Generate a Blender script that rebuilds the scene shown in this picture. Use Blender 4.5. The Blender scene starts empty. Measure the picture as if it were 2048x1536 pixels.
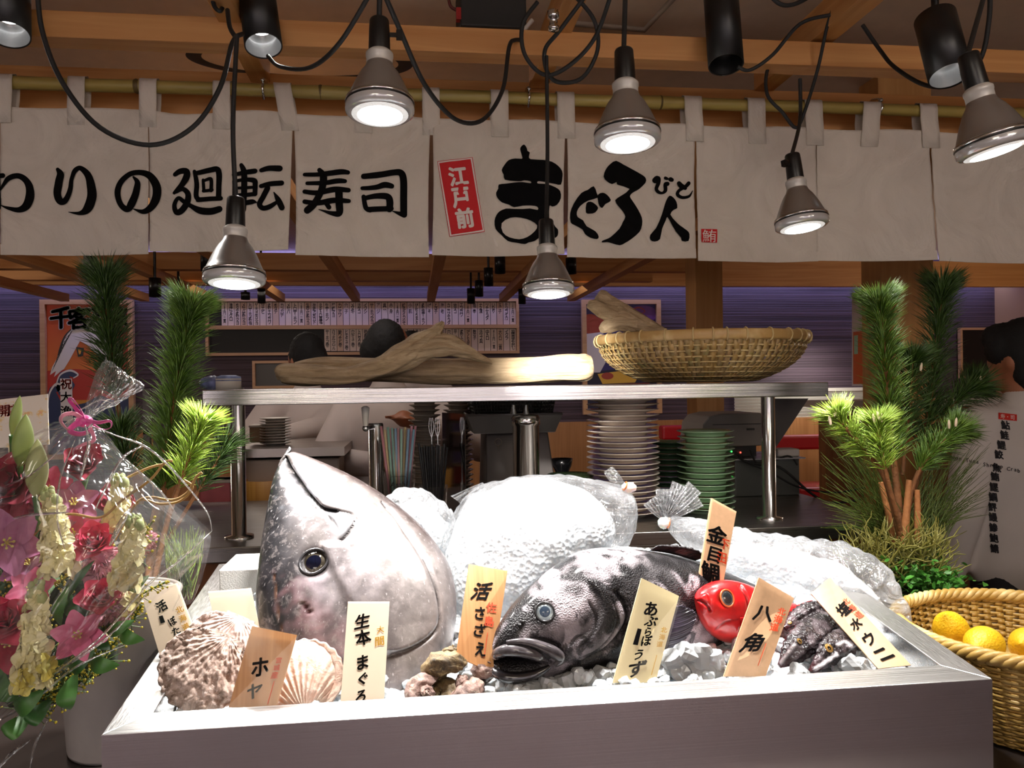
import bpy, bmesh, math, random
import numpy as np
from mathutils import Vector, Matrix, noise
from mathutils.bvhtree import BVHTree
from mathutils.geometry import tessellate_polygon
PI = math.pi
SC = bpy.context.scene
COL = SC.collection
random.seed(7)
CZ = 1.40                                   # eye height
# ---------------------------------------------------------------- camera
YAW, ROLL, FPX = math.radians(7.0), 0.013, 1600.0
F = Vector((math.sin(YAW), math.cos(YAW), 0))
R0 = Vector((math.cos(YAW), -math.sin(YAW), 0)); U0 = Vector((0, 0, 1))
CR = math.cos(ROLL)*R0 - math.sin(ROLL)*U0
CU = math.sin(ROLL)*R0 + math.cos(ROLL)*U0
cam = bpy.data.cameras.new('camera'); cam.sensor_width = 36; cam.lens = 36*FPX/2048
cam.clip_start = 0.02; cam.clip_end = 60
camo = bpy.data.objects.new('camera', cam); COL.objects.link(camo)
m3 = Matrix((CR, CU, -F)).transposed()
camo.matrix_world = Matrix.Translation((0, 0, CZ)) @ m3.to_4x4()
SC.camera = camo
EYE = Vector((0, 0, CZ))
def ray(px, py): return F + CR*((px-1024)/FPX) - CU*((py-768)/FPX)
def W(px, py, Y):
    d = ray(px, py); return EYE + d*(Y/d.y)
def G(px, py, z):
    d = ray(px, py); return EYE + d*((z-CZ)/d.z)
# ---------------------------------------------------------------- world, exposure
SC.view_settings.view_transform = 'Standard'; SC.view_settings.look = 'None'
SC.view_settings.exposure = 0.0; SC.view_settings.gamma = 1.0
try: SC.view_settings.use_curve_mapping = False
except Exception: pass
def lin(c):
    if isinstance(c, str): c = [int(c[i:i+2], 16) for i in (0, 2, 4)]
    c = [x/255 for x in c]
    return tuple(x/12.92 if x <= 0.04045 else ((x+0.055)/1.055)**2.4 for x in c)+(1.0,)
wd = bpy.data.worlds.new('hall_ambient'); SC.world = wd; wd.use_nodes = True
wd.node_tree.nodes['Background'].inputs[0].default_value = (1.0, 0.84, 0.72, 1)
wd.node_tree.nodes['Background'].inputs[1].default_value = 0.17
SC.cycles.max_bounces = 8; SC.cycles.transparent_max_bounces = 24
SC.cycles.caustics_reflective = False; SC.cycles.caustics_refractive = False
SC.cycles.sample_clamp_indirect = 4.0
def lamp(kind, name, loc, energy, col=(1, 1, 1), aim=None, **kw):
    d = bpy.data.lights.new(name, kind); d.energy = energy; d.color = col
    for k, v in kw.items(): setattr(d, k, v)
    o = bpy.data.objects.new(name, d); COL.objects.link(o); o.location = loc
    if aim is not None: o.rotation_euler = (Vector(aim)-Vector(loc)).to_track_quat('-Z', 'Y').to_euler()
    return o
# hall lighting: ceiling downlights over the aisle in front and in the dining room behind, with added fills between
lamp('AREA', 'aisle_downlight', (-0.6, -1.2, 2.45), 13, (1, .88, .72), aim=(-0.3, 0.6, 0.9), size=0.9)
lamp('AREA', 'aisle_downlight', (1.4, -0.8, 2.45), 15, (1, .88, .72), aim=(0.9, 1.4, 1.2), size=0.9)
lamp('AREA', 'front_wall_fill', (-1.2, -2.4, 2.4), 125, (1, .95, .96), aim=(-1.2, -3.4, 1.0), size=.8)  # added fills: brighten the unseen wall that the steel front reflects
lamp('AREA', 'front_wall_fill', (1.4, -2.4, 2.4), 125, (1, .95, .96), aim=(1.4, -3.4, 1.0), size=.8)
lamp('POINT', 'lattice_fill', (-3.3, 4.4, 1.85), 22, (1, .84, .68), shadow_soft_size=.12)  # added fills out of view, lifting the lattice undersides and back wall
lamp('POINT', 'lattice_fill', (4.6, 4.6, 1.85), 22, (1, .84, .68), shadow_soft_size=.12)
lamp('AREA', 'chef_fill', (-.45, 2.95, 2.42), 7, (1, .9, .84), aim=(-.45, 3.15, 0), size=.4)  # added fill that brightens the chefs' white coats
lamp('AREA', 'kitchen_downlight', (-0.9, 4.7, 2.0), 5, (1, .88, .76), aim=(-.9, 4.7, 0), size=0.8)
lamp('AREA', 'dining_downlight', (-1.2, 5.3, 2.0), 6, (1, .86, .72), aim=(-1.2, 5.9, 0), size=1.2)
lamp('AREA', 'dining_downlight', (1.6, 5.3, 2.0), 6, (1, .86, .72), aim=(1.6, 5.9, 0), size=1.2)
# ---------------------------------------------------------------- mesh helpers
class MB:
    def __init__(s): s.v, s.f, s.m, s.s, s.c = [], [], [], [], None
    def add(s, vs, fs, mi=0, sm=True, M=None):
        b = len(s.v)
        if M is not None: vs = [M @ Vector(v) for v in vs]
        s.v.extend([tuple(v) for v in vs])
        for f in fs:
            s.f.append(tuple(b+i for i in f)); s.m.append(mi); s.s.append(sm)
        return s
    def box(s, c, size, mi=0, M=None, rz=0, rx=0, ry=0):
        hx, hy, hz = [a/2 for a in size]
        vs = [Vector((x, y, z)) for z in (-hz, hz) for y in (-hy, hy) for x in (-hx, hx)]
        if rx or ry or rz:
            Rm = Matrix.Rotation(rz, 3, 'Z') @ Matrix.Rotation(ry, 3, 'Y') @ Matrix.Rotation(rx, 3, 'X')
            vs = [Rm @ v for v in vs]
        vs = [v+Vector(c) for v in vs]
        return s.add(vs, [(0, 2, 3, 1), (4, 5, 7, 6), (0, 1, 5, 4), (1, 3, 7, 5), (3, 2, 6, 7), (2, 0, 4, 6)], mi, False, M)
    def b2(s, x0, x1, y0, y1, z0, z1, mi=0):
        return s.box(((x0+x1)/2, (y0+y1)/2, (z0+z1)/2), (abs(x1-x0), abs(y1-y0), abs(z1-z0)), mi)
    def grid(s, P, cu=False, cv=False, mi=0, sm=True, M=None, flip=False):
        nu, nv = len(P), len(P[0]); vs = [p for row in P for p in row]; fs = []
        for i in range(nu if cu else nu-1):
            for j in range(nv if cv else nv-1):
                a, b = i*nv+j, ((i+1) % nu)*nv+j
                c, d = ((i+1) % nu)*nv+(j+1) % nv, i*nv+(j+1) % nv
                fs.append((d, c, b, a) if flip else (a, b, c, d))
        return s.add(vs, fs, mi, sm, M)
    def tube(s, pts, r, n=8, cap=True, mi=0, M=None, flat=None, close=False):
        pts = [Vector(p) for p in pts]; k = len(pts)
        rs = [r]*k if not hasattr(r, '__len__') else list(r)
        up = None; rows = []
        for i, p in enumerate(pts):
            if close: t = pts[(i+1) % k]-pts[i-1]
            else: t = pts[min(i+1, k-1)]-pts[max(i-1, 0)]
            if t.length < 1e-9: t = Vector((0, 0, 1))
            t.normalize()
            if up is None:
                up = Vector((0, 0, 1)) if abs(t.z) < .9 else Vector((0, 1, 0))
            a = (up-t*up.dot(t))
            if a.length < 1e-6: a = t.orthogonal()
            a.normalize(); up = a; b = t.cross(a)
            fa = flat or 1.0
            rows.append([p+(a*math.cos(2*PI*j/n)*fa+b*math.sin(2*PI*j/n))*rs[i] for j in range(n)])
        s.grid(rows, cu=close, cv=True, mi=mi, M=M)
        if cap and not close:
            for row, fl in ((rows[0], True), (rows[-1], False)):
                s.add(row, [tuple(range(n)) if fl else tuple(range(n-1, -1, -1))], mi, True, M)
        return s
    def lathe(s, prof, n=32, M=None, mi=0, c=(0, 0, 0), sm=True):
        c = Vector(c)
        rows = [[c+Vector((r*math.cos(2*PI*j/n), r*math.sin(2*PI*j/n), z)) for j in range(n)] for r, z in prof]
        return s.grid(rows, cv=True, mi=mi, M=M, flip=True, sm=sm)
    def ball(s, c, r, n=16, mi=0, M=None, sc=(1, 1, 1), fn=None):
        c = Vector(c); rows = []
        for i in range(n+1):
            th = PI*i/n; row = []
            for j in range(2*n):
                ph = PI*j/n
                d = Vector((math.sin(th)*math.cos(ph), math.sin(th)*math.sin(ph), math.cos(th)))
                k = fn(d) if fn else 1.0
                row.append(c+Vector((d.x*sc[0], d.y*sc[1], d.z*sc[2]))*(r*k))
            rows.append(row)
        return s.grid(rows, cv=True, mi=mi, M=M)
    def poly(s, loops, fn, mi=0, seg=0.012, sm=False):
        """filled outline (2D loops, first outer, rest holes), cut fine, then laid through fn(x,y)->3D"""
        vs = [Vector((x, y, 0)) for lp in loops for x, y in lp]
        tris = tessellate_polygon([[Vector((x, y, 0)) for x, y in lp] for lp in loops])
        bm = bmesh.new(); bv = [bm.verts.new(v) for v in vs]
        for t in tris:
            try: bm.faces.new([bv[i] for i in t])
            except ValueError: pass
        for _ in range(6 if seg else 0):
            e = [e for e in bm.edges if e.calc_length() > seg]
            if not e: break
            bmesh.ops.subdivide_edges(bm, edges=e, cuts=1)
            bmesh.ops.triangulate(bm, faces=[f for f in bm.faces if len(f.verts) > 3])
        bm.verts.index_update()
        out = [fn(v.co.x, v.co.y) for v in bm.verts]
        fs = []
        for f in bm.faces:
            ids = [v.index for v in f.verts]
            if f.normal.z < 0: ids.reverse()
            fs.append(ids)
        bm.free()
        return s.add(out, fs, mi, sm)
    def build(s, name, mats, parent=None, bev=0, base=None, sub=0, cols=None, wn=True):
        me = bpy.data.meshes.new(name)
        vs = np.array(s.v, dtype=float).reshape(-1, 3)
        if base is None:
            lo, hi = vs.min(0), vs.max(0); base = Vector(((lo[0]+hi[0])/2, (lo[1]+hi[1])/2, lo[2]))
        base = Vector(base)
        me.from_pydata((vs-np.array(base)).tolist(), [], s.f)
        if not isinstance(mats, (list, tuple)): mats = [mats]
        for m in mats: me.materials.append(m)
        me.polygons.foreach_set('material_index', s.m); me.polygons.foreach_set('use_smooth', s.s)
        if cols is not None:
            for an, arr in cols.items():
                at = me.attributes.new(an, 'FLOAT_COLOR', 'POINT')
                a = np.ones((len(vs), 4)); a[:, :arr.shape[1]] = arr
                at.data.foreach_set('color', a.ravel())
        me.validate(); me.update()
        o = bpy.data.objects.new(name, me); COL.objects.link(o)
        if parent is not None:
            o.parent = parent; o.location = base-wloc(parent)
        else: o.location = base
        if sub:
            md = o.modifiers.new('s', 'SUBSURF'); md.levels = md.render_levels = sub
        if bev:
            md = o.modifiers.new('b', 'BEVEL'); md.width = bev; md.segments = 2; md.limit_method = 'ANGLE'; md.angle_limit = 0.6
        return o
def wloc(o):
    p = Vector(o.location)
    while o.parent is not None:
        o = o.parent; p += Vector(o.location)
    return p
def T(name, label, cat, loc, group=None):
    o = bpy.data.objects.new(name, None); COL.objects.link(o); o.location = loc; o.empty_display_size = .05
    return tag(o, label, cat, group)
def tag(o, label=None, cat=None, group=None, kind=None):
    if label: o['label'] = label
    if cat: o['category'] = cat
    if group: o['group'] = group
    if kind: o['kind'] = kind
    return o
def struct(mb, name, mats, label, cat, bev=0):
    o = mb.build(name, mats, bev=bev); return tag(o, label, cat, None, 'structure')
def dup(o, parent=None, loc=None):
    c = o.copy(); COL.objects.link(c)
    if parent is not None: c.parent = parent
    if loc is not None: c.location = loc
    for ch in list(o.children): dup(ch, c)
    return c
def cr(pts, n=8, close=False):
    """Catmull-Rom through tuples of any length"""
    P = [np.array(p, float) for p in pts]; k = len(P); out = []
    for i in range(k if close else k-1):
        if close: p0, p1, p2, p3 = P[i-1], P[i], P[(i+1) % k], P[(i+2) % k]
        else: p0, p1, p2, p3 = P[max(i-1, 0)], P[i], P[i+1], P[min(i+2, k-1)]
        for j in range(n):
            t = j/n
            out.append(.5*(2*p1+(p2-p0)*t+(2*p0-5*p1+4*p2-p3)*t*t+(3*p1-p0-3*p2+p3)*t**3))
    if not close: out.append(P[-1])
    return out
def ribbon(st, n=6):
    """brush stroke [(x,y,w)] -> closed outline"""
    q = cr(st, n); L, Rr = [], []
    for i, p in enumerate(q):
        a, b = q[max(i-1, 0)], q[min(i+1, len(q)-1)]
        t = np.array((b[0]-a[0], b[1]-a[1])); t /= (np.linalg.norm(t)+1e-9); nn = np.array((-t[1], t[0]))
        w = max(p[2], .5)/2
        L.append((p[0]+nn[0]*w, p[1]+nn[1]*w)); Rr.append((p[0]-nn[0]*w, p[1]-nn[1]*w))
    return L, Rr, q
def stroke_faces(mb, st, fn, mi=0, n=6):
    """a brush stroke laid as a strip with rounded ends through fn(x,y)->3D"""
    L, Rr, q = ribbon(st, n)
    rows = [[fn(*a), fn(*[(a[k]+b[k])/2 for k in (0, 1)]), fn(*b)] for a, b in zip(L, Rr)]
    mb.grid(rows, mi=mi, sm=False)
    for p in (q[0], q[-1]):
        r = p[2]/2
        ring = [fn(p[0]+r*math.cos(a*PI/5), p[1]+r*math.sin(a*PI/5)) for a in range(10)]
        mb.add([fn(p[0], p[1])]+ring, [(0, 1+i, 1+(i+1) % 10) for i in range(10)], mi, False)
_tc = {}
def glyphs(txt, bold=0.0, vertical=False, lead=1.0, res=2):
    """text outlines in the built-in font -> (verts 2D, tris), em = 1, centred"""
    key = (txt, bold, vertical, lead, res)
    if key in _tc: return _tc[key]
    cu = bpy.data.curves.new('t', 'FONT'); cu.body = '\n'.join(txt) if vertical else txt
    cu.align_x = 'CENTER'; cu.align_y = 'CENTER'; cu.size = 1.0; cu.space_line = lead; cu.offset = bold
    cu.resolution_u = res; cu.fill_mode = 'FRONT'
    o = bpy.data.objects.new('t', cu); COL.objects.link(o)
    bpy.context.view_layer.update()
    me = bpy.data.meshes.new_from_object(o.evaluated_get(bpy.context.evaluated_depsgraph_get()))
    vs = [(v.co.x, v.co.y) for v in me.vertices]; fs = [tuple(p.vertices) for p in me.polygons]
    bpy.data.objects.remove(o); bpy.data.curves.remove(cu); bpy.data.meshes.remove(me)
    if vs:
        a = np.array(vs); c = (a.min(0)+a.max(0))/2; vs = [(x-c[0], y-c[1]) for x, y in vs]
    _tc[key] = (vs, fs); return vs, fs
def text(mb, txt, fn, size, mi=0, bold=0.0, vertical=False, lead=1.0, res=2, w=None, h=None):
    """lay text through fn(u,v)->3D (u right, v up); fit to width/height w,h if given"""
    vs, fs = glyphs(txt, 0.0, vertical, lead, res)
    if not vs: return
    a = np.array(vs); ex = a.max(0)-a.min(0)
    sx = w/ex[0] if w else size; sy = h/ex[1] if h else size
    if w and not h: sy = sx
    if h and not w: sx = sy
    for dx, dy in ([(0, 0)] if bold < .008 else [(0, 0)]+[(math.cos(a*PI/4), math.sin(a*PI/4)) for a in range(0, 8, 1 if bold > .03 else 2)]):
        mb.add([fn((x+dx*bold*.8)*sx, (y+dy*bold*.8)*sy) for x, y in vs], fs, mi, False)
def nz(x, y=0, z=0): return noise.noise(Vector((x, y, z)))
# ---------------------------------------------------------------- materials
class NT:
    def __init__(s, name):
        s.mat = bpy.data.materials.new(name); s.mat.use_nodes = True
        s.t = s.mat.node_tree; s.b = s.t.nodes['Principled BSDF']; s.out = s.t.nodes['Material Output']
    def n(s, typ, **kw):
        x = s.t.nodes.new(typ)
        for k, v in kw.items():
            if k in ('i',):
                for kk, vv in v.items(): x.inputs[kk].default_value = vv
            else: setattr(x, k, v)
        return x
    def l(s, a, b): s.t.links.new(a, b)
    def co(s, scale=(1, 1, 1), kind='Object', rot=(0, 0, 0)):
        tc = s.n('ShaderNodeTexCoord'); mp = s.n('ShaderNodeMapping')
        mp.inputs['Scale'].default_value = scale; mp.inputs['Rotation'].default_value = rot
        s.l(tc.outputs[kind], mp.inputs[0]); return mp.outputs[0]
    def noise(s, vec, scale=5, detail=4, rough=.5, dist=0):
        x = s.n('ShaderNodeTexNoise'); x.inputs['Scale'].default_value = scale; x.inputs['Detail'].default_value = detail
        x.inputs['Roughness'].default_value = rough; x.inputs['Distortion'].default_value = dist
        s.l(vec, x.inputs['Vector']); return x.outputs[0]
    def ramp(s, fac, stops):
        x = s.n('ShaderNodeValToRGB'); el = x.color_ramp.elements
        while len(el) < len(stops): el.new(.5)
        for e, (p, c) in zip(el, stops): e.position = p; e.color = c if len(c) == 4 else lin(c)
        s.l(fac, x.inputs[0]); return x.outputs[0]
    def mix(s, fac, a, b, mode='MIX'):
        x = s.n('ShaderNodeMix'); x.data_type = 'RGBA'; x.blend_type = mode
        for sock, v in ((x.inputs[0], fac), (x.inputs[6], a), (x.inputs[7], b)):
            if hasattr(v, 'links'): s.l(v, sock)
            else: sock.default_value = v
        return x.outputs[2]
    def bump(s, h, strength=.3, dist=.01):
        x = s.n('ShaderNodeBump'); x.inputs['Strength'].default_value = strength; x.inputs['Distance'].default_value = dist
        s.l(h, x.inputs['Height']); s.l(x.outputs[0], s.b.inputs['Normal']); return x
    def set(s, col=None, rough=None, metal=None, **kw):
        if col is not None:
            if hasattr(col, 'links'): s.l(col, s.b.inputs['Base Color'])
            else: s.b.inputs['Base Color'].default_value = col
        if rough is not None:
            if hasattr(rough, 'links'): s.l(rough, s.b.inputs['Roughness'])
            else: s.b.inputs['Roughness'].default_value = rough
        if metal is not None: s.b.inputs['Metallic'].default_value = metal
        for k, v in kw.items(): s.b.inputs[k.replace('_', ' ')].default_value = v
        return s.mat
_mc = {}
def plain(hexc, rough=.5, metal=0, bump=0, bs=60, var=0, name=None, **kw):
    key = (hexc, rough, metal, bump, bs, var, tuple(sorted(kw.items())))
    if key in _mc: return _mc[key]
    t = NT(name or 'paint_'+hexc); c = lin(hexc)
    if var:
        f = t.noise(t.co(), bs*.3, 5)
        d = tuple(x*(1-var) for x in c[:3])+(1,); e = tuple(min(1, x*(1+var)) for x in c[:3])+(1,)
        t.set(col=t.ramp(f, [(.3, d), (.7, e)]))
    else: t.set(col=c)
    t.set(rough=rough, metal=metal, **kw)
    if bump: t.bump(t.noise(t.co(), bs, 4), bump, .004)
    _mc[key] = t.mat; return t.mat
def wood(a, b, axis=0, rough=.55, ring=14, name='wood', bump=.08):
    t = NT(name); sc = [26, 26, 26]; sc[axis] = 1.3
    v = t.co(tuple(sc)); f = t.noise(v, 1.0, 6, .6, .6)
    v2 = t.co(tuple(ring*(1 if i != axis else .04) for i in range(3))); g = t.noise(v2, 1, 2, .4, 1.5)
    c = t.ramp(f, [(.28, lin(a)), (.72, lin(b))])
    c2 = t.mix(.35, c, t.ramp(g, [(.4, lin(a)), (.5, lin(b)), (.62, lin(a))]))
    t.set(col=c2, rough=rough); t.bump(f, bump, .004); return t.mat
def steel(axis=0, base='c4c2c0', r0=.16, r1=.36, name='brushed_steel', bs=.12):
    t = NT(name); sc = [420, 420, 420]; sc[axis] = 1.2
    f = t.noise(t.co(tuple(sc)), 1, 3, .6)
    v2 = t.co((1.3, 1.3, 1.3)); g = t.noise(v2, 3, 3)
    rr = t.n('ShaderNodeMapRange'); rr.inputs['To Min'].default_value = r0; rr.inputs['To Max'].default_value = r1
    t.l(f, rr.inputs[0])
    c = t.ramp(g, [(.3, tuple(x*.86 for x in lin(base)[:3])+(1,)), (.7, lin(base))])
    t.set(col=c, rough=rr.outputs[0], metal=1.0); t.bump(f, bs, .0012)
    return t.mat
def emit(hexc, s, name='lamp_glow'):
    t = NT(name); t.set(col=lin('000000'), Emission_Strength=s); t.b.inputs['Emission Color'].default_value = lin(hexc); return t.mat
def film(name, alpha=.10, tint='ffffff', rough=.08, bs=18, bump=.5, haze=.04, spec=.5, hs=None):
    """thin clear plastic sheet: mostly see-through, with mirror-like creases"""
    t = NT(name); nd = t.t.nodes
    tr = t.n('ShaderNodeBsdfTransparent'); tr.inputs[0].default_value = lin(tint)
    gl = t.n('ShaderNodeBsdfGlossy'); gl.inputs['Roughness'].default_value = rough
    df = t.n('ShaderNodeBsdfTranslucent'); df.inputs[0].default_value = (.9, .92, .95, 1)
    d2 = t.n('ShaderNodeBsdfDiffuse'); d2.inputs[0].default_value = (.9, .92, .95, 1)
    v = t.co((1, 1, 1)); h = t.noise(v, bs, 3, .5, 1.2)
    bp = t.n('ShaderNodeBump'); bp.inputs['Strength'].default_value = bump; bp.inputs['Distance'].default_value = .02
    t.l(h, bp.inputs['Height'])
    lw = t.n('ShaderNodeLayerWeight'); lw.inputs[0].default_value = spec*.5
    t.l(bp.outputs[0], lw.inputs['Normal'])
    for g in (gl, df, d2): t.l(bp.outputs[0], g.inputs['Normal'])
    mr = t.n('ShaderNodeMapRange'); mr.inputs['To Min'].default_value = alpha; mr.inputs['To Max'].default_value = min(1, alpha+.55)
    t.l(lw.outputs['Fresnel'], mr.inputs[0])
    m1 = t.n('ShaderNodeMixShader'); t.l(mr.outputs[0], m1.inputs[0]); t.l(tr.outputs[0], m1.inputs[1]); t.l(gl.outputs[0], m1.inputs[2])
    ad = t.n('ShaderNodeMixShader'); ad.inputs[0].default_value = .5; t.l(df.outputs[0], ad.inputs[1]); t.l(d2.outputs[0], ad.inputs[2])
    m2 = t.n('ShaderNodeMixShader'); t.l(m1.outputs[0], m2.inputs[1]); t.l(ad.outputs[0], m2.inputs[2])
    if hs:
        f = t.noise(v, hs, 5, .65); mh = t.n('ShaderNodeMapRange')
        mh.inputs['From Min'].default_value = .4; mh.inputs['From Max'].default_value = .7
        mh.inputs['To Min'].default_value = haze*.4; mh.inputs['To Max'].default_value = haze*1.6
        t.l(f, mh.inputs[0]); t.l(mh.outputs[0], m2.inputs[0])
    else: m2.inputs[0].default_value = haze
    t.l(m2.outputs[0], t.out.inputs['Surface']); return t.mat
BLACK = plain('0c0c0d', .35, name='black_enamel'); INK = plain('060506', .8, name='black_ink', Specular_IOR_Level=.1)
CORD = plain('121213', .6, bump=.3, bs=900, name='black_cord')
PALEW = ('c48a52', 'd9a468')
WX = wood('b5793f', 'd19a5e', 0, name='pine_beam_x'); WY = wood('bb8046', 'd6a065', 1, name='pine_beam_y'); WZ = wood('ad7a42', 'c39055', 2, name='pine_post')
STX = steel(0, name='brushed_steel_x'); STZ = steel(2, name='brushed_steel_z')
CHROME = plain('d5d5d5', .12, 1, name='chrome')
# ================================================================ the room
mb = MB(); mb.b2(-4.5, 5.5, -3.5, 7.4, -.05, 0)
struct(mb, 'floor', wood('3a2a20', '5a4230', 1, .4, name='dark_floor_boards'), 'dark brown wooden floor of the restaurant', 'floor')
mb = MB(); mb.b2(-4.5, 5.5, -3.5, 7.4, CZ+1.12, CZ+1.2)
struct(mb, 'ceiling', plain('d8c4ae', .9, var=.04, name='ceiling_board'), 'beige painted ceiling above the wooden lattice', 'ceiling')
t = NT('ribbed_dark_wall'); v = t.co((.35, 1, 60)); f = t.noise(v, 1.2, 4, .6, .2)
v3 = t.co((3, 3, 3)); wv = t.noise(v3, 9, 2, .5, 3)
t.set(col=t.ramp(f, [(.35, lin('33262c')), (.65, lin('5c4a55'))]), rough=.7); t.bump(f, .5, .02); WALLM = t.mat
mb = MB(); mb.b2(-4.5, 5.5, 7.0, 7.15, 0, CZ+1.12)
struct(mb, 'wall_back', WALLM, 'dark ribbed back wall washed blue along its top', 'wall')
mb = MB(); mb.b2(-4.6, -4.5, 1.5, 7.15, 0, CZ+1.12)
struct(mb, 'wall_left', WALLM, 'dark side wall of the dining room', 'wall')
mb = MB(); mb.b2(5.5, 5.6, 1.5, 7.15, 0, CZ+1.12)
struct(mb, 'wall_right', plain('b08a60', .7, name='side_wall'), 'pale side wall of the dining room', 'wall')
mb = MB(); mb.b2(-4.5, 5.5, -3.6, -3.5, 0, CZ+1.12)
struct(mb, 'wall_front', plain('cfcad0', .8, name='shopfront_wall'), 'pale wall across the aisle behind the viewer', 'wall')
# blue-white cove strip along the top of the back wall
mb = MB(); mb.b2(-4.4, 5.4, 6.86, 6.9, CZ+1.0, CZ+1.02)
tag(mb.build('cove_light', emit('9a9cff', 9, 'cove_led')), 'blue white light strip hidden over the back wall', 'light strip')
for k in range(5):
    o = lamp('AREA', 'cove_led', (-3.2+k*2.0, 6.86, CZ+1.0), 6.5, (.50, .54, 1), aim=(-3.2+k*2.0, 7.0, CZ+.80), shape='RECTANGLE', size=1.9, size_y=.05)
# fascia in front of the cove
mb = MB(); mb.b2(-4.4, 5.4, 6.45, 6.52, CZ+.80, CZ+1.02)
struct(mb, 'trim_1', WX, 'long orange brown wooden fascia below the ceiling at the back', 'fascia beam')
# cross beams of the dining room lattice
for k, (Y, z0, z1, nm) in enumerate(((4.9, .70, .80, 'nearer'), (5.7, .74, .82, 'farther'))):
    mb = MB(); mb.b2(-4.4, 1.75, Y, Y+.09, CZ+z0, CZ+z1)
    struct(mb, 'trim_2', WX, nm+' wooden cross beam of the dining room lattice', 'ceiling beam')
for k, px in enumerate((130, 290, 420, 562, 712, 862, 1006, 1142)):
    x = W(px, 600, 6.2).x; mb = MB(); mb.b2(x-.03, x+.03, 2.6, 6.2, CZ+.645, CZ+.70)
    struct(mb, 'trim_3', WY, ('first','second','third','fourth','fifth','sixth','seventh','eighth')[k]+' rafter from the left running to the dining room wall', 'rafter')
# aisle lattice over the counter
mb = MB(); mb.b2(-2.6, 3.2, 1.90, 1.965, CZ+.79, CZ+.85)
struct(mb, 'trim_4', WX, 'pine cross beam behind the lamps, nearest the ceiling edge', 'ceiling beam', .002)
mb = MB(); mb.b2(-2.6, 3.2, 2.27, 2.34, CZ+.735, CZ+.865)
struct(mb, 'trim_5', WX, 'wide pine beam that carries the curtain rod', 'ceiling beam', .002)
for px, py, w, nm in ((521, 165, .052, 'left'), (1076, 177, .052, 'middle'), (1527, 182, .06, 'right'), (2090, 200, .06, 'farthest right')):
    p = W(px, py, 2.265); mb = MB(); mb.b2(p.x-w/2, p.x+w/2, .1, 2.265, p.z, p.z+.075)
    struct(mb, 'trim_6', WY, nm+' pine joist overhead running towards the viewer', 'ceiling joist', .002)
# posts
for px0, px1, Y, nm in ((1391, 1446, 3.4, 'post rising behind the bamboo basket'), (1762, 1868, 2.75, 'broad post rising behind the right pine branches')):
    a, b = W(px0, 600, Y), W(px1, 600, Y); mb = MB(); mb.b2(a.x, b.x, Y, Y+.13, 0, CZ+1.12)
    struct(mb, 'pillar', WZ, 'square pine '+nm, 'pillar', .003)
for x, w in ((-.72, .34), (.62, .10), (1.5, .14), (2.7, .5)):  # unseen columns added to put vertical bands into the steel reflections
    mb = MB(); mb.b2(x-w/2, x+w/2, -1.9, -1.6, 0, CZ+1.12); struct(mb, 'pillar', WZ if w < .2 else plain('2e211b', .5, name='dark_column'), 'unseen column added behind the viewer to band the steel reflections', 'pillar')
# ceiling: air-vent slot, panel outline
mb = MB(); z = CZ+1.119
q = [G(x, y, CZ+1.118) for x, y in ((1140, 45), (1290, 58), (1362, -20))]
mb.tube(q, .012, 4); 
struct(mb, 'trim_7', plain('8d7c6c', .8), 'grey outline of an access panel in the ceiling', 'ceiling panel')
p = G(603, 122, CZ+1.119); mb = MB(); rows = []
for a_ in np.linspace(0, 2*PI, 61)[:-1]: rows.append([Vector((p.x+(.33+q)*math.cos(a_), p.y+(.13+q*.7)*math.sin(a_), p.z-.004*(q == .025))) for q in (0, .025, .05)])
mb.grid(rows, cu=True); tag(mb.build('ceiling_fitting', plain('2b2521', .6)), 'dark oval ring of a ceiling fitting seen between the pine beams', 'ceiling fitting')
# ================================================================ noren
YN, ROD_Z = 2.17, CZ+.782
mb = MB(); xs = np.linspace(-2.3, 2.6, 60)
rod = [(x, YN, ROD_Z+.002*nz(x*3)) for x in xs]
mb.tube(rod, [.0165+.002*(abs(((x*2.15) % 1)-.5) < .025) for x in xs], 14)
for k in range(-5, 6):
    x = k/2.15+.23
    mb.tube([(x-.006, YN, ROD_Z), (x, YN, ROD_Z), (x+.006, YN, ROD_Z)], [.017, .0195, .017], 14, mi=1)
t = NT('bamboo_pole'); f = t.noise(t.co((2, 30, 30)), 1, 4); t.set(col=t.ramp(f, [(.3, lin('8d7a3c')), (.7, lin('b7a258'))]), rough=.4)
tag(mb.build('bamboo_pole', [t.mat, plain('5d4a22', .6)]), 'yellow bamboo pole carrying the white shop curtain', 'pole')
def cloth_y(x, z):
    d = (ROD_Z-z)
    a = .010*d/.45
    y = a*math.sin(7.5*x+1.5*nz(x*2, 3))+.006*nz(x*6, z*3, 1)+.004*nz(x*14, z*9, 5)
    y += .0022*nz(x*38+z*22, z*34-x*20, 9)+.0012*math.sin(90*(x*.5+z)+9*nz(x*6, z*6))*max(0, nz(x*5, z*5, 33))
    return YN-.021+y-.012*d
def on_cloth(p, off=.0):
    return Vector((p.x, cloth_y(p.x, p.z)-off, p.z))
def cpx(px, py, off=.0016): return on_cloth(W(px, py, YN-.025), off)
t = NT('curtain_cloth'); v = t.co((1, 1, 1)); f = t.noise(v, 5, 6, .5, 1.6); g = t.noise(t.co((420, 420, 420)), 1, 2)
t.set(col=t.ramp(f, [(.3, lin('cfc6ba')), (.7, lin('ded5c9'))]), rough=.85); t.bump(f, .8, .02); NOREN = t.mat
t.b.inputs['Sheen Weight'].default_value = .2
NRED = plain('c4181e', .75, name='red_print'); NWHITE = plain('e6dcd6', .8, name='white_print')
top_l = lambda px: 211+px*(262-211)/1860
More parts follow.
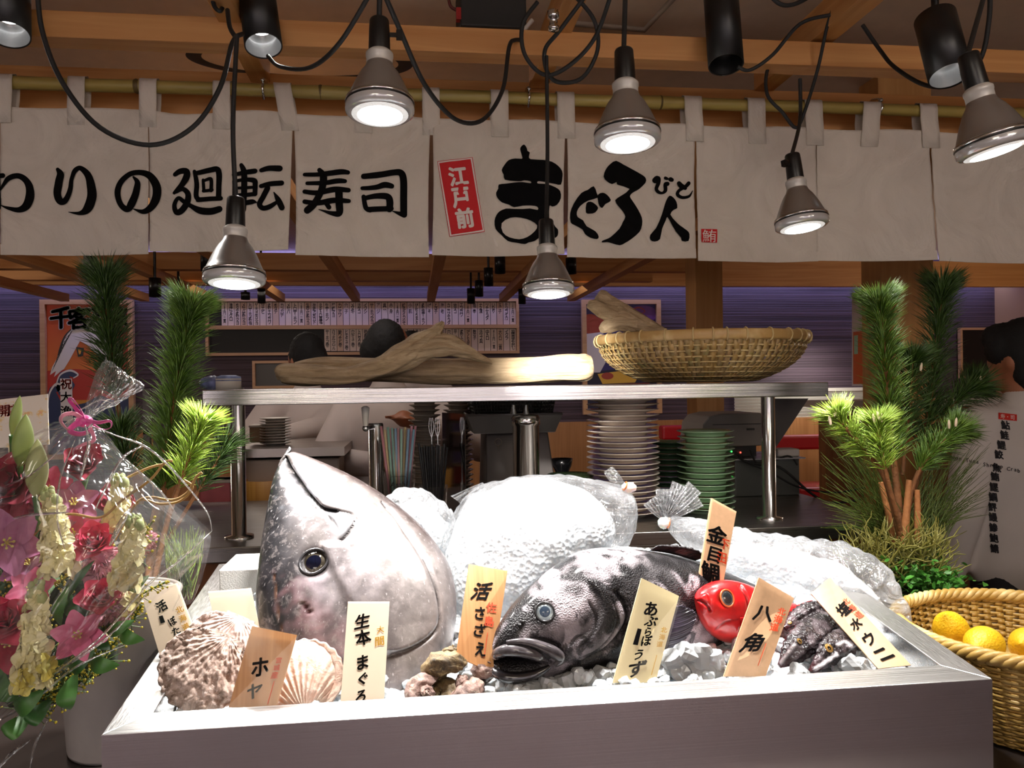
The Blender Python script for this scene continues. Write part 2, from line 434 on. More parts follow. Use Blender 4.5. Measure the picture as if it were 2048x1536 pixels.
PAN = [(-275, -275, -3, -6, 505, 508), (0, 5, 295, 295, 511, 507), (297, 298, 586, 577, 502, 500), (587, 592, 861, 858, 511, 514),
       (865, 864, 1132, 1128, 510, 509), (1134, 1133, 1390, 1391, 515, 517), (1392, 1395, 1633, 1638, 522, 522), (1636, 1636, 1857, 1870, 521, 521), (1861, 1873, 2135, 2135, 523, 525)]
C1 = lambda x, y: (x/4.6545, 280+y/4.6545)
C2 = lambda x, y: (400+x/4.6545, 280+y/4.6545)
C3 = lambda x, y: (850+x/6.1433, 270+y/6.1433)
C4 = lambda x, y: (1110+x/5.851, 290+y/5.851)
ST = {
 1: [(C1, [(-10, 250, 50), (0, 400, 40), (5, 640, 40)]), (C1, [(-40, 345, 40), (45, 340, 45)]),
     (C1, [(20, 470, 20), (90, 370, 45), (180, 340, 52), (260, 390, 60), (292, 490, 76), (265, 605, 76), (195, 655, 55), (90, 640, 30), (25, 615, 8)]),
     (C1, [(535, 272, 34), (560, 320, 66), (545, 400, 70), (532, 500, 72), (562, 570, 66), (612, 560, 55), (648, 470, 46), (668, 350, 40), (700, 282, 45), (750, 262, 46), (815, 325, 66), (847, 430, 80), (848, 540, 86), (808, 640, 78), (740, 682, 36), (640, 672, 6)]),
     (C1, [(1235, 340, 20), (1272, 390, 52), (1262, 480, 68), (1220, 590, 74), (1180, 640, 60), (1120, 600, 52), (1088, 500, 56), (1110, 400, 52), (1190, 318, 48), (1290, 296, 50), (1390, 330, 66), (1455, 430, 80), (1450, 540, 78), (1400, 625, 66), (1330, 665, 45), (1240, 640, 10)])],
 2: [(C1, [(1630, 322, 40), (1680, 292, 52), (1735, 290, 56), (1735, 345, 62), (1690, 420, 50), (1622, 492, 32)]),
     (C1, [(1640, 485, 30), (1700, 455, 42), (1748, 500, 52), (1742, 580, 58), (1690, 655, 58), (1640, 670, 52), (1622, 605, 42), (1660, 540, 36), (1710, 572, 40), (1780, 615, 42), (1860, 655, 64), (1960, 665, 66), (2045, 645, 60)]),
     (C1, [(1808, 290, 34), (1828, 400, 46), (1825, 520, 46), (1850, 552, 44)]),
     (C1, [(1815, 308, 40), (1930, 282, 50), (2015, 270, 52), (2038, 310, 56), (2038, 420, 52), (2036, 540, 54)]), (C1, [(1840, 555, 44), (1940, 548, 44), (2058, 545, 42)]),
     (C1, [(1888, 368, 28), (1895, 470, 32)]), (C1, [(1890, 378, 26), (1945, 358, 32), (1965, 375, 36), (1965, 470, 36)]), (C1, [(1890, 472, 30), (1975, 465, 30)]),
     (C2, [(312, 325, 32), (420, 302, 45), (515, 292, 48)]), (C2, [(385, 235, 40), (410, 300, 56), (412, 450, 58), (408, 655, 52)]),
     (C2, [(318, 382, 36), (325, 520, 42)]), (C2, [(315, 385, 28), (420, 368, 36), (505, 380, 50), (516, 420, 48), (513, 505, 46)]), (C2, [(340, 448, 28), (500, 442, 28)]),
     (C2, [(320, 522, 42), (518, 505, 40)]), (C2, [(285, 602, 42), (400, 592, 46), (490, 578, 46), (528, 585, 14)]),
     (C2, [(572, 285, 40), (650, 265, 50), (745, 268, 56)]), (C2, [(570, 432, 40), (660, 410, 46), (762, 402, 48)]),
     (C2, [(632, 450, 52), (592, 530, 50), (558, 600, 50), (590, 638, 48), (660, 620, 46), (745, 560, 26)]), (C2, [(690, 490, 10), (730, 560, 52), (764, 632, 56)])],
 3: [(C2, [(977, 328, 36), (1100, 326, 42), (1300, 302, 52), (1380, 308, 40)]), (C2, [(1002, 410, 36), (1150, 406, 42), (1280, 386, 50), (1352, 390, 40)]),
     (C2, [(977, 488, 40), (1100, 500, 48), (1250, 466, 54), (1385, 475, 44)]), (C2, [(977, 580, 42), (1100, 596, 48), (1250, 570, 54), (1388, 576, 40)]),
     (C2, [(1115, 285, 44), (1150, 340, 66), (1145, 430, 66), (1120, 510, 62), (1070, 600, 66), (1005, 662, 70)]),
     (C2, [(1295, 480, 72), (1300, 600, 70), (1300, 690, 62), (1230, 692, 40), (1110, 655, 6)]), (C2, [(1180, 600, 42), (1205, 636, 46)]),
     (C2, [(1525, 345, 52), (1650, 332, 56), (1800, 306, 56), (1870, 310, 64), (1895, 380, 66), (1896, 550, 66), (1897, 690, 64)]), (C2, [(1900, 700, 60), (1860, 690, 40), (1790, 665, 6)]),
     (C2, [(1512, 456, 36), (1640, 446, 46), (1720, 422, 56), (1785, 432, 48)]), (C2, [(1525, 535, 42), (1545, 635, 46), (1585, 658, 52)]),
     (C2, [(1530, 550, 42), (1650, 526, 52), (1745, 532, 62), (1768, 580, 66), (1764, 648, 62)]), (C2, [(1572, 655, 52), (1780, 642, 50)])],
 5: [(C4, [(1165, 420, 72), (1195, 402, 72), (1200, 455, 48), (1178, 520, 40), (1205, 560, 38), (1250, 568, 30), (1285, 535, 44), (1283, 470, 46), (1308, 460, 52)]), (C4, [(1285, 392, 38), (1305, 400, 34)]), (C4, [(1345, 408, 54), (1360, 414, 48)]),
     (C4, [(1445, 455, 54), (1472, 488, 66), (1512, 508, 54)]), (C4, [(1558, 452, 46), (1520, 492, 42), (1442, 540, 36), (1425, 588, 40), (1480, 622, 36), (1560, 606, 30), (1605, 540, 8)])],
}
PL = {
 4: [(C3, [[(1215, 118), (1250, 160), (1258, 195), (1288, 215), (1278, 260), (1300, 295), (1450, 305), (1560, 325), (1640, 380), (1685, 440), (1690, 510), (1670, 610), (1600, 600), (1500, 580), (1400, 565), (1380, 580), (1395, 595), (1500, 600), (1600, 640), (1660, 690), (1668, 780), (1620, 860), (1560, 880), (1530, 870), (1525, 1020), (1560, 1060), (1600, 1130), (1632, 1165), (1630, 1230), (1600, 1265), (1540, 1260), (1470, 1240), (1420, 1250), (1350, 1300), (1270, 1320), (1230, 1338), (1130, 1320), (1020, 1295), (940, 1220), (870, 1150), (857, 1050), (880, 980), (920, 930), (1000, 895), (1100, 900), (1200, 905), (1290, 900), (1385, 920), (1380, 880), (1300, 865), (1200, 865), (1100, 880), (1040, 850), (950, 820), (890, 760), (878, 700), (905, 650), (910, 600), (1000, 590), (1100, 580), (1200, 575), (1300, 590), (1295, 565), (1220, 555), (1180, 565), (1100, 560), (985, 540), (970, 480), (945, 425), (980, 360), (1030, 305), (1110, 285), (1190, 290), (1195, 265), (1175, 200), (1172, 155)],
      [(945, 1080), (1050, 1010), (1180, 1010), (1300, 1050), (1380, 1110), (1350, 1180), (1260, 1250), (1160, 1275), (1040, 1250), (960, 1190)]])],
 5: [(C4, [[(445, 490), (480, 570), (490, 625), (380, 660), (290, 720), (250, 790), (260, 850), (320, 890), (360, 960), (460, 1020), (500, 1080), (480, 1110), (400, 1095), (340, 1050), (310, 995), (220, 940), (180, 910), (175, 800), (215, 690), (300, 570), (380, 530)]]),
     (C4, [[(495, 590), (550, 565), (600, 590), (645, 650), (620, 680), (580, 700), (545, 745), (510, 720), (495, 660)]]), (C4, [[(360, 690), (410, 672), (460, 700), (495, 745), (460, 800), (400, 812), (352, 800)]]),
     (C4, [[(710, 190), (800, 240), (900, 295), (1020, 360), (1058, 400), (1050, 450), (980, 520), (930, 550), (890, 575), (865, 610), (890, 660), (960, 770), (1000, 860), (1003, 950), (970, 1030), (880, 1110), (800, 1160), (740, 1185), (660, 1160), (600, 1145), (540, 1150), (540, 1130), (590, 1110), (640, 1085), (740, 990), (780, 910), (808, 850), (780, 790), (730, 730), (695, 655), (760, 605), (860, 525), (720, 470), (715, 440), (660, 465), (600, 430), (562, 375), (590, 290), (640, 230)]]),
     (C4, [[(1330, 600), (1375, 620), (1410, 670), (1420, 745), (1380, 765), (1340, 820), (1400, 900), (1450, 950), (1530, 1005), (1560, 1050), (1550, 1130), (1470, 1130), (1460, 1090), (1400, 1020), (1350, 930), (1305, 850), (1285, 890), (1240, 990), (1215, 1110), (1150, 1140), (1100, 1120), (1100, 1060), (1170, 980), (1220, 870), (1260, 760), (1290, 660)]])],
}
noren = T('noren_curtain', 'white split shop curtain with black brush lettering hanging from the bamboo pole', 'curtain', (0, YN, CZ+.3))
TABX = {0: [-110], 1: [4, 150, 294], 2: [442], 3: [580, 727], 4: [863, 1001], 5: [1134, 1262], 6: [1390, 1517], 7: [1632, 1740], 8: [1863, 1985]}
def flat_quad(mb, pts, off, mi, C=lambda x, y: (x, y)):
    # a printed patch: its corners given on the cloth
    loop = [C(*p) for p in pts]
    w = [W(x, y, YN-.025) for x, y in loop]
    mb.poly([[(p.x, p.z) for p in w]], lambda x, z: on_cloth(Vector((x, 0, z)), off), mi)
for k, (tl, bl, tr, br, yl, yr) in enumerate(PAN):
    mb = MB(); nu, nv = 56, 56; P = []
    for i in range(nu+1):
        row = []
        for j in range(nv+1):
            u, v = i/nu, j/nv
            px = (tl+(tr-tl)*u)*(1-v)+(bl+(br-bl)*u)*v
            if 0 < v < 1: px += (1-2*u)*2.5*math.sin(PI*v)*(k in (3, 4, 5))
            y0 = top_l(px)+4*math.sin(u*PI*2)*(.5 if k != 2 else 1.4); y1 = yl+(yr-yl)*u+2*math.sin(u*PI)
            p = W(px, y0+(y1-y0)*v, YN-.025); row.append(on_cloth(p))
        P.append(row)
    mb.grid(P)
    # hem fold along the lower edge
    pan = mb.build('curtain_panel', NOREN, noren)
    sd = pan.modifiers.new('t', 'SOLIDIFY'); sd.thickness = .0012; sd.offset = 1
    hm = MB(); hm.grid([[P[i][nv-4]+Vector((0, -.0014, 0)), P[i][nv]+Vector((0, -.0016, 0))] for i in range(nu+1)])
    hm.build('hem', NOREN, pan)
    for tx in TABX[k]:
        tb = MB(); hw = 17.5; tt = top_l(tx)
        a = W(tx-hw, tt+33, YN-.03); b = W(tx+hw, tt+33, YN-.03); cy = YN
        lean = .02 if tx in (580,) else (-.015 if tx == 1740 else 0)
        prof = [(a.z-.005, None, -.0032), (CZ+.60+.0*a.z, None, -.0035)]
        rows = []
        zt = ROD_Z
        path = [(cloth_y(a.x, a.z)-.003, a.z), (cloth_y(a.x, a.z+.045)-.003, a.z+.045), (YN-.0215, zt-.03), (YN-.0215, zt), (YN-.018, zt+.014), (YN, zt+.0215), (YN+.018, zt+.014), (YN+.0215, zt), (YN+.018, zt-.04), (YN+.006, a.z+.03)]
        for i, (y, z) in enumerate(path):
            sh = -lean*max(0, (z-a.z))/.12
            rows.append([Vector((a.x+sh+(b.x-a.x)*q, y+.0012*math.sin(q*PI), z)) for q in (0, .25, .5, .75, 1)])
        tb.grid(rows, flip=True)
        o = tb.build('hanging_loop', NOREN, noren); sd = o.modifiers.new('t', 'SOLIDIFY'); sd.thickness = .0014; sd.offset = 0
    if k in ST or k in PL:
        lb = MB(); off = .0030
        for C, st in ST.get(k, []):
            stroke_faces(lb, st, lambda x, y, C=C: cpx(*C(x, y), off))
        for C, loops in PL.get(k, []):
            ww = []
            for lp in loops:
                lp = [tuple(q) for q in cr(lp, 2, True)]
                ww.append([(p.x, p.z) for p in (W(*C(x, y), YN-.025) for x, y in lp)])
            lb.poly(ww, lambda x, z: on_cloth(Vector((x, 0, z)), off), 0, .008)
        lb.build('brush_lettering', INK, pan)
    if k == 4:
        rb = MB(); q = [(150, 325), (585, 270), (735, 1185), (300, 1250)]
        cx, cy = 442, 757
        ins = lambda d: [(x+d*(cx-x)/abs(cx-x), y+d*(cy-y)/abs(cy-y)) for x, y in q]
        flat_quad(rb, q, .0028, 0, C3); flat_quad(rb, ins(7), .0034, 1, C3); flat_quad(rb, ins(24), .0040, 0, C3)
        o = W(*C3(442, 757), YN-.025); ax = (W(*C3(585, 270), YN-.025)-W(*C3(150, 325), YN-.025)).normalized(); ay = (W(*C3(150, 325), YN-.025)-W(*C3(300, 1250), YN-.025)).normalized()
        for ch, (cx_, cy_), wx, hy in (('江', (408, 505), 215, 215), ('戸', (440, 768), 200, 225), ('前', (490, 1018), 205, 225)):
            c = W(*C3(cx_, cy_), YN-.025); s = 2.2/1600/6.1433
            text(rb, ch, lambda u, v, c=c: on_cloth(c+ax*u+ay*v, .0046), 1, 1, bold=.05, w=wx*s, h=hy*s)
        rb.build('red_label', [NRED, NWHITE], pan)
    if k == 6:
        rb = MB(); flat_quad(rb, [(1697, 988), (1890, 990), (1888, 1148), (1703, 1142)], .003, 0, C4)
        c = W(*C4(1793, 1070), YN-.025)
        text(rb, '鮪', lambda u, v: on_cloth(c+Vector((u, 0, v)), .004), 1, 1, w=.040, h=.034)
        rb.build('red_seal', [NRED, NWHITE], pan)
# hooks that hold the pole
for px, nm in ((528, 'left'), (1057, 'middle'), (1757, 'right')):
    p = W(px, top_l(px)-20, YN); mb = MB()
    mb.tube([(p.x, YN+.10, CZ+.80), (p.x, YN+.03, CZ+.82), (p.x, YN, ROD_Z+.03), (p.x, YN-.022, ROD_Z), (p.x, YN, ROD_Z-.022), (p.x, YN+.02, ROD_Z-.008)], .0035, 6)
    mb.ball((p.x, YN-.014, ROD_Z+.022), .006, 6)
    tag(mb.build('screw_hook', CHROME), nm+' metal screw hook holding the bamboo pole', 'hook')
# ================================================================ lamps over the counter
SILV = plain('a9a7a6', .32, .85, name='silver_reflector'); NECK = plain('c9c6c0', .4, .2, name='ceramic_neck')
t = NT('lamp_lens'); t.set(col=lin('ffffff'), rough=.1, Emission_Strength=9.0); t.b.inputs['Emission Color'].default_value = (1, .97, .93, 1); LENS = t.mat
t = NT('lamp_lens_edge'); t.set(col=lin('e8e8ea'), rough=.15, Emission_Strength=.55); t.b.inputs['Emission Color'].default_value = (1, .97, .93, 1); vo = t.n('ShaderNodeTexVoronoi'); vo.inputs['Scale'].default_value = 320; t.l(t.co(), vo.inputs['Vector']); t.bump(vo.outputs['Distance'], .6, .002); LENS2 = t.mat
CLEAR = plain('e8e8ea', .08, .0, name='clear_glass_rim', Transmission_Weight=.8)
STICK = plain('b9bcbb', .5, name='silver_sticker')
LAMPS = []
def bulb_lamp(px, py, wpx, tilt, label, energy, spot=1.7, knob=0, aim=None):
    D = .105; dep = FPX*D/wpx; d = ray(px, py); c = EYE+d*dep            # centre of the lens
    e = T('pendant_lamp', label, 'lamp', c, 'reflector lamps over the fish display')
    tx, ty = tilt                                                          # lean of the lamp axis: to the right, to the viewer
    ax = Vector((tx, ty, 1)).normalized(); q = ax.to_track_quat('Z', 'Y').to_matrix().to_4x4(); M = Matrix.Translation(c) @ q @ Matrix.Scale(D/.121, 4)
    mb = MB(); mb.lathe([(.0595, .004), (.0605, .010), (.0605, .016), (.058, .018), (.052, .032), (.0435, .052), (.034, .070), (.0265, .080), (.0235, .088)], 40, M)
    sh = mb.build('reflector', SILV, e)
    mb = MB(); mb.lathe([(.0602, .0135), (.0612, .0145), (.0612, .0165), (.0602, .0175)], 40, M); mb.lathe([(.0602, .019), (.059, .0205), (.0575, .0205)], 40, M)
    mb.build('bright_ring', plain('f0f0f0', .15, 1), sh)
    mb = MB(); mb.lathe([(.0605, .010), (.0615, .004), (.0605, -.003), (.056, -.006), (.050, -.007)], 40, M)
    mb.build('lens_rim', plain('cfd0d2', .15, .3, Coat_Weight=1.0), e)
    mb = MB(); mb.lathe([(.0515, -.0065), (.047, -.0078), (.040, -.0092)], 36, M, 1); mb.lathe([(.040, -.0092), (.035, -.010), (.015, -.012), (.0005, -.0125)], 36, M, 0)
    mb.build('lens', [LENS, LENS2], e)
    mb = MB(); mb.lathe([(.0606, .0098), (.0614, .0104), (.0614, .0128), (.0606, .0134)], 40, M); mb.build('dark_gasket', BLACK, sh)
    mb = MB(); mb.lathe([(.0235, .088), (.0235, .100), (.0245, .101), (.0245, .107), (.0235, .108), (.0195, .112)], 30, M)
    mb.build('neck', NECK, e)
    mb = MB(); mb.lathe([(.019, .110), (.0195, .112), (.0185, .150), (.0175, .170), (.016, .173), (.004, .175)], 26, M)
    if knob:
        mb.box((knob*.028, 0, .145), (.022, .006, .006), 0, M); mb.box((knob*.036, 0, .145), (.012, .012, .014), 0, M)
    so = mb.build('socket', BLACK, e)
    mb = MB()
    mb.grid([[M @ Vector((.0194*math.sin(a), -.0194*math.cos(a), z)) for z in (.122, .146)] for a in np.linspace(-.9, -.1, 7)], flip=True)
    mb.build('sticker', STICK, so)
    lp = c-ax*.03
    tgt = Vector(aim) if aim else lp-ax
    lamp('SPOT', 'lamp_beam', lp, energy, (1, .965, .93), aim=tgt, spot_size=spot, spot_blend=1.0, shadow_soft_size=.04)
    LAMPS.append((c, M @ Vector((0, 0, .174)))); return e
bulb_lamp(760, 222, 136, (0, .12), 'silver reflector lamp hanging in front of the curtain, left of the red label', 74, 1.7, -1, aim=(-.12, 1.15, 1.0))
bulb_lamp(1255, 280, 132, (0, .10), 'silver reflector lamp hanging over the large brush lettering', 95, 1.7, aim=(.30, 1.18, 1.0))
bulb_lamp(469, 561, 120, (0, .13), 'low silver reflector lamp in front of the left pine needles', 52, 1.9, aim=(-.30, 1.25, 1.0))
bulb_lamp(1097, 583, 103, (0, .12), 'low silver reflector lamp above the pale driftwood end', 100, .72, aim=tuple(W(1125, 745, 2.1)))
bulb_lamp(1604, 450, 103, (-.07, .12), 'silver reflector lamp beside the small red seal', 36, 1.7, 1, aim=(.66, 1.6, 1.1))
bulb_lamp(1988, 296, 138, (-.22, .08), 'tilted reflector lamp at the right edge with a glowing side', 26, 1.8, aim=(.85, 1.3, 1.0))
def cordline(name, pts, r, label, cat='cord', n=7, m=CORD, group=None):
    """pts: (px, py, Y)"""
    q = cr([tuple(W(*p)) for p in pts], n); mb = MB(); mb.tube(q, r, 8)
    return tag(mb.build(name, m), label, cat, group)
c = LAMPS
def drop(i, top, label, r=.0042, mid=()):
    a = c[i][1]; q = cr([tuple(a), *[tuple(m) for m in mid], tuple(top)], 8); mb = MB(); mb.tube(q, r, 8)
    tag(mb.build('lamp_cord', CORD), label, 'cord')
drop(0, W(760, -60, 1.26), 'straight black cord above the lamp left of the red label')
drop(1, W(1252, -60, 1.31), 'straight black cord above the lamp over the brush lettering')
drop(2, W(474, 70, 1.5), 'long black cord above the low lamp at left', mid=(W(466, 250, 1.46),))
drop(3, W(1093, 112, 1.72), 'long black cord above the low lamp in the middle', mid=(W(1095, 300, 1.69),))
drop(4, W(1600, 158, 1.75), 'black cord above the lamp beside the red seal', mid=(W(1600, 240, 1.72),))
drop(5, W(1983, -60, 1.29), 'black cord above the tilted lamp at the right edge')
cordline('black_cable', [(74, -40, 1.6), (84, 60, 1.6), (125, 165, 1.6), (200, 255, 1.6), (300, 290, 1.6), (385, 255, 1.6), (440, 175, 1.62), (465, 85, 1.66), (485, 68, 1.7)], .0048, 'wide black cable loop hanging at the upper left', 'cable')
cordline('black_cable', [(455, 20, 1.75), (460, 55, 1.72), (474, 78, 1.7)], .0048, 'short black cable over the left joist', 'cable')
cordline('black_cable', [(420, -30, 1.8), (428, 10, 1.8), (440, 22, 1.8), (447, 10, 1.85)], .0048, 'small black cable loop on the left joist top', 'cable')
cordline('black_cable', [(536, 112, 1.75), (560, 133, 1.7), (620, 135, 1.6), (680, 85, 1.5), (750, -30, 1.46)], .0044, 'black cable sagging from the left spotlight to the next lamp', 'cable')
cordline('black_cable', [(765, -20, 1.46), (800, 60, 1.5), (850, 170, 1.6), (910, 238, 1.7), (965, 240, 1.75), (1005, 180, 1.8), (1018, 95, 1.85), (1030, 80, 1.88), (1052, 82, 1.92)], .0048, 'black cable sagging in front of the curtain at centre', 'cable')
cordline('black_cable', [(1075, 4, 1.75), (1045, 50, 1.75), (1050, 110, 1.75), (1090, 150, 1.75), (1140, 130, 1.75), (1190, 75, 1.7), (1225, -20, 1.6)], .0048, 'black cable coil around the middle joist', 'cable')
cordline('black_cable', [(1150, -8, 1.72), (1188, 40, 1.72), (1195, 100, 1.75), (1165, 155, 1.78), (1120, 165, 1.8), (1095, 145, 1.8), (1090, 100, 1.78), (1120, 60, 1.75), (1180, -20, 1.7)], .0048, 'second black cable coil right of the middle joist', 'cable')
cordline('black_cable', [(1475, 133, 1.8), (1500, 140, 1.8), (1545, 110, 1.78), (1600, 48, 1.76), (1660, 30, 1.75)], .0044, 'black cable running from the upright spotlight to the right joist', 'cable')
cordline('black_cable', [(1562, 112, 1.95), (1535, 140, 1.94), (1535, 190, 1.93), (1565, 225, 1.92), (1590, 255, 1.91), (1605, 235, 1.9), (1635, 140, 1.88), (1655, 50, 1.84), (1680, -20, 1.8)], .0044, 'pointed black cable loop at the right joist', 'cable')
cordline('black_cable', [(1725, 50, 1.8), (1760, 100, 1.78), (1790, 135, 1.72), (1850, 170, 1.65), (1910, 168, 1.58), (1960, 120, 1.52), (1978, 40, 1.5), (1980, -30, 1.5)], .0048, 'black cable sagging below the right spotlight', 'cable')
cordline('black_cable', [(1530, -20, 1.7), (1560, 8, 1.7), (1590, 8, 1.7), (1625, -10, 1.7)], .0048, 'black cable dipping in at the top right of centre', 'cable')
cordline('white_cable', [(978, 70, 2.0), (985, 88, 1.98), (1000, 96, 1.96), (1030, 80, 1.95), (1065, 40, 1.95)], .0055, 'short white cable below the black box overhead', 'cable', m=plain('d8d2c8', .5))
for ti, (px0, py0, px1, py1, w, lit, lab) in enumerate(((8, -80, 18, 70, 78, 1, 'black tube spotlight cut by the upper left corner'), (505, -60, 527, 92, 74, 1, 'black tube spotlight beside the left joist'),
                                    (1448, -70, 1452, 130, 70, 0, 'unlit black tube spotlight hanging straight down'), (1880, 25, 1900, 152, 80, 1, 'tilted black tube spotlight on a stem near the right edge'))):
    dep = FPX*.083/w; a = EYE+ray(px0, py0)*dep*1.02; b = EYE+ray(px1, py1)*dep
    ax = (a-b).normalized(); ax = (ax+Vector((0, .12, 0))).normalized(); L = (a-b).length
    M = Matrix.Translation(b) @ ax.to_track_quat('Z', 'Y').to_matrix().to_4x4()
    e = T('tube_spotlight', lab, 'spotlight', b, 'tube spotlights overhead')
    mb = MB(); mb.lathe([(.0385, .0005), (.0415, 0), (.0415, L), (.038, L+.003), (.001, L+.004)], 36, M); body = mb.build('housing', plain('0d0d0e', .38, name='black_housing'), e)
    mb = MB(); mb.lathe([(.039, .002), (.033, .035), (.024, .055), (.001, .058)], 30, M)
    mb.build('inner_reflector', plain('d0d0d0', .25, .9) if lit else plain('151515', .4), e)
    if lit:
        mb = MB(); mb.lathe([(.0235, .050), (.012, .046), (.001, .045)], 24, M); mb.build('bulb', emit('ffffff', 6, 'spot_glow'), e)
        en, am = ((55, (-.60, 1.0, 1.05)), (22, (-.42, 1.25, 1.2)), (0, 0), (16, (.95, 1.45, 1.0)))[ti]
        lamp('SPOT', 'tube_beam', M @ Vector((0, 0, .0)), en, (1, .96, .9), aim=am, spot_size=1.2, spot_blend=.8, shadow_soft_size=.03)
    mb = MB(); s0 = M @ Vector((0, 0, L-.002)); mb.tube([s0, s0+Vector((0, 0, .18))], .008, 10); mb.build('stem', BLACK, e)
# spot tubes in the dining room
for px, py, w, h, Y, lab in ((181, 525, 24, 38, 4.4, 'small black ceiling spotlight upper left of the needles'), (310, 575, 22, 36, 4.8, 'small black ceiling spotlight between the two left pines'),
      (357, 590, 16, 34, 5.2, 'small black spotlight at the tip of the left pine'), (413, 522, 22, 40, 4.4, 'small black spotlight left of the low left lamp'), (491, 592, 17, 14, 5.2, 'short black spotlight under the low left lamp'),
      (523, 592, 15, 28, 5.4, 'small black spotlight over the menu board, right of the low lamp'), (1000, 530, 22, 34, 4.2, 'nearest small spotlight of the row above the menu end'), (977, 554, 19, 36, 4.6, 'second small spotlight of the row above the menu end'),
      (958, 577, 17, 32, 5.0, 'third small spotlight of the row above the menu end'), (942, 592, 16, 30, 5.4, 'farthest small spotlight of the row above the menu end'), (1142, 532, 22, 32, 4.2, 'small black spotlight right of the low middle lamp'), (1044, 592, 15, 32, 5.4, 'small black spotlight left of the low middle lamp')):
    p = W(px, py, Y); r = w/2/FPX*Y; hh = h/FPX*Y
    e = T('ceiling_spotlight', lab, 'spotlight', p, 'small spotlights in the dining room')
    mb = MB(); mb.lathe([(r*.8, -hh/2+.01), (r, -hh/2), (r, hh/2), (.004, hh/2+.004)], 20, c=p); mb.build('housing', BLACK, e)
    mb = MB(); mb.tube([p+Vector((0, 0, hh/2)), Vector((p.x, p.y, CZ+1.12))], .008, 6); mb.build('stem', BLACK, e)
# black box and fittings overhead
a = W(918, -60, 2.05); b = W(1050, 66, 2.05); mb = MB(); mb.b2(a.x, b.x, 2.02, 2.22, b.z, a.z)
e = T('equipment_box', 'black equipment box hanging overhead left of the middle joist', 'box', (a.x, 2.1, b.z)); mb.build('casing', plain('141211', .6), e, bev=.004)
mb = MB(); mb.box((a.x-.004, 2.03, b.z+.03), (.012, .02, .03)); mb.build('red_connector', plain('a01818', .4), e)
mb = MB(); mb.tube(cr([tuple(W(x, y, 2.04)) for x, y in ((895, -20), (900, 10), (912, 20), (920, 22))], 6), .004, 6); mb.build('wire', plain('5a1a14', .5), e)
p = W(1107, 48, 1.72); mb = MB()
mb.lathe([(.006, .03), (.013, .028), (.013, .012), (.009, .010), (.009, -.004), (.012, -.006), (.012, -.014), (.004, -.016)], 16, c=p); 
tag(mb.build('metal_fitting', CHROME), 'small chrome cable gland on the middle joist', 'fitting')
# ================================================================ lower counter, fish display tray
ZL = CZ-.56                                   # lower counter top
DARKTOP = plain('2a2422', .3, name='dark_counter_top'); WOODP = wood('8a5a30', 'a87444', 0, .5, name='counter_front_boards')
mb = MB(); mb.b2(-1.9, 2.6, .93, 1.84, ZL-.04, ZL, 0)
o = T('display_counter', 'dark low counter under the steel fish tray and the baskets', 'counter', (0, 1.3, 0))
mb.build('counter_top', DARKTOP, o, bev=.003)
mb = MB(); mb.b2(-1.88, 2.58, .97, 1.84, 0, ZL-.04); mb.build('counter_body', WOODP, o)
mb = MB(); mb.b2(-1.9, 2.6, .922, .930, ZL-.04, ZL+.001); mb.build('steel_edging', STX, o)
X0, X1, YF, ZF = -.3725, .775, 1.0, CZ-.409
TILT = math.atan2(.074, .58); TL_ = .585
TM = Matrix.Translation((X0, YF, ZF)) @ Matrix.Rotation(TILT, 4, 'X'); TWD = X1-X0
def tp(u, v, w=0): return TM @ Vector((u, v, w))
tray = T('fish_display_tray', 'long brushed steel tray heaped with ice, fish heads and shells', 'display tray', ((X0+X1)/2, 1.3, ZL))
mb = MB(); e = .045; Wd = TWD
for q, mi in (([(0, 0), (Wd, 0), (Wd-e, e), (e, e)], 0), ([(0, TL_), (e, TL_-e), (Wd-e, TL_-e), (Wd, TL_)], 0),
              ([(0, 0), (e, e), (e, TL_-e), (0, TL_)], 1), ([(Wd, 0), (Wd, TL_), (Wd-e, TL_-e), (Wd-e, e)], 1)):
    a = [tp(u, v, 0) for u, v in q]; b = [tp(u, v, -.004) for u, v in q]
    mb.add(a+b, [(0, 1, 2, 3), (7, 6, 5, 4), (0, 4, 5, 1), (1, 5, 6, 2), (2, 6, 7, 3), (3, 7, 4, 0)], mi, False)
mb.build('rim', [steel(0, 'cfcdcb', .25, .42, 'rim_steel_x', .3), steel(1, 'cfcdcb', .25, .42, 'rim_steel_y', .3)], tray, bev=.0012)
t = NT('front_panel_steel'); f = t.noise(t.co((1.5, 220, 220)), 1, 3, .6)
rr = t.n('ShaderNodeMapRange'); rr.inputs['To Min'].default_value = .27; rr.inputs['To Max'].default_value = .35; t.l(f, rr.inputs[0])
t.set(col=lin('c2bcc0'), rough=rr.outputs[0], metal=1.0); f2 = t.noise(t.co((1.2, 420, 420)), 1, 3, .6); t.bump(f2, .10, .0012)
mb = MB(); a0, a1 = tp(0, 0), tp(Wd, 0)
mb.b2(a0.x, a1.x, a0.y, a0.y+.004, ZL, a0.z-.001); mb.build('front_panel', t.mat, tray)
for nm, u in (('side_panel', .002), ('side_panel', Wd-.002)):
    mb = MB(); f0, f1 = tp(u, 0), tp(u, TL_); vs = []
    for dx in (-.002, .002):
        vs += [(f0.x+dx, f0.y+.004, ZL), (f1.x+dx, f1.y, ZL), (f1.x+dx, f1.y, f1.z-.003), (f0.x+dx, f0.y+.004, f0.z-.003)]
    mb.add(vs, [(0, 1, 2, 3), (7, 6, 5, 4), (0, 4, 5, 1), (1, 5, 6, 2), (2, 6, 7, 3), (3, 7, 4, 0)], 0, False); mb.build(nm, STZ, tray)
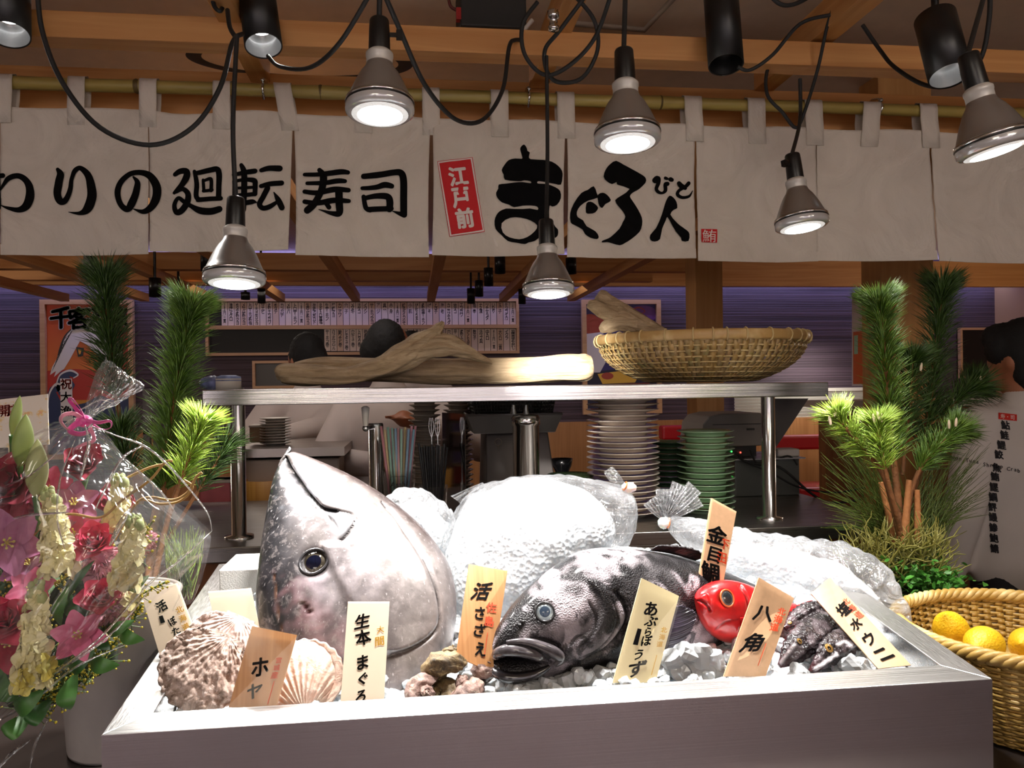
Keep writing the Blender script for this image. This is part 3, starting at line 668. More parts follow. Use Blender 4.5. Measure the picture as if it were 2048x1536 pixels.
mb = MB(); f1 = tp(0, TL_); mb.b2(f1.x, f1.x+Wd, f1.y-.004, f1.y, ZL, f1.z-.003); mb.build('back_panel', STX, tray)
mb = MB(); ins = [(e, e), (Wd-e, e), (Wd-e, TL_-e), (e, TL_-e)]
for i in range(4):
    a, b = ins[i], ins[(i+1) % 4]; mb.add([tp(*a, -.003), tp(*b, -.003), tp(*b, -.085), tp(*a, -.085)], [(3, 2, 1, 0)], 0, False)
mb.add([tp(*q, -.085) for q in ins], [(0, 1, 2, 3)], 0, False); mb.build('basin', STX, tray)
# crushed ice bed
t = NT('crushed_ice'); v = t.co((1, 1, 1)); vo = t.n('ShaderNodeTexVoronoi'); vo.inputs['Scale'].default_value = 120; t.l(v, vo.inputs['Vector'])
t.set(col=t.ramp(vo.outputs['Distance'], [(.0, lin('ffffff')), (.6, lin('e4ebf0'))]), rough=.18, Subsurface_Weight=.4, Subsurface_Radius=(.02, .022, .024), Coat_Weight=.6)
t.bump(vo.outputs['Distance'], .55, .008); ICE = t.mat
t = NT('clear_ice'); t.set(col=lin('f6fafc'), rough=.06, Transmission_Weight=.5, IOR=1.31, Coat_Weight=.6); CICE = t.mat
def chunk(mb, c, s, seed, mi=0, p=5.0, sm=True):
    rn = random.Random(seed); R_ = Matrix.Rotation(rn.uniform(0, 6), 3, (rn.uniform(-1, 1), rn.uniform(-1, 1), rn.uniform(-1, 1)))
    n = 8; rows = []
    for i in range(n+1):
        th = PI*i/n; row = []
        for j in range(12):
            ph = 2*PI*j/12; d = Vector((math.sin(th)*math.cos(ph), math.sin(th)*math.sin(ph), math.cos(th)))
            k = (abs(d.x)**p+abs(d.y)**p+abs(d.z)**p)**(-1/p)
            q = d*k*s*.5; q = Vector((q.x*1.15, q.y*.9, q.z*1.0))
            q += d*s*.12*nz(d.x*2+seed*3.1, d.y*2, d.z*2)
            row.append(R_ @ q+Vector(c))
        rows.append(row)
    mb.grid(rows, cv=True, mi=mi, sm=sm)
def bed(u, v):
    return -.045+.012*nz(u*9, v*9)+.05*(v/TL_)**1.5+.02*math.exp(-((u-.62)/.3)**2)
mb = MB(); nu, nv = 150, 76
mb.grid([[tp(e+.002+(Wd-2*e-.004)*i/nu, e+.002+(TL_-2*e-.004)*j/nv, bed(Wd*i/nu, TL_*j/nv)+.007*nz(i*.55, j*.55)+.004*nz(i*1.7, j*1.7)) for j in range(nv+1)] for i in range(nu+1)])
rn = random.Random(3)
for k in range(420):
    u, v = rn.uniform(e+.015, Wd-e-.015), e+.012+(TL_-2*e-.02)*rn.random()**1.7
    chunk(mb, tp(u, v, bed(u, v)+rn.uniform(0, .012)), rn.uniform(.010, .022), k)
tag(mb.build('crushed_ice', ICE), 'bed of crushed ice filling the steel fish tray', 'ice', None, 'stuff')
# loose clear ice cubes that show singly along the front
cubes = [(1345, 1322, .024), (1372, 1308, .026), (1400, 1312, .027), (1425, 1322, .024), (1358, 1345, .024), (1385, 1340, .026), (1412, 1344, .025), (1436, 1348, .022), (1205, 1355, .022), (1180, 1362, .02),
         (1232, 1350, .018), (1255, 1358, .018), (1130, 1366, .022), (1095, 1372, .022), (1062, 1376, .02), (1030, 1374, .022), (1155, 1352, .018), (1700, 1330, .022), (1725, 1338, .022), (1600, 1345, .02), (1590, 1356, .017)]
names = ['at the left of the heap under the red fish', 'on top of the heap under the red fish', 'topmost middle of the heap under the red fish', 'topmost right of the heap beside the two-character tan tag', 'lower left in the heap under the red fish',
         'low in the middle of the heap under the red fish', 'low at the right of the heap under the red fish', 'lowest beside the foot of the two-character tan tag', 'left of the foot of the pale yellow tag', 'second from the foot of the pale yellow tag',
         'touching the foot of the pale yellow tag', 'small, behind the foot of the pale yellow tag', 'under the middle of the big fish jaw', 'third from the shells, under the big fish jaw', 'second from the shells, under the big fish jaw', 'next to the shells, under the big fish chin',
         'small, tucked under the back of the big fish jaw', 'behind the snout of the nearest small dark fish', 'beside the foot of the rightmost slanted tag', 'between the two small dark fish snouts', 'in front of the two small dark fish snouts']
for k, ((px, py, s), nm) in enumerate(zip(cubes, names)):
    mb = MB(); c = W(px, py, 1.085); chunk(mb, c, s*1.1, 900+k, 0, 12.0, False); tag(mb.build('ice_cube', CICE), 'clear ice cube '+nm, 'ice cube', 'loose ice cubes along the tray front')
# ================================================================ fish bodies
def proj(P):
    d = P-np.array(EYE); k = d @ np.array(F); return np.stack([1024+FPX*(d @ np.array(CR))/k, 768-FPX*(d @ np.array(CU))/k], 1)
def seg_dist(P, line):
    """2D distance of points P to polyline, and position (0..1) along it"""
    best = np.full(len(P), 1e9); pos = np.zeros(len(P)); k = len(line)-1
    for i in range(k):
        a, b = np.array(line[i], float), np.array(line[i+1], float); ab = b-a
        t = np.clip(((P-a) @ ab)/(ab @ ab+1e-9), 0, 1); d = np.linalg.norm(P-(a+t[:, None]*ab), axis=1)
        m = d < best; best[m] = d[m]; pos[m] = (i+t[m])/k
    return best, pos
def inside(P, poly):
    r = np.zeros(len(P), bool); n = len(poly)
    for i in range(n):
        (x0, y0), (x1, y1) = poly[i], poly[i-1]
        c = ((y0 > P[:, 1]) != (y1 > P[:, 1])) & (P[:, 0] < (x1-x0)*(P[:, 1]-y0)/((y1-y0)+1e-12)+x0)
        r ^= c
    return r
class Fish:
    """st: [(ax,ay,bx,by,Y,T)] pixel ends of each section, depth, half thickness"""
    def __init__(s, st, nt=24, nphi=160, p=2.3):
        q = cr(st, nt); s.nt, s.np = len(q), nphi; V, N, PH = [], [], []
        for a in q:
            A, B = W(a[0], a[1], a[4]), W(a[2], a[3], a[4]); c = (A+B)/2; h = (B-A)/2; d = Vector((0, -1, 0))*a[5]
            for j in range(nphi):
                ph = 2*PI*j/nphi; cx, sy = math.cos(ph), math.sin(ph)
                k = (abs(cx)**p+abs(sy)**p)**(-1/p)
                v = c+h*cx*k+d*sy*k; V.append(v); N.append(h*cx/(h.length+1e-4)+d*sy/(a[5]+1e-4)); PH.append(ph)
        s.V = np.array(V); N = np.array(N); s.N = N/np.linalg.norm(N, axis=1)[:, None]; s.PH = np.array(PH); s.t = np.repeat(np.linspace(0, 1, s.nt), nphi)
        s.front = np.sin(s.PH) > -.15; s.px = proj(s.V); s.C = np.zeros((len(s.V), 3)); s.side = np.cos(s.PH)   # side: -1 = a end, 1 = b end
        s.tree()
    def tree(s):
        fs = []; n = s.np
        for i in range(s.nt-1):
            for j in range(n): fs.append((i*n+j, i*n+(j+1) % n, (i+1)*n+(j+1) % n, (i+1)*n+j))
        s.fs = fs; s.bvh = BVHTree.FromPolygons([tuple(v) for v in s.V], fs)
    def hit(s, px, py):
        d = ray(px, py).normalized(); h = s.bvh.ray_cast(EYE, d)
        if h[0] is None:
            h = s.bvh.find_nearest(EYE+d*float(np.linalg.norm(s.V.mean(0)-np.array(EYE))))
        n = h[1]; n = n if n.dot(d) < 0 else -n
        return h[0], n
    def groove(s, line, w, depth, col=None, n=8, cw=None, taper=None):
        line = [tuple(x[:2]) for x in cr(line, n)]; d, pos = seg_dist(s.px, line)
        ww = w*(np.interp(pos, np.linspace(0, 1, len(taper)), taper) if taper else 1)
        g = np.exp(-(d/ww)**2)*s.front
        s.V -= s.N*(depth*g)[:, None]
        if col is not None:
            a = np.clip(np.exp(-(d/((cw or .8)*ww))**2)*1.2, 0, 1)*s.front; s.C = s.C*(1-a[:, None])+np.array(col[:3])*a[:, None]
    def plate(s, poly, h, edge=10, col=None, ca=.5):
        poly = [tuple(x[:2]) for x in cr(poly, 6, True)]; i = inside(s.px, poly) & s.front; d, _ = seg_dist(s.px, poly+[poly[0]])
        g = np.where(i, np.clip(d/edge, 0, 1), 0); g = g*g*(3-2*g); s.V += s.N*(h*g)[:, None]
        if col is not None:
            a = g*ca; s.C = s.C*(1-a[:, None])+np.array(col[:3])*a[:, None]
    def dent(s, c, r, depth, col=None):
        d = np.linalg.norm(s.px-np.array(c), axis=1); g = np.exp(-(d/r)**4)*s.front; s.V -= s.N*(depth*g)[:, None]
        if col is not None: s.C = s.C*(1-g[:, None])+np.array(col[:3])*g[:, None]
    def noisy(s, amp, f):
        s.V += s.N*np.array([amp*nz(*(v*f)) for v in s.V])[:, None]
    def mesh(s, name, mat, parent):
        s.tree(); mb = MB(); mb.add([tuple(v) for v in s.V], s.fs, 0, True); n = s.np
        mb.add([tuple(v) for v in s.V[:n]], [tuple(range(n-1, -1, -1))]); mb.add([tuple(v) for v in s.V[-n:]], [tuple(range(n))])
        cc = np.vstack([s.C, s.C[:n], s.C[-n:]])
        return mb.build(name, mat, parent, cols={'pig': cc})
def fish_mat(name, rough=.3, streak=0, streakcol='ffffff', mott=None, scale_bump=0, coat=.5, metal=0, bs=60, msc=14, spec=.5, ma=.85):
    t = NT(name); at = t.n('ShaderNodeAttribute', attribute_name='pig'); c = at.outputs['Color']; v = t.co((1, 1, 1))
    f = t.noise(v, 45, 6, .65); c = t.mix(.55, c, t.ramp(f, [(.3, (.25, .25, .25, 1)), (.7, (.8, .8, .8, 1))]), 'OVERLAY')
    if mott:
        g = t.noise(v, msc, 8, .72, .6); m = t.ramp(g, [(.53, (0, 0, 0, 1)), (.60, (ma, ma, ma, 1))]); c = t.mix(m, c, lin(mott))
    if streak:
        h = t.noise(t.co((210, 210, 9), rot=(.1, .5, 0)), 1, 3, .6); m = t.ramp(h, [(.64, (0, 0, 0, 1)), (.76, (streak,)*3+(1,))]); c = t.mix(m, c, lin(streakcol))
        rr = t.n('ShaderNodeMapRange'); rr.inputs['To Min'].default_value = rough*.7; rr.inputs['To Max'].default_value = rough*1.7; t.l(f, rr.inputs[0]); t.set(rough=rr.outputs[0])
    else: t.set(rough=rough)
    t.set(col=c, metal=metal, Coat_Weight=coat); t.b.inputs['Specular IOR Level'].default_value = spec; t.b.inputs['Coat Roughness'].default_value = .12
    if scale_bump:
        vo = t.n('ShaderNodeTexVoronoi'); vo.inputs['Scale'].default_value = scale_bump; t.l(v, vo.inputs['Vector']); t.bump(vo.outputs['Distance'], .45, .003)
    else: t.bump(t.noise(v, bs, 6, .6), .15, .004)
    return t.mat
L3 = lambda h: np.array(lin(h)[:3])
CORNEA = film('clear_cornea', .05, rough=.03, bs=3, bump=.0, haze=.0, spec=.6)
def eye(parent, c, n, r, iris, pupil='0a0d18', ring=None, rr=.62, name='eye', bulge=.5):
    q = n.to_track_quat('Z', 'Y').to_matrix().to_4x4(); M = Matrix.Translation(c) @ q
    mb = MB(); mb.lathe([(r*math.cos(a), r*bulge*math.sin(a)) for a in np.linspace(0, PI/2-.01, 12)], 36, M)
    o = mb.build(name, CORNEA, parent)
    mb = MB(); mb.lathe([(r*1.02, r*.02), (r*.9, r*.06), (r*rr, r*.10)], 36, M, 0); mb.lathe([(r*rr, r*.10), (r*rr*.5, r*.14), (r*.01, r*.15)], 36, M, 1)
    mats = [plain(iris, .25, .4), plain(pupil, .08)]
    mb.build('iris', mats, o)
    if ring:
        mb = MB(); mb.tube([M @ Vector((r*1.05*math.cos(a), r*1.05*math.sin(a), r*.05)) for a in np.linspace(0, 2*PI, 40)[:-1]], r*.12, 8, close=True); mb.build('eyelid', plain(ring, .35, Coat_Weight=.6), o)
    return o
# ---------------------------------------------------------------- tuna head
tuna = T('tuna_head', 'huge grey tuna head standing mouth upward in the ice', 'fish head', (W(700, 1400, 1.2).x, 1.2, W(700, 1400, 1.2).z))
fh = Fish([(565, 914, 569, 908, 1.41, .004), (559, 922, 588, 904, 1.405, .012), (553, 939, 618, 914, 1.40, .022), (544, 968, 668, 935, 1.385, .036), (537, 1005, 722, 962, 1.365, .050), (530, 1045, 776, 997, 1.345, .065),
           (524, 1085, 826, 1037, 1.325, .078), (519, 1125, 866, 1080, 1.305, .088), (514, 1175, 898, 1130, 1.285, .096), (515, 1230, 912, 1190, 1.265, .100), (528, 1290, 910, 1255, 1.245, .100), (552, 1345, 895, 1320, 1.225, .096), (585, 1395, 870, 1380, 1.21, .088), (620, 1440, 830, 1432, 1.20, .07)], 20, 200, 2.25)
s = fh.side; tt = fh.t
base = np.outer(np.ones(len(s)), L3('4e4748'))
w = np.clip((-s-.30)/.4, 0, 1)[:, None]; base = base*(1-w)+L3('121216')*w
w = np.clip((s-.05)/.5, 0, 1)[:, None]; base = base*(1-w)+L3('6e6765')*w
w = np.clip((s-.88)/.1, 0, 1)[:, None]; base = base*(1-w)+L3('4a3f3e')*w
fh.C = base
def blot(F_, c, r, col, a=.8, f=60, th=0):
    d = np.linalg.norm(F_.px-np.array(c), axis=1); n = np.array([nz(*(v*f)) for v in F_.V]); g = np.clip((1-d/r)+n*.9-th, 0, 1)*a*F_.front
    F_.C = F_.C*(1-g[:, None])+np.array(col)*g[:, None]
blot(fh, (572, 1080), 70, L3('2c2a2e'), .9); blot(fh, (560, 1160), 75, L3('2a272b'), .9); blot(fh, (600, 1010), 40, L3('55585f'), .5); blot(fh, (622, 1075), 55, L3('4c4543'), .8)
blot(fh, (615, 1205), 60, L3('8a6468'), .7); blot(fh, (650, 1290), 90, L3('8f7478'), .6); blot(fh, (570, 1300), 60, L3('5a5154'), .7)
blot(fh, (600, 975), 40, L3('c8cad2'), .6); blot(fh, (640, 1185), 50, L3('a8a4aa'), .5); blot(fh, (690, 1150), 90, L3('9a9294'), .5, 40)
fh.plate([(590, 986), (630, 1009), (651, 1030), (667, 1049), (679, 1080), (700, 1062), (711, 1039), (703, 1029), (674, 1022), (640, 1012), (611, 983)], .003, 8, L3('7d7f84'), .7)
fh.plate([(640, 1090), (700, 1075), (770, 1015), (815, 1067), (846, 1114), (867, 1161), (879, 1215), (876, 1255), (840, 1290), (780, 1310), (720, 1290), (690, 1200)], .006, 14)
fh.groove([(561, 908), (570, 932), (581, 948), (597, 968), (611, 986), (623, 998), (639, 1014), (655, 1021), (674, 1024)], 7.5, .022, L3('060506'), taper=[1.5, 1.3, 1.1, .8, .6, .45, .35], cw=.95)
K = L3('1b191b')
fh.groove([(665, 1021), (691, 1025), (705, 1030), (711, 1039), (705, 1053), (691, 1072), (679, 1084)], 2.4, .0035, K)
fh.groove([(592, 989), (611, 998), (630, 1010), (651, 1031), (667, 1050), (679, 1076)], 2, .002, L3('c9cacc'))
fh.groove([(766, 1005), (815, 1067), (846, 1114), (867, 1161), (879, 1208), (879, 1243), (865, 1271), (824, 1297), (780, 1312)], 2.6, .005, K, cw=.7)
fh.groove([(782, 1020), (813, 1063), (846, 1113)], 5, .002, L3('cfd0d4')); fh.groove([(680, 1078), (700, 1090), (715, 1110)], 1.6, .001, L3('3a3536'))
fh.groove([(548, 1150), (551, 1185), (556, 1230), (566, 1275), (580, 1330)], 1.8, .003, L3('6b4a38')); fh.groove([(600, 1203), (610, 1215), (622, 1232)], 3, .006, L3('4a1420'), taper=[.3, 1, .3]); fh.groove([(718, 1040), (735, 1038), (748, 1036)], 1.3, .001, K)
fh.dent((628, 1126), 27, .010, L3('1a191c'))
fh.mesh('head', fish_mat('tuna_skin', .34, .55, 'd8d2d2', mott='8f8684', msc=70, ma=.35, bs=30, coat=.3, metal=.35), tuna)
c, n = fh.hit(628, 1126); eye(tuna, c+n*.001, n, .0195, '4a4336', '060b1c', None, .6, bulge=.45)
M = Matrix.Translation(c+n*.004) @ n.to_track_quat('Z', 'Y').to_matrix().to_4x4()
mb = MB(); mb.tube([M @ Vector((.0205*(1+.12*max(0, math.cos(a-.6)))*math.cos(a), .0205*math.sin(a), .001)) for a in np.linspace(0, 2*PI, 48)[:-1]], .0022, 8, close=True); mb.build('eyelid', plain('2b2a2d', .25, Coat_Weight=.6), tuna)
# ---------------------------------------------------------------- big mottled fish
big = T('skilfish', 'big mottled black and white fish lying on ice with its mouth open', 'fish', tuple(W(1200, 1330, 1.2)))
st = [(985, 1290, 990, 1352, 1.10, .010), (993, 1262, 1005, 1362, 1.105, .026), (1012, 1230, 1042, 1364, 1.11, .038), (1036, 1200, 1088, 1356, 1.12, .048), (1072, 1166, 1136, 1346, 1.135, .057), (1112, 1134, 1184, 1334, 1.15, .065),
      (1158, 1107, 1236, 1322, 1.17, .072), (1215, 1098, 1290, 1314, 1.19, .076), (1285, 1102, 1346, 1312, 1.215, .076), (1350, 1112, 1402, 1310, 1.24, .072), (1410, 1128, 1452, 1298, 1.265, .063), (1470, 1152, 1500, 1272, 1.285, .048), (1530, 1178, 1545, 1248, 1.30, .03)]
fb = Fish(st, 22, 180, 2.2); s = fb.side
base = np.outer(np.ones(len(s)), L3('161416')); nn = np.array([nz(*(v*11))+.6*nz(*(v*26)) for v in fb.V]); n2 = np.array([nz(*(v*40+7)) for v in fb.V])
w = np.clip((nn+.35*n2-.17)/.08, 0, 1)[:, None]*.85; base = base*(1-w)+L3('a39aa0')*w; fb.C = base
for (x, y), r, col, a in (((1130, 1190), 55, 'd4c9cf', .9), ((1165, 1215), 45, 'd0c4ca', .8), ((1055, 1275), 30, 'bdb4b8', .7), ((1190, 1122), 50, 'c8bcc2', .9), ((1250, 1105), 45, 'bfb5ba', .7), ((1380, 1275), 60, 'c9bdc5', .9), ((1120, 1255), 40, 'b8acb2', .6), ((1090, 1160), 25, '33302f', .9),
                       ((1150, 1155), 45, '3a3638', .9), ((1195, 1230), 50, '2c2a2b', .9), ((1180, 1290), 60, '2b292a', .95), ((1020, 1240), 28, '242325', .9), ((1310, 1170), 70, '4b484a', .75), ((1080, 1330), 70, '2a2729', .9), ((1065, 1235), 24, '2a2829', .7)):
    blot(fb, (x, y), r, L3(col), a, 45)
fb.plate([(1165, 1150), (1210, 1165), (1235, 1190), (1246, 1225), (1243, 1258), (1215, 1295), (1170, 1320), (1130, 1325), (1120, 1290), (1175, 1260), (1195, 1210)], .006, 16)
fb.groove([(1232, 1185), (1252, 1215), (1255, 1245), (1237, 1277), (1205, 1305), (1165, 1325)], 5, .010, L3('161416'), taper=[.5, 1, 1.2, 1.1, .9, .5]); fb.groove([(1222, 1195), (1234, 1228), (1225, 1262), (1195, 1295), (1155, 1315)], 2.4, .004, L3('232022'))
fb.groove([(1178, 1205), (1192, 1235), (1185, 1265), (1160, 1290)], 2.5, .003, L3('2b2829')); fb.groove([(1200, 1170), (1225, 1185), (1240, 1180)], 2.5, .003, L3('242123'))
fb.groove([(1062, 1276), (1090, 1281), (1113, 1292), (1122, 1306)], 5, .008, L3('1d1a1b'), taper=[.4, 1, 1.2, .6])
fb.groove([(982, 1318), (1000, 1322), (1030, 1324), (1065, 1328), (1100, 1330)], 15, .036, L3('100b0c'), taper=[1, 1.1, 1.0, .6, .3], cw=.8)
fb.dent((1089, 1224), 19, .006, L3('201f21'))
fb.mesh('body', fish_mat('mottled_skin', .36, 0, mott='100e10', msc=34, scale_bump=420, coat=.12, spec=.22), big)
c, n = fb.hit(1089, 1225); eye(big, c+n*.003, n, .0125, '8d979c', '2a3644', '1d1c1e', .6, bulge=.75)
def surf_tube(F_, pts, rad, off, name, mat, parent, sub=6, n=12):
    q = cr(pts, sub); r = cr([(x,) for x in rad], sub); P = []
    for p in q:
        c, nn = F_.hit(p[0], p[1]); P.append(c+nn*off)
    P = [sum((P[max(0, min(len(P)-1, i+k))] for k in (-2, -1, 0, 1, 2)), Vector())/5 for i in range(len(P))]
    mb = MB(); mb.tube(P, [x[0] for x in r], n); return mb.build(name, mat, parent)
LIP = plain('4a4548', .22, var=.5, bs=300, Coat_Weight=.8, name='wet_lip'); LIPD = plain('242124', .22, var=.4, bs=260, Coat_Weight=.8, name='dark_wet_lip')
surf_tube(fb, [(990, 1318), (996, 1303), (1020, 1297), (1050, 1301), (1080, 1313), (1104, 1327)], [.005, .0075, .0085, .008, .006, .003], .003, 'upper_lip', LIP, big)
surf_tube(fb, [(1012, 1285), (1050, 1282), (1085, 1293), (1112, 1307), (1120, 1318), (1108, 1330)], [.003, .005, .007, .0085, .007, .003], .002, 'jaw_flap', LIP, big)
surf_tube(fb, [(990, 1338), (1003, 1350), (1035, 1353), (1070, 1346), (1100, 1334)], [.004, .008, .008, .0065, .003], .003, 'lower_lip', LIPD, big)
def fin(F_, root, tip, name, mat, parent, lift=.01, nray=26):
    """fin membrane between a root line and a tip line, with pleats for rays"""
    a, b = cr(root, 10), cr(tip, 10); A = [F_.hit(p[0], p[1]) for p in a]; rows = []
    for i in range(len(a)):
        u = i/(len(a)-1); c, n = A[i]; q = ray(b[i][0], b[i][1]); dd = (c-EYE).length
        e2 = EYE+q.normalized()*(dd-lift); pl = [c.lerp(e2, k/6)+n*(.0012*math.cos(u*nray*PI)*(k/6)+.002+.004*math.sin(PI*k/6)) for k in range(7)]; rows.append(pl)
    # finer along the width for the pleats
    R_ = []
    for i in range(len(rows)-1):
        for j in range(4): R_.append([rows[i][k].lerp(rows[i+1][k], j/4) for k in range(7)])
    R_.append(rows[-1]); m = len(R_)
    R_ = [[p+A[min(i//4, len(A)-1)][1]*.0014*math.cos(i/m*nray*2*PI)*(k/6) for k, p in enumerate(row)] for i, row in enumerate(R_)]
    mb = MB(); mb.grid(R_); o = mb.build(name, mat, parent); sd = o.modifiers.new('t', 'SOLIDIFY'); sd.thickness = .0016; return o
FIND = plain('3b3240', .3, var=.3, bs=200, Coat_Weight=.5, name='dark_fin')
fin(fb, [(1340, 1215), (1338, 1245), (1330, 1280), (1325, 1310)], [(1362, 1212), (1388, 1225), (1380, 1260), (1345, 1300)], 'pectoral_fin', FIND, big, .008)
fin(fb, [(1300, 1104), (1340, 1110), (1390, 1124)], [(1330, 1096), (1385, 1102), (1425, 1122)], 'dorsal_fin', plain('201d20', .4, name='black_fin'), big, -.01, 16)
for px, py in ((1046, 1243), (1040, 1250)):
    c, n = fb.hit(px, py); mb = MB(); mb.ball(c, .003, 8, sc=(1, 1, .7)); mb.build('nostril', plain('121112', .3), big)
# ---------------------------------------------------------------- red fish
red = T('red_snapper', 'bright red fish with a big round eye beside the mottled fish', 'fish', tuple(W(1460, 1280, 1.2)))
fr = Fish([(1391, 1196, 1393, 1206, 1.155, .006), (1400, 1180, 1397, 1234, 1.16, .018), (1422, 1167, 1414, 1262, 1.17, .029), (1452, 1161, 1440, 1280, 1.185, .036), (1486, 1166, 1476, 1287, 1.20, .038), (1522, 1180, 1516, 1276, 1.22, .034), (1558, 1198, 1555, 1256, 1.24, .025), (1592, 1208, 1590, 1240, 1.26, .012)], 16, 120, 2.1)
fr.C = np.outer(np.ones(len(fr.V)), L3('c61519')); w = np.clip((fr.side-.3)/.7, 0, 1)[:, None]*.35; fr.C = fr.C*(1-w)+L3('e0483c')*w
fr.plate([(1394, 1195), (1412, 1185), (1420, 1200), (1418, 1218), (1405, 1228), (1396, 1215)], .004, 7)
fr.groove([(1389, 1201), (1402, 1203), (1415, 1212), (1421, 1222)], 2.4, .006, L3('5c0508')); fr.groove([(1480, 1170), (1496, 1200), (1497, 1240), (1480, 1275)], 3, .005, L3('7a0a0c')); fr.groove([(1430, 1262), (1450, 1245), (1475, 1240)], 2, .002, L3('8d0d10'))
fr.dent((1452, 1197), 16, .005, L3('8d1a14'))
fr.mesh('body', fish_mat('red_skin', .3, 0, coat=.5, bs=90), red)
c, n = fr.hit(1452, 1197); eye(red, c+n*.002, n, .0118, '83888c', '30363a', 'd8632e', .72, bulge=.4)
FINR = plain('b01a1c', .35, var=.2, bs=200, name='red_fin')
fin(fr, [(1478, 1235), (1478, 1250), (1474, 1262)], [(1520, 1235), (1535, 1258), (1515, 1280)], 'pectoral_fin', FINR, red, .006, 14)
fin(fr, [(1590, 1212), (1591, 1224), (1590, 1236)], [(1622, 1204), (1616, 1225), (1620, 1246)], 'tail_fin', FINR, red, .0, 12)
# ---------------------------------------------------------------- small ridged dark fish
def ridged(label, st, ridges, ey, er):
    e = T('poacher_fish', label, 'fish', tuple(W(st[2][2], st[2][3], st[2][4]))); f_ = Fish(st, 14, 72, 2.0)
    f_.C = np.outer(np.ones(len(f_.V)), L3('1d1518')); n = np.array([nz(*(v*60)) for v in f_.V]); w = np.clip((n-.05)/.2, 0, 1)[:, None]*.5; f_.C = f_.C*(1-w)+L3('6b6064')*w
    w = np.clip((.25-f_.t)/.2, 0, 1)[:, None]*.6; f_.C = f_.C*(1-w)+L3('4a1c20')*w
    f_.V += f_.N*(.0022*np.cos(f_.PH*8)*(np.cos(f_.t*70)*.5+.6)*np.clip(f_.t*6-.6, 0, 1))[:, None]
    for r in ridges: f_.groove(r, 4, -.003, L3('c9c2c6'))
    f_.dent(ey, er*1.3, .001, L3('1c1618'))
    f_.mesh('body', fish_mat('ridged_skin', .35, 0, coat=.25, scale_bump=260, spec=.3), e)
    c, n = f_.hit(*ey); eye(e, c+n*.0012, n, er*.00072, 'b98f4a', '17100c', None, .45, bulge=.6); return e
ridged('small dark ridged fish pointing its snout down, half behind the two-character tan tag', [(1556, 1328, 1560, 1336, 1.10, .004), (1563, 1308, 1590, 1328, 1.105, .011), (1572, 1280, 1622, 1308, 1.12, .018), (1592, 1256, 1648, 1286, 1.14, .021), (1618, 1238, 1672, 1262, 1.17, .02), (1645, 1222, 1690, 1240, 1.20, .016)],
       [[(1563, 1325), (1575, 1308), (1590, 1290)]], (1598, 1283), 6)
ridged('small dark ridged fish with a yellow ringed eye near the tray corner', [(1617, 1340, 1624, 1346, 1.09, .004), (1632, 1312, 1652, 1334, 1.095, .010), (1646, 1282, 1690, 1318, 1.11, .017), (1668, 1264, 1712, 1302, 1.13, .019), (1700, 1250, 1735, 1285, 1.16, .017), (1730, 1240, 1752, 1264, 1.19, .012)],
       [[(1630, 1338), (1650, 1325), (1672, 1308)], [(1676, 1290), (1690, 1284), (1702, 1292)]], (1657, 1297), 9)
ridged('dark ridged fish body lying behind the other two, near the red tail', [(1565, 1250, 1572, 1262, 1.20, .008), (1590, 1222, 1612, 1246, 1.21, .018), (1620, 1205, 1640, 1232, 1.225, .018), (1655, 1205, 1668, 1226, 1.24, .013)], [], (1580, 1246), 4)
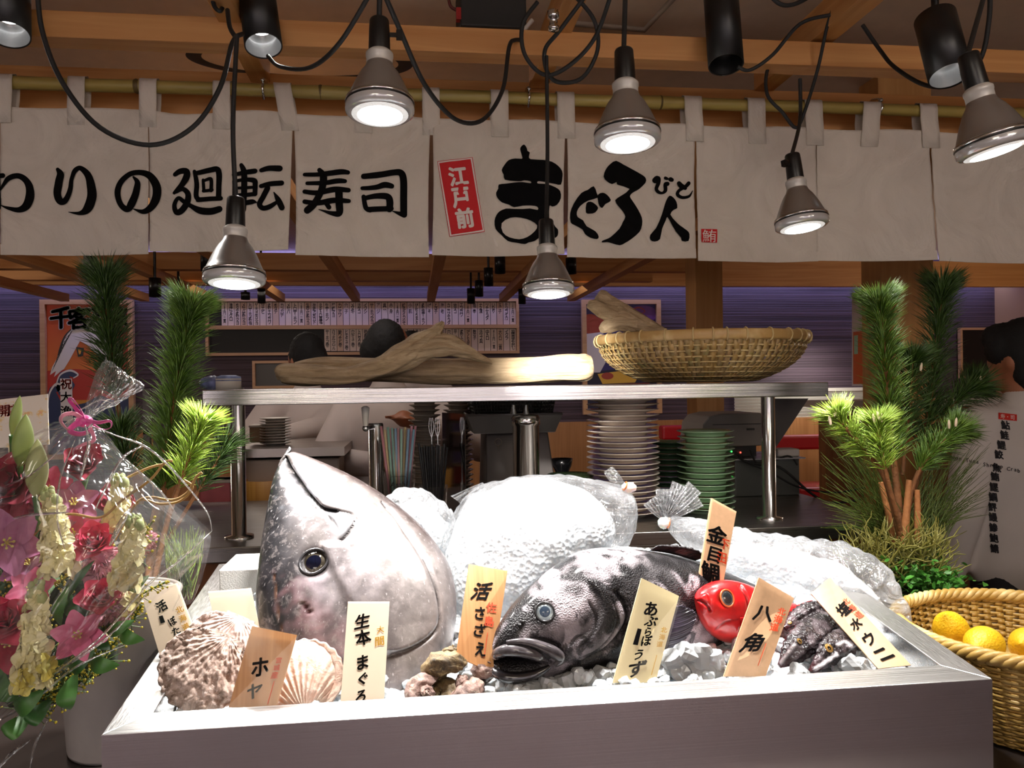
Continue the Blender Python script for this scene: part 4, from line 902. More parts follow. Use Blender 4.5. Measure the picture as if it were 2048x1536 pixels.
# ================================================================ name tags
t = NT('tag_wood'); f = t.noise(t.co((170, 3, 3)), 1, 3, .6); t.set(col=t.ramp(f, [(.3, lin('ad7542')), (.7, lin('c48e5a'))]), rough=.45, Coat_Weight=.3); TAGW = t.mat
TAGP = plain('f0dcc2', .45, Coat_Weight=.3, name='tag_paper'); TAGY = plain('f3e3b0', .45, Coat_Weight=.3, name='tag_cream'); TAGO = plain('d8ad84', .45, var=.06, bs=400, Coat_Weight=.3, name='tag_tan')
ORG = plain('dc4412', .6, name='orange_ink'); YEL = plain('e2b23a', .6, name='yellow_ink')
CLR = film('clear_laminate', .02, bs=3, bump=.1, haze=.0, spec=.3)
def tagboard(label, corners, Yb, Yt, mat, chars, second, ink2, bar=None, line=None, faint=False):
    (tl, tr, br, bl) = corners; P = [W(*tl, Yt), W(*tr, Yt), W(*br, Yb), W(*bl, Yb)]
    o = (P[2]+P[3])/2; e = T('name_tag', label, 'tag', o, 'handwritten fish name tags')
    dn = ((P[3]-P[0])+(P[2]-P[1]))/2; rt = ((P[1]-P[0])+(P[2]-P[3]))/2; nrm = rt.cross(dn).normalized()
    if nrm.y > 0: nrm = -nrm
    def at(u, v, off=0): return (P[0]*(1-u)+P[1]*u)*(1-v)+(P[3]*(1-u)+P[2]*u)*v+nrm*off
    mb = MB(); GR = [i/14 for i in range(15)]
    mb.grid([[at(u, v, 0) for v in GR] for u in GR], sm=False, flip=True); mb.grid([[at(u, v, -.0022) for v in GR] for u in GR], sm=False)
    for ed in ([(u, 0) for u in GR], [(1, u) for u in GR], [(1-u, 1) for u in GR], [(0, 1-u) for u in GR]): mb.grid([[at(*q, 0), at(*q, -.0022)] for q in ed], sm=False)
    bd = mb.build('board', mat, e)
    Wm, Hm = rt.length, dn.length; mb = MB(); rn = random.Random(label)
    for ch, u, v, h in chars:
        sk = rn.uniform(-.25, .15); ro = rn.uniform(-.12, .06); asp = rn.uniform(.85, 1.1)
        text(mb, ch, lambda x, y: at(u+(x*asp+y*sk-y*ro)/Wm, v-(y+x*.22)/Hm, .0011), 1, 0, bold=.036, h=h*Hm*1.12)
    if bar: mb.grid([[at(bar[0]+d, bar[1], .0011), at(bar[0]+d*1.2, bar[2], .0011)] for d in (-.05, .05)], mi=0, sm=False)
    for k, (ch, u, v, h) in enumerate(second): text(mb, ch, lambda x, y: at(u+(x+y*-.1)/Wm, v-(y+x*.2)/Hm, .0011), 1, 1, bold=.026, h=h*Hm)
    if line: mb.grid([[at(line[0]+d, line[1], .0011), at(line[0]+d, line[2], .0011)] for d in (-.008, .008)], mi=1, sm=False)
    if mb.v: mb.build('brush_writing', [INK, ink2], bd)
    mb = MB(); b = [at(u, v, .0022) for u, v in ((-.035, -.015), (1.04, -.015), (1.04, 1.0), (-.035, 1.0))]; mb.add(b, [(3, 2, 1, 0)], 0, False); mb.build('clear_cover', CLR, e)
tagboard('leftmost pale tag leaning at the tray corner above the rough scallop', [(281, 1184), (354, 1166), (418, 1338), (337, 1368)], 1.165, 1.235, TAGP,
         [('活', .42, .21, .10), ('ぼ', .56, .40, .075), ('た', .57, .51, .07), ('ん', .58, .62, .06), ('海', .58, .74, .10), ('老', .58, .88, .09)], [('北', .83, .30, .07), ('海', .83, .40, .07), ('道', .83, .50, .07)], YEL, bar=(.32, .31, .39))
tagboard('blank looking bright white tag behind the rough scallop', [(416, 1183), (502, 1176), (536, 1330), (452, 1345)], 1.19, 1.25, TAGP, [], [], YEL)
tagboard('orange brown tag standing between the two scallop shells', [(504, 1252), (594, 1270), (553, 1413), (457, 1415)], 1.055, 1.09, TAGW, [('ホ', .42, .49, .20), ('ヤ', .44, .80, .17)], [('宮', .77, .38, .08), ('城', .77, .48, .08), ('産', .77, .58, .09)], ORG, line=(.80, .66, .97))
tagboard('upright white tag in front of the tuna head', [(696, 1203), (779, 1203), (768, 1401), (681, 1403)], 1.055, 1.135, TAGP, [('生', .38, .21, .13), ('本', .42, .38, .13), ('ま', .45, .63, .12), ('ぐ', .48, .79, .10), ('ろ', .46, .96, .10)], [('大', .82, .30, .07), ('間', .82, .42, .09)], YEL)
tagboard('tall tan tag behind the heap of turban shells', [(938, 1128), (1015, 1142), (985, 1346), (912, 1312)], 1.11, 1.20, TAGW, [('活', .42, .27, .17), ('さ', .45, .50, .11), ('ざ', .52, .66, .12), ('え', .6, .84, .11)], [('佐', .72, .41, .10), ('島', .72, .55, .10)], ORG, line=(.72, .66, .90))
tagboard('pale yellow tag standing before the gill of the mottled fish', [(1283, 1156), (1358, 1192), (1311, 1365), (1225, 1366)], 1.06, 1.105, TAGY, [('あ', .42, .25, .12), ('ぶ', .50, .37, .09), ('ら', .50, .48, .08), ('ぼ', .52, .57, .09), ('う', .42, .72, .09), ('ず', .47, .86, .14)], [('北', .86, .42, .06), ('海', .86, .50, .06), ('道', .85, .58, .06)], YEL, bar=(.28, .47, .63), line=(.85, .70, .92))
tagboard('tall tan tag standing behind the red fish', [(1423, 996), (1473, 1023), (1437, 1218), (1391, 1192)], 1.195, 1.25, TAGO, [('金', .42, .33, .16), ('目', .46, .53, .13), ('鯛', .42, .72, .17)], [('下', .76, .38, .10), ('田', .76, .52, .10)], ORG)
tagboard('tan slanted tag between the red fish and the small ridged fish', [(1518, 1155), (1588, 1196), (1531, 1353), (1447, 1353)], 1.06, 1.12, TAGO, [('八', .40, .32, .14), ('角', .40, .64, .18)], [('北', .82, .22, .08), ('海', .80, .32, .09), ('道', .78, .42, .09)], ORG, line=(.72, .62, .88))
tagboard('rightmost tan tag leaning to the left over the tray corner', [(1622, 1187), (1660, 1154), (1822, 1330), (1756, 1337)], 1.07, 1.19, TAGO, [('塩', .52, .32, .11), ('水', .50, .50, .10), ('ウ', .48, .68, .11), ('ニ', .50, .86, .09)], [('北', .80, .27, .06), ('海', .80, .35, .07), ('道', .82, .43, .07)], ORG)
# ================================================================ shells
def shell_mat(name, a, b, enc=None):
    t = NT(name); v = t.co((1, 1, 1)); f = t.noise(v, 60, 7, .7, .5); c = t.ramp(f, [(.36, lin(a)), (.62, lin(b))])
    if enc: g = t.noise(v, 120, 5, .7, 1); c = t.mix(t.ramp(g, [(.56, (0, 0, 0, 1)), (.66, (1, 1, 1, 1))]), c, lin(enc))
    t.set(col=c, rough=.6); t.bump(f, .6, .006); return t.mat
def scallop(label, c, R_, rot, mats, rough):
    e = T('scallop_shell', label, 'shell', c-Vector((0, 0, R_)))
    M = Matrix.Translation(c) @ rot
    for nm, sg in (('upper_valve', 1), ('lower_valve', -1)):
        rows = []
        for i in range(44):
            r = i/43; row = []
            for j in range(151):
                th = PI*(.06+.88*j/150); rho = 2*R_*math.sin(th)**.62*(1+.012*math.cos(th*40)); d = rho*r
                x = d*math.cos(th)*1.04; y = d*math.sin(th)-R_
                q = max(0, 1-((x*x+y*y)/(R_*R_)))
                h = sg*R_*(.26*q**.6+.020*min(1, r*2)*math.cos(th*40)*min(1, q*6+.25))
                nn = rough*R_*.08*(nz(x*70, y*70, sg)+.7*nz(x*160, y*160, 3)+.5*nz(x*330, y*330, 7))
                row.append(Vector((x, y, h+sg*nn)))
            rows.append(row)
        mb = MB(); mb.grid(rows, M=M, flip=sg < 0); o = mb.build(nm, mats, e); sd = o.modifiers.new('t', 'SOLIDIFY'); sd.thickness = .0025
    mb = MB(); mb.add([Vector((-R_*.42, -R_*1.02, z)) for z in (-.002, .002)]+[Vector((R_*.42, -R_*1.02, z)) for z in (-.002, .002)]+[Vector((R_*.5, -R_*.72, z)) for z in (-.005, .005)]+[Vector((-R_*.5, -R_*.72, z)) for z in (-.005, .005)],
        [(0, 2, 4, 6), (7, 5, 3, 1), (0, 1, 3, 2), (2, 3, 5, 4), (4, 5, 7, 6), (6, 7, 1, 0)], 0, False, M); mb.build('hinge_ear', mats, e)
EU = lambda x, y, z: (Matrix.Rotation(z, 4, 'Z') @ Matrix.Rotation(y, 4, 'Y') @ Matrix.Rotation(x, 4, 'X'))
scallop('large rough scallop shell at the left end of the tray', W(412, 1346, 1.115), .053, EU(1.15, .2, .15) @ Matrix.Rotation(2.75, 4, 'Z'), shell_mat('rough_shell', '6b5648', 'cdb5a8', 'e9dcd6'), 1.0)
scallop('smooth pale scallop shell right of the orange brown tag', W(598, 1356, 1.105), .050, EU(1.1, -.15, -.1) @ Matrix.Rotation(.15, 4, 'Z'), shell_mat('pale_shell', 'e3b8a2', 'f3dccb'), .15)
scallop('scallop shell mostly hidden behind the rough one', W(448, 1300, 1.19), .05, EU(1.2, .1, 0) @ Matrix.Rotation(2.8, 4, 'Z'), shell_mat('rosy_shell', 'b89a90', 'e6d4cc'), .5)
TUR = shell_mat('turban_shell', '33281c', '7d6844', 'a8986e'); TUR2 = shell_mat('turban_shell_rosy', '4a322c', '93766a', 'b8a898')
def turban(label, c, R_, rot, mat, seed):
    e = T('turban_shell', label, 'shell', c-Vector((0, 0, R_))); M = Matrix.Translation(c) @ rot; rows = []
    N = 150
    for i in range(N):
        a = i/N*2*PI*3.4; k = math.exp(-a*.155); r = R_*.62*k; rad = R_*.62*k; z = R_*1.25*(1-k)-R_*.25
        cc = Vector((rad*math.cos(a), rad*math.sin(a), z)); ou = Vector((math.cos(a), math.sin(a), 0)); row = []
        for j in range(40):
            b = 2*PI*j/40; d = ou*math.cos(b)+Vector((0, 0, 1))*math.sin(b)
            kn = .16*max(0, math.cos(a*4.5))**3*math.exp(-((b-.7)/.5)**2)+.04*math.cos(b*9)
            p = cc+d*r*(1+kn); q = p*(60/1.0)
            row.append(p+d*R_*(.11*nz(q.x+seed*5, q.y, q.z)+.07*nz(q.x*2.6, q.y*2.6+seed, q.z*2.6)+.04*nz(q.x*6, q.y*6, q.z*6)))
        rows.append(row)
    mb = MB(); mb.grid(rows, cv=True, M=M); mb.build('whorl', mat, e)
    mb = MB(); q0 = [sum(rows[0], Vector())/40]; mb.add([sum(rows[0], Vector())/40+Vector((0, .001, 0))]+[v*.97 for v in rows[0]], [(0, 1+(j+1) % 40, 1+j) for j in range(40)], 0, True, M); mb.build('operculum', plain('40301f', .4, var=.3, bs=200), e)
turban('topmost turban shell of the heap before the tan tag', W(897, 1338, 1.11), .034, EU(.5, .3, 2.2), TUR, 1)
turban('left pale turban shell low against the tray front', W(842, 1392, 1.08), .027, EU(1.0, -.5, .7), TUR2, 2)
turban('right turban shell at the tray front, below the tan tag', W(936, 1392, 1.085), .031, EU(.6, .2, 3.6), TUR2, 3)
turban('small turban shell touching the chin of the mottled fish', W(972, 1352, 1.12), .025, EU(.2, .25, 1.0), TUR2, 4)
turban('dark turban shell half buried between the others', W(890, 1392, 1.10), .027, EU(1.3, .2, 5), TUR, 5)
# ================================================================ ice bags
FILM = film('ice_bag_film', .10, bs=26, bump=.9, haze=.16, rough=.10, hs=14); FILM2 = film('thin_bag_film', .12, bs=30, bump=1.0, haze=.10, rough=.07, hs=10)
def sack(mb, pts, Y, T_, n=72, fr=14, amp=.006, mi=0, wr=0, seed=0, sub=10):
    """lofted bag: pts = [(ax,ay,bx,by,(dY))] pixel pairs"""
    q = cr([tuple(p[:4])+((p[4],) if len(p) > 4 else (0,))+((p[5],) if len(p) > 5 else (1,)) for p in pts], sub); rows = []
    for a in q:
        A, B = W(a[0], a[1], Y+a[4]), W(a[2], a[3], Y+a[4]); c = (A+B)/2; h = (B-A)/2; row = []
        for j in range(n):
            ph = 2*PI*j/n; v = h*math.cos(ph)+Vector((0, -1, 0))*(T_*a[5])*math.sin(ph); p = c+v; d = v.normalized()
            k = amp*(nz(*(p*fr+Vector((seed, 0, 0))))+.5*nz(*(p*fr*2.6)))
            if wr: k += wr*(abs(nz(*(p*fr*1.7+Vector((3, seed, 0)))))-.2)
            row.append(p+d*k)
        rows.append(row)
    mb.grid(rows, cv=True, mi=mi); mb.add(rows[0], [tuple(range(n-1, -1, -1))], mi); mb.add(rows[-1], [tuple(range(n))], mi); return rows
def tail(mb, base, pts, n=9, seed=0, mi=0, pl=5):
    """gathered bag end: pts = [(px,py,Y,halfwidth_px)]"""
    q = cr(pts, 6); rows = []
    for i, a in enumerate(q):
        b = q[min(i+1, len(q)-1)]; p = q[max(i-1, 0)]; t = np.array((b[0]-p[0], b[1]-p[1])); t = t/(np.linalg.norm(t)+1e-9); nn = (-t[1], t[0])
        row = []
        for j in range(33):
            u = j/32*2-1; w = a[3]; row.append(W(a[0]+nn[0]*u*w, a[1]+nn[1]*u*w, a[2]+.012*math.sin(u*pl*PI+seed)*w/30+.006*nz(u*4, i*.3, seed)))
        rows.append(row)
    mb.grid(rows, mi=mi)
WICE = ICE
# centre bag
b1 = T('ice_bag', 'big glaring white bag of ice between the tuna and the mottled fish', 'ice bag', tuple(W(1040, 1300, 1.36)))
pts = [(900, 1225, 905, 1235, .0, .3), (886, 1150, 960, 1290, 0, .75), (908, 1065, 1040, 1300, 0, .95), (945, 1000, 1110, 1250, .01, 1), (1010, 968, 1165, 1170, .02, 1), (1080, 958, 1205, 1115, .03, .9), (1150, 972, 1222, 1075, .03, .75), (1195, 1000, 1225, 1050, .03, .4)]
mb = MB(); sack(mb, pts, 1.40, .115, fr=16, amp=.010); mb.build('ice', WICE, b1)
pts2 = [(890, 1230, 895, 1245, .0, .3), (872, 1150, 965, 1302, 0, .8), (896, 1055, 1048, 1310, 0, 1.0), (938, 990, 1118, 1262, .01, 1.05), (1000, 962, 1172, 1182, .02, 1.05), (1085, 950, 1215, 1122, .03, .95), (1160, 956, 1252, 1082, .03, .85), (1225, 968, 1268, 1040, .03, .55), (1250, 975, 1266, 1000, .02, .25)]
mb = MB(); sack(mb, pts2, 1.40, .125, fr=22, amp=.004, wr=.007, seed=4); mb.build('plastic_film', FILM, b1)
mb = MB(); tail(mb, 0, [(1246, 985, 1.40, 5), (1240, 968, 1.40, 9), (1226, 952, 1.40, 12), (1216, 938, 1.41, 10)], seed=1); mb.build('film_tail', FILM2, b1); mb = MB(); tail(mb, 0, [(925, 1010, 1.40, 30), (945, 985, 1.40, 12), (968, 968, 1.41, 4)], seed=2); mb.build('film_tail', FILM2, b1)
mb = MB(); mb.ball(W(1258, 975, 1.39), .010, 10, sc=(1.3, 1, .9), fn=lambda d: 1+.3*nz(d.x*3, d.y*3, d.z*3)); mb.build('knot', plain('eae6e2', .4, Subsurface_Weight=.3), b1)
mb = MB(); mb.tube([W(1250, 972, 1.385)+Vector((.003*math.cos(a), .008*math.sin(a), .007*math.cos(a))) for a in np.linspace(0, 6.28, 12)[:-1]], .0014, 6, close=True); mb.build('rubber_band', plain('b0622a', .5), b1)
# small bag behind the tuna
b2 = T('plastic_bag', 'small wrinkled clear bag behind the tuna jaw', 'plastic bag', tuple(W(850, 1090, 1.5)))
mb = MB(); sack(mb, [(760, 1005, 775, 1015, 0, .3), (790, 982, 815, 1060, 0, .8), (825, 978, 860, 1110, 0, 1), (870, 995, 900, 1150, 0, 1), (905, 1025, 912, 1150, 0, .6), (915, 1060, 916, 1100, 0, .2)], 1.46, .06, fr=30, amp=.006, wr=.012, seed=9); mb.build('plastic_film', film('wrinkled_bag_film', .14, bs=34, bump=1.0, haze=.30, rough=.09, hs=12), b2)
mb = MB(); sack(mb, [(800, 1010, 805, 1030, 0, .3), (830, 1005, 850, 1100, 0, .8), (870, 1020, 890, 1140, 0, .9), (900, 1050, 903, 1110, 0, .3)], 1.48, .045, fr=24, amp=.008); mb.build('ice', ICE, b2)
# right bag
b3 = T('ice_bag', 'long clear bag of ice with a tied neck lying along the tray right end', 'ice bag', tuple(W(1600, 1200, 1.4)))
pts3 = [(1326, 1030, 1334, 1055, .06, .10), (1350, 1035, 1358, 1085, .05, .4), (1410, 1042, 1415, 1130, .03, .7), (1500, 1062, 1500, 1180, .02, .9), (1600, 1078, 1595, 1215, 0, 1), (1690, 1090, 1675, 1240, -.03, 1.05), (1752, 1120, 1722, 1262, -.06, 1.05), (1782, 1185, 1755, 1282, -.09, .9), (1790, 1245, 1770, 1290, -.11, .5), (1788, 1272, 1778, 1288, -.12, .2)]
mb = MB(); sack(mb, pts3, 1.42, .085, fr=20, amp=.005, wr=.014, seed=21); mb.build('plastic_film', film('long_bag_film', .13, bs=24, bump=1.0, haze=.30, rough=.09, hs=9), b3)
mb = MB(); sack(mb, [(1440, 1095, 1440, 1140, .03, .3), (1520, 1090, 1515, 1180, .02, .7), (1600, 1105, 1590, 1212, 0, .85), (1670, 1125, 1655, 1235, -.03, .9), (1728, 1165, 1712, 1255, -.06, .85), (1762, 1215, 1745, 1278, -.09, .6), (1776, 1250, 1768, 1280, -.1, .2)], 1.42, .07, fr=22, amp=.009); mb.build('ice', ICE, b3)
mb = MB()
for k, (dx, dy, w) in enumerate(((-30, -40, 14), (0, -62, 16), (30, -72, 14), (60, -66, 15), (70, -40, 12))): tail(mb, 0, [(1330, 1040, 1.48, 4), (1330+dx*.5, 1040+dy*.5, 1.48, w*.9), (1330+dx, 1040+dy, 1.48+.01*k, w*1.2)], seed=k)
mb.build('film_tail', film('ruffled_film', .2, bs=40, bump=1.0, haze=.22, rough=.1), b3)
mb = MB(); mb.ball(W(1328, 1046, 1.475), .009, 10, sc=(1.3, 1, 1.2), fn=lambda d: 1+.3*nz(d.x*3, d.y*3, d.z*3)); mb.build('knot', plain('eae6e2', .4, Subsurface_Weight=.3), b3)
mb = MB(); mb.tube([W(1337, 1046, 1.47)+Vector((.002*math.cos(a), .008*math.sin(a), .009*math.cos(a))) for a in np.linspace(0, 6.28, 12)[:-1]], .0014, 6, close=True); mb.build('rubber_band', plain('b0622a', .5), b3)
# foam box at the left end
c = W(470, 1165, 1.40); mb = MB(); e = T('foam_box', 'white foam box behind the left tags', 'box', (c.x, 1.42, tp(0, .3).z-.06))
a, b = W(438, 1140, 1.42), W(545, 1140, 1.42)
zb = tp(0, .42).z-.075
for x0, x1, y0, y1 in ((a.x, b.x, 1.42, 1.44), (a.x, b.x, 1.53, 1.55), (a.x, a.x+.02, 1.44, 1.53), (b.x-.02, b.x, 1.44, 1.53)): mb.b2(x0, x1, y0, y1, zb, a.z)
mb.b2(a.x+.02, b.x-.02, 1.44, 1.53, zb, zb+.02); mb.build('box_wall', plain('e9e6e0', .8, bump=.3, bs=400), e, bev=.002)
# ================================================================ back counter and steel shelf
ZB = CZ-.36
xr = W(1810, 1050, 1.87).x
e = T('back_counter', 'steel topped service counter behind the fish tray', 'counter', (0, 2.2, 0))
mb = MB(); mb.b2(-1.7, xr, 1.87, 2.62, ZB-.035, ZB); mb.build('counter_top', steel(0, 'aaa6a2', .2, .4, 'counter_steel'), e, bev=.002)
mb = MB(); mb.b2(-1.69, xr-.01, 1.89, 2.6, 0, ZB-.035); mb.build('counter_body', wood('7a4522', '9a5d30', 2, .5, name='counter_wood'), e)
xs0, xs1 = W(404, 790, 1.95).x, W(1657, 782, 1.95).x; ZS = CZ-.005
sh = T('steel_shelf', 'raised steel shelf on two round posts carrying driftwood and a flat basket', 'shelf', ((xs0+xs1)/2, 2.15, ZB))
mb = MB(); mb.b2(xs0, xs1, 1.95, 2.40, ZS-.037, ZS); mb.build('shelf_board', steel(0, 'd8d6d4', .12, .34, 'shelf_steel', .5), sh, bev=.002)
for px in (476, 1537):
    p = W(px, 900, 1.985); mb = MB(); mb.lathe([(.034, ZB), (.034, ZB+.006), (.0175, ZB+.008), (.0175, ZS-.037)], 28, c=(p.x, 1.985, 0)); mb.build('post', steel(2, 'c9c6c4', .10, .25, 'post_steel'), sh)
mb = MB(); a, b, c = W(1545, 797, 2.12), W(1617, 797, 2.12), W(1552, 895, 2.12)
vs = [Vector((p.x, p.y+d, p.z)) for d in (0, .006) for p in (a, b, c)]; mb.add(vs, [(0, 1, 2), (5, 4, 3), (0, 3, 4, 1), (1, 4, 5, 2), (2, 5, 3, 0)], 0, False); mb.build('bracket', plain('4b4543', .45, .3), sh)
# ---------------------------------------------------------------- driftwood
t = NT('driftwood'); v = t.co((7, 60, 60)); f = t.noise(v, 1, 7, .65, .8); g = t.noise(t.co((1, 1, 1)), 16, 4)
c_ = t.ramp(f, [(.3, lin('8a7455')), (.5, lin('b89f7c')), (.7, lin('d3bd9b'))]); t.set(col=t.mix(t.ramp(g, [(.4, (0, 0, 0, 1)), (.75, (.5,)*3+(1,))]), c_, lin('8e7a5c')), rough=.75); t.bump(f, .8, .008); DRIFT = t.mat
def limb(mb, pts, n=40, tw=.0, amp=.10, seed=0, sub=14, ell=1.0):
    """pts: (px,py,Y,r) -> gnarled limb"""
    q = cr([tuple(W(*p[:3]))+(p[3],) for p in pts], sub); P = [Vector(a[:3]) for a in q]; rows = []
    for i, p in enumerate(P):
        tg = (P[min(i+1, len(P)-1)]-P[max(i-1, 0)]).normalized(); a = tg.cross(Vector((0, 1, 0))).normalized(); b = tg.cross(a); row = []
        for j in range(n):
            ph = 2*PI*j/n+i*tw; d = a*math.cos(ph)+b*math.sin(ph); r = q[i][3]
            r *= 1+amp*(nz(math.cos(ph)*1.6+seed, math.sin(ph)*1.6, i*.045)+.5*nz(math.cos(ph)*4, math.sin(ph)*4+seed, i*.08)+.16*nz(math.cos(ph)*11, math.sin(ph)*11+seed, i*.02)*3)
            row.append(p+d*r)
        rows.append(row)
    mb.grid(rows, cv=True); mb.add(rows[0]+[P[0]], [(n, (j+1) % n, j) for j in range(n)]); mb.add(rows[-1]+[P[-1]], [(n, j, (j+1) % n) for j in range(n)])
mb = MB(); limb(mb, [(590, 738, 2.16, .018), (640, 737, 2.16, .030), (760, 740, 2.16, .0315), (900, 742, 2.15, .033), (1050, 740, 2.14, .034), (1120, 736, 2.135, .036), (1165, 735, 2.13, .035), (1183, 733, 2.13, .026)], amp=.22, seed=3)
tag(mb.build('driftwood_log', DRIFT), 'long pale driftwood log lying on the steel shelf, one end glaring white', 'driftwood')
mb = MB(); limb(mb, [(553, 752, 2.06, .010), (570, 748, 2.06, .026), (640, 750, 2.06, .0265), (700, 750, 2.055, .022), (760, 735, 2.05, .028), (805, 716, 2.05, .033), (842, 690, 2.05, .030), (868, 668, 2.05, .018), (880, 652, 2.05, .010), (886, 643, 2.05, .004)], amp=.30, seed=8)
limb(mb, [(800, 722, 2.055, .026), (850, 695, 2.055, .032), (895, 690, 2.055, .028), (930, 702, 2.06, .018), (962, 716, 2.065, .010), (985, 726, 2.07, .004)], amp=.3, seed=5)
tag(mb.build('driftwood_branch', DRIFT), 'forked driftwood branch with a raised point lying across the log', 'driftwood')
mb = MB(); limb(mb, [(1375, 700, 2.13, .010), (1325, 668, 2.125, .018), (1280, 650, 2.12, .030), (1240, 632, 2.115, .036), (1215, 610, 2.115, .026), (1203, 596, 2.115, .022), (1195, 590, 2.115, .016)], amp=.3, seed=12)
limb(mb, [(1250, 640, 2.10, .024), (1215, 625, 2.09, .022), (1190, 613, 2.08, .017), (1176, 609, 2.08, .010)], amp=.3, seed=14); limb(mb, [(1265, 650, 2.10, .024), (1235, 646, 2.09, .020), (1212, 654, 2.085, .016), (1203, 659, 2.08, .010)], amp=.3, seed=17)
tag(mb.build('driftwood_stump', DRIFT), 'three armed driftwood stump leaning out of the flat basket', 'driftwood')
# ---------------------------------------------------------------- baskets
def bamboo(name, a, b, c=None):
    t = NT(name); f = t.noise(t.co((14, 14, 14)), 1, 3, .6); t.set(col=t.ramp(f, [(.3, lin(a)), (.5, lin(c or a)), (.68, lin(b))]), rough=.42); t.bump(t.noise(t.co((300, 300, 60)), 1, 2), .15, .002); return t.mat
def weave(prof, nst, wst, hoops, hh, c, amp, n=6, mb=None, fill=None):
    """prof(s)->(r,z) for s 0..1 from rim to base; stakes and hoops woven over and under"""
    cx, cy, cz = c; m = len(hoops)
    for k in range(nst):
        a0 = 2*PI*k/nst; rows = []; S = m*4
        for i in range(S+1):
            s = i/S; r, z = prof(s); ph = (s*m)*PI+(k % 2)*PI; rr = r+amp*math.cos(ph)
            wv = wst*(.45+.55*min(1, r/prof(0)[0])); tw = .35*s*(k % 3-1)*.15
            rows.append([Vector((cx+rr*math.cos(a0+tw+q*wv/(2*max(r, .01))), cy+rr*math.sin(a0+tw+q*wv/(2*max(r, .01))), cz+z)) for q in (-1, 1)])
        mb.grid(rows, mi=k % 2)
    for j, s in enumerate(hoops):
        r, z = prof(s); r1, z1 = prof(min(1, s+hh)); N = nst*2; rows = []
        for k in range(N):
            a0 = 2*PI*k/N; ph = s*m*PI+(k/2)*PI+PI; d = amp*math.cos(ph)
            rows.append([Vector((cx+(q+d)*math.cos(a0), cy+(q+d)*math.sin(a0), cz+zz)) for q, zz in ((r, z), (r1, z1))])
        mb.grid(rows, cu=True, mi=2)
def ringtube(mb, c, r, rad, n=90, m=10, mi=0, wob=0, sq=1.0, a0=0):
    rows = []
    for k in range(n):
        a = 2*PI*k/n; rows.append([Vector((c[0]+(r+rad*math.cos(b))*math.cos(a), c[1]+(r+rad*math.cos(b))*math.sin(a), c[2]+rad*sq*math.sin(b)+wob*math.sin(a*2+a0))) for b in np.linspace(0, 2*PI, m+1)[:-1]])
    mb.grid(rows, cu=True, cv=True, mi=mi)
bc = W(1400, 680, 2.17); RB = .285
fb_ = T('flat_basket', 'wide flat woven bamboo basket resting on the steel shelf', 'basket', (bc.x, 2.17, ZS))
def pf(s):
    a = s*PI/2*1.02; r = RB*(.52+.48*math.cos(a)**.75) if s < .98 else RB*.5
    return (RB*(1-.50*s**2.2), .118*(1-s)**1.15 if s < 1 else 0)
mb = MB(); weave(pf, 132, .0140, [.08+.86*i/8 for i in range(9)], .026, (bc.x, 2.17, ZS+.004), .0022, mb=mb)
mb.lathe([(RB*.5, .001), (.01, .001)], 60, c=(bc.x, 2.17, ZS+.003), mi=2)
o = mb.build('woven_body', [bamboo('strip_tan', '9a7a42', 'c4a468', 'b08f58'), bamboo('strip_green', '8c8250', 'b79f6a', 'a98a60'), bamboo('strip_pale', 'cdb27a', 'e8d4a2')], fb_); sd = o.modifiers.new('t', 'SOLIDIFY'); sd.thickness = .0009
mb = MB()
for z, r in ((.122, RB+.005), (.122, RB-.006)): ringtube(mb, (bc.x, 2.17, ZS+z), r, .0055, sq=2.5)
mb.build('rim_band', bamboo('rim_bamboo', 'b8935a', 'd8bb86'), fb_)
LASH = bamboo('lashing', 'cbb27c', 'e6d3a4')
for k in range(34):
    a = 2*PI*(k+.3*math.sin(k*5))/34; u = Vector((math.cos(a), math.sin(a), 0)); p = Vector((bc.x, 2.17, ZS+.122))+u*RB
    mb = MB(); mb.tube([p+u*.0125*math.cos(b)+Vector((0, 0, .016*math.sin(b))) for b in np.linspace(0, 2*PI, 13)[:-1]], .0022, 6, close=True); mb.build('lashing', LASH, fb_)
# right basket with lemons
lc = Vector((1.008, 1.196, ZL)); RL = .209
lb = T('lemon_basket', 'round yellow wicker basket with lemons right of the fish tray', 'basket', lc)
def pl(s): return (RL*(1-.10*s-.16*s*s), .146*(1-s))
mb = MB(); weave(pl, 64, .012, [.03+.95*i/27 for i in range(28)], .033, (lc.x, lc.y, ZL+.004), .0030, mb=mb)
mb.lathe([(RL*.74, .002), (.005, .002)], 48, c=(lc.x, lc.y, ZL+.002), mi=2); mb.lathe([(RL*.84, .0), (.005, .003)], 48, c=(lc.x, lc.y, ZL+.066), mi=2)
o = mb.build('woven_body', [bamboo('wick_a', 'a8843f', 'd0ad64'), bamboo('wick_b', '9c7a3a', 'c8a45c'), bamboo('wick_c', 'b9964e', 'dcbf7c')], lb); sd = o.modifiers.new('t', 'SOLIDIFY'); sd.thickness = .0016
mb = MB()
for k in range(4): 
    P = [Vector((lc.x+(RL+.006*math.cos(a*22+k*PI/2))*math.cos(a), lc.y+(RL+.006*math.cos(a*22+k*PI/2))*math.sin(a), ZL+.150+.006*math.sin(a*22+k*PI/2))) for a in np.linspace(0, 2*PI, 260)[:-1]]
    mb.tube(P, .0062, 7, close=True)
mb.build('braided_rim', bamboo('braid', 'b3904a', 'e0c588'), lb)
LEM = plain('e8b81e', .38, bump=.5, bs=260, var=.05, name='lemon_peel')
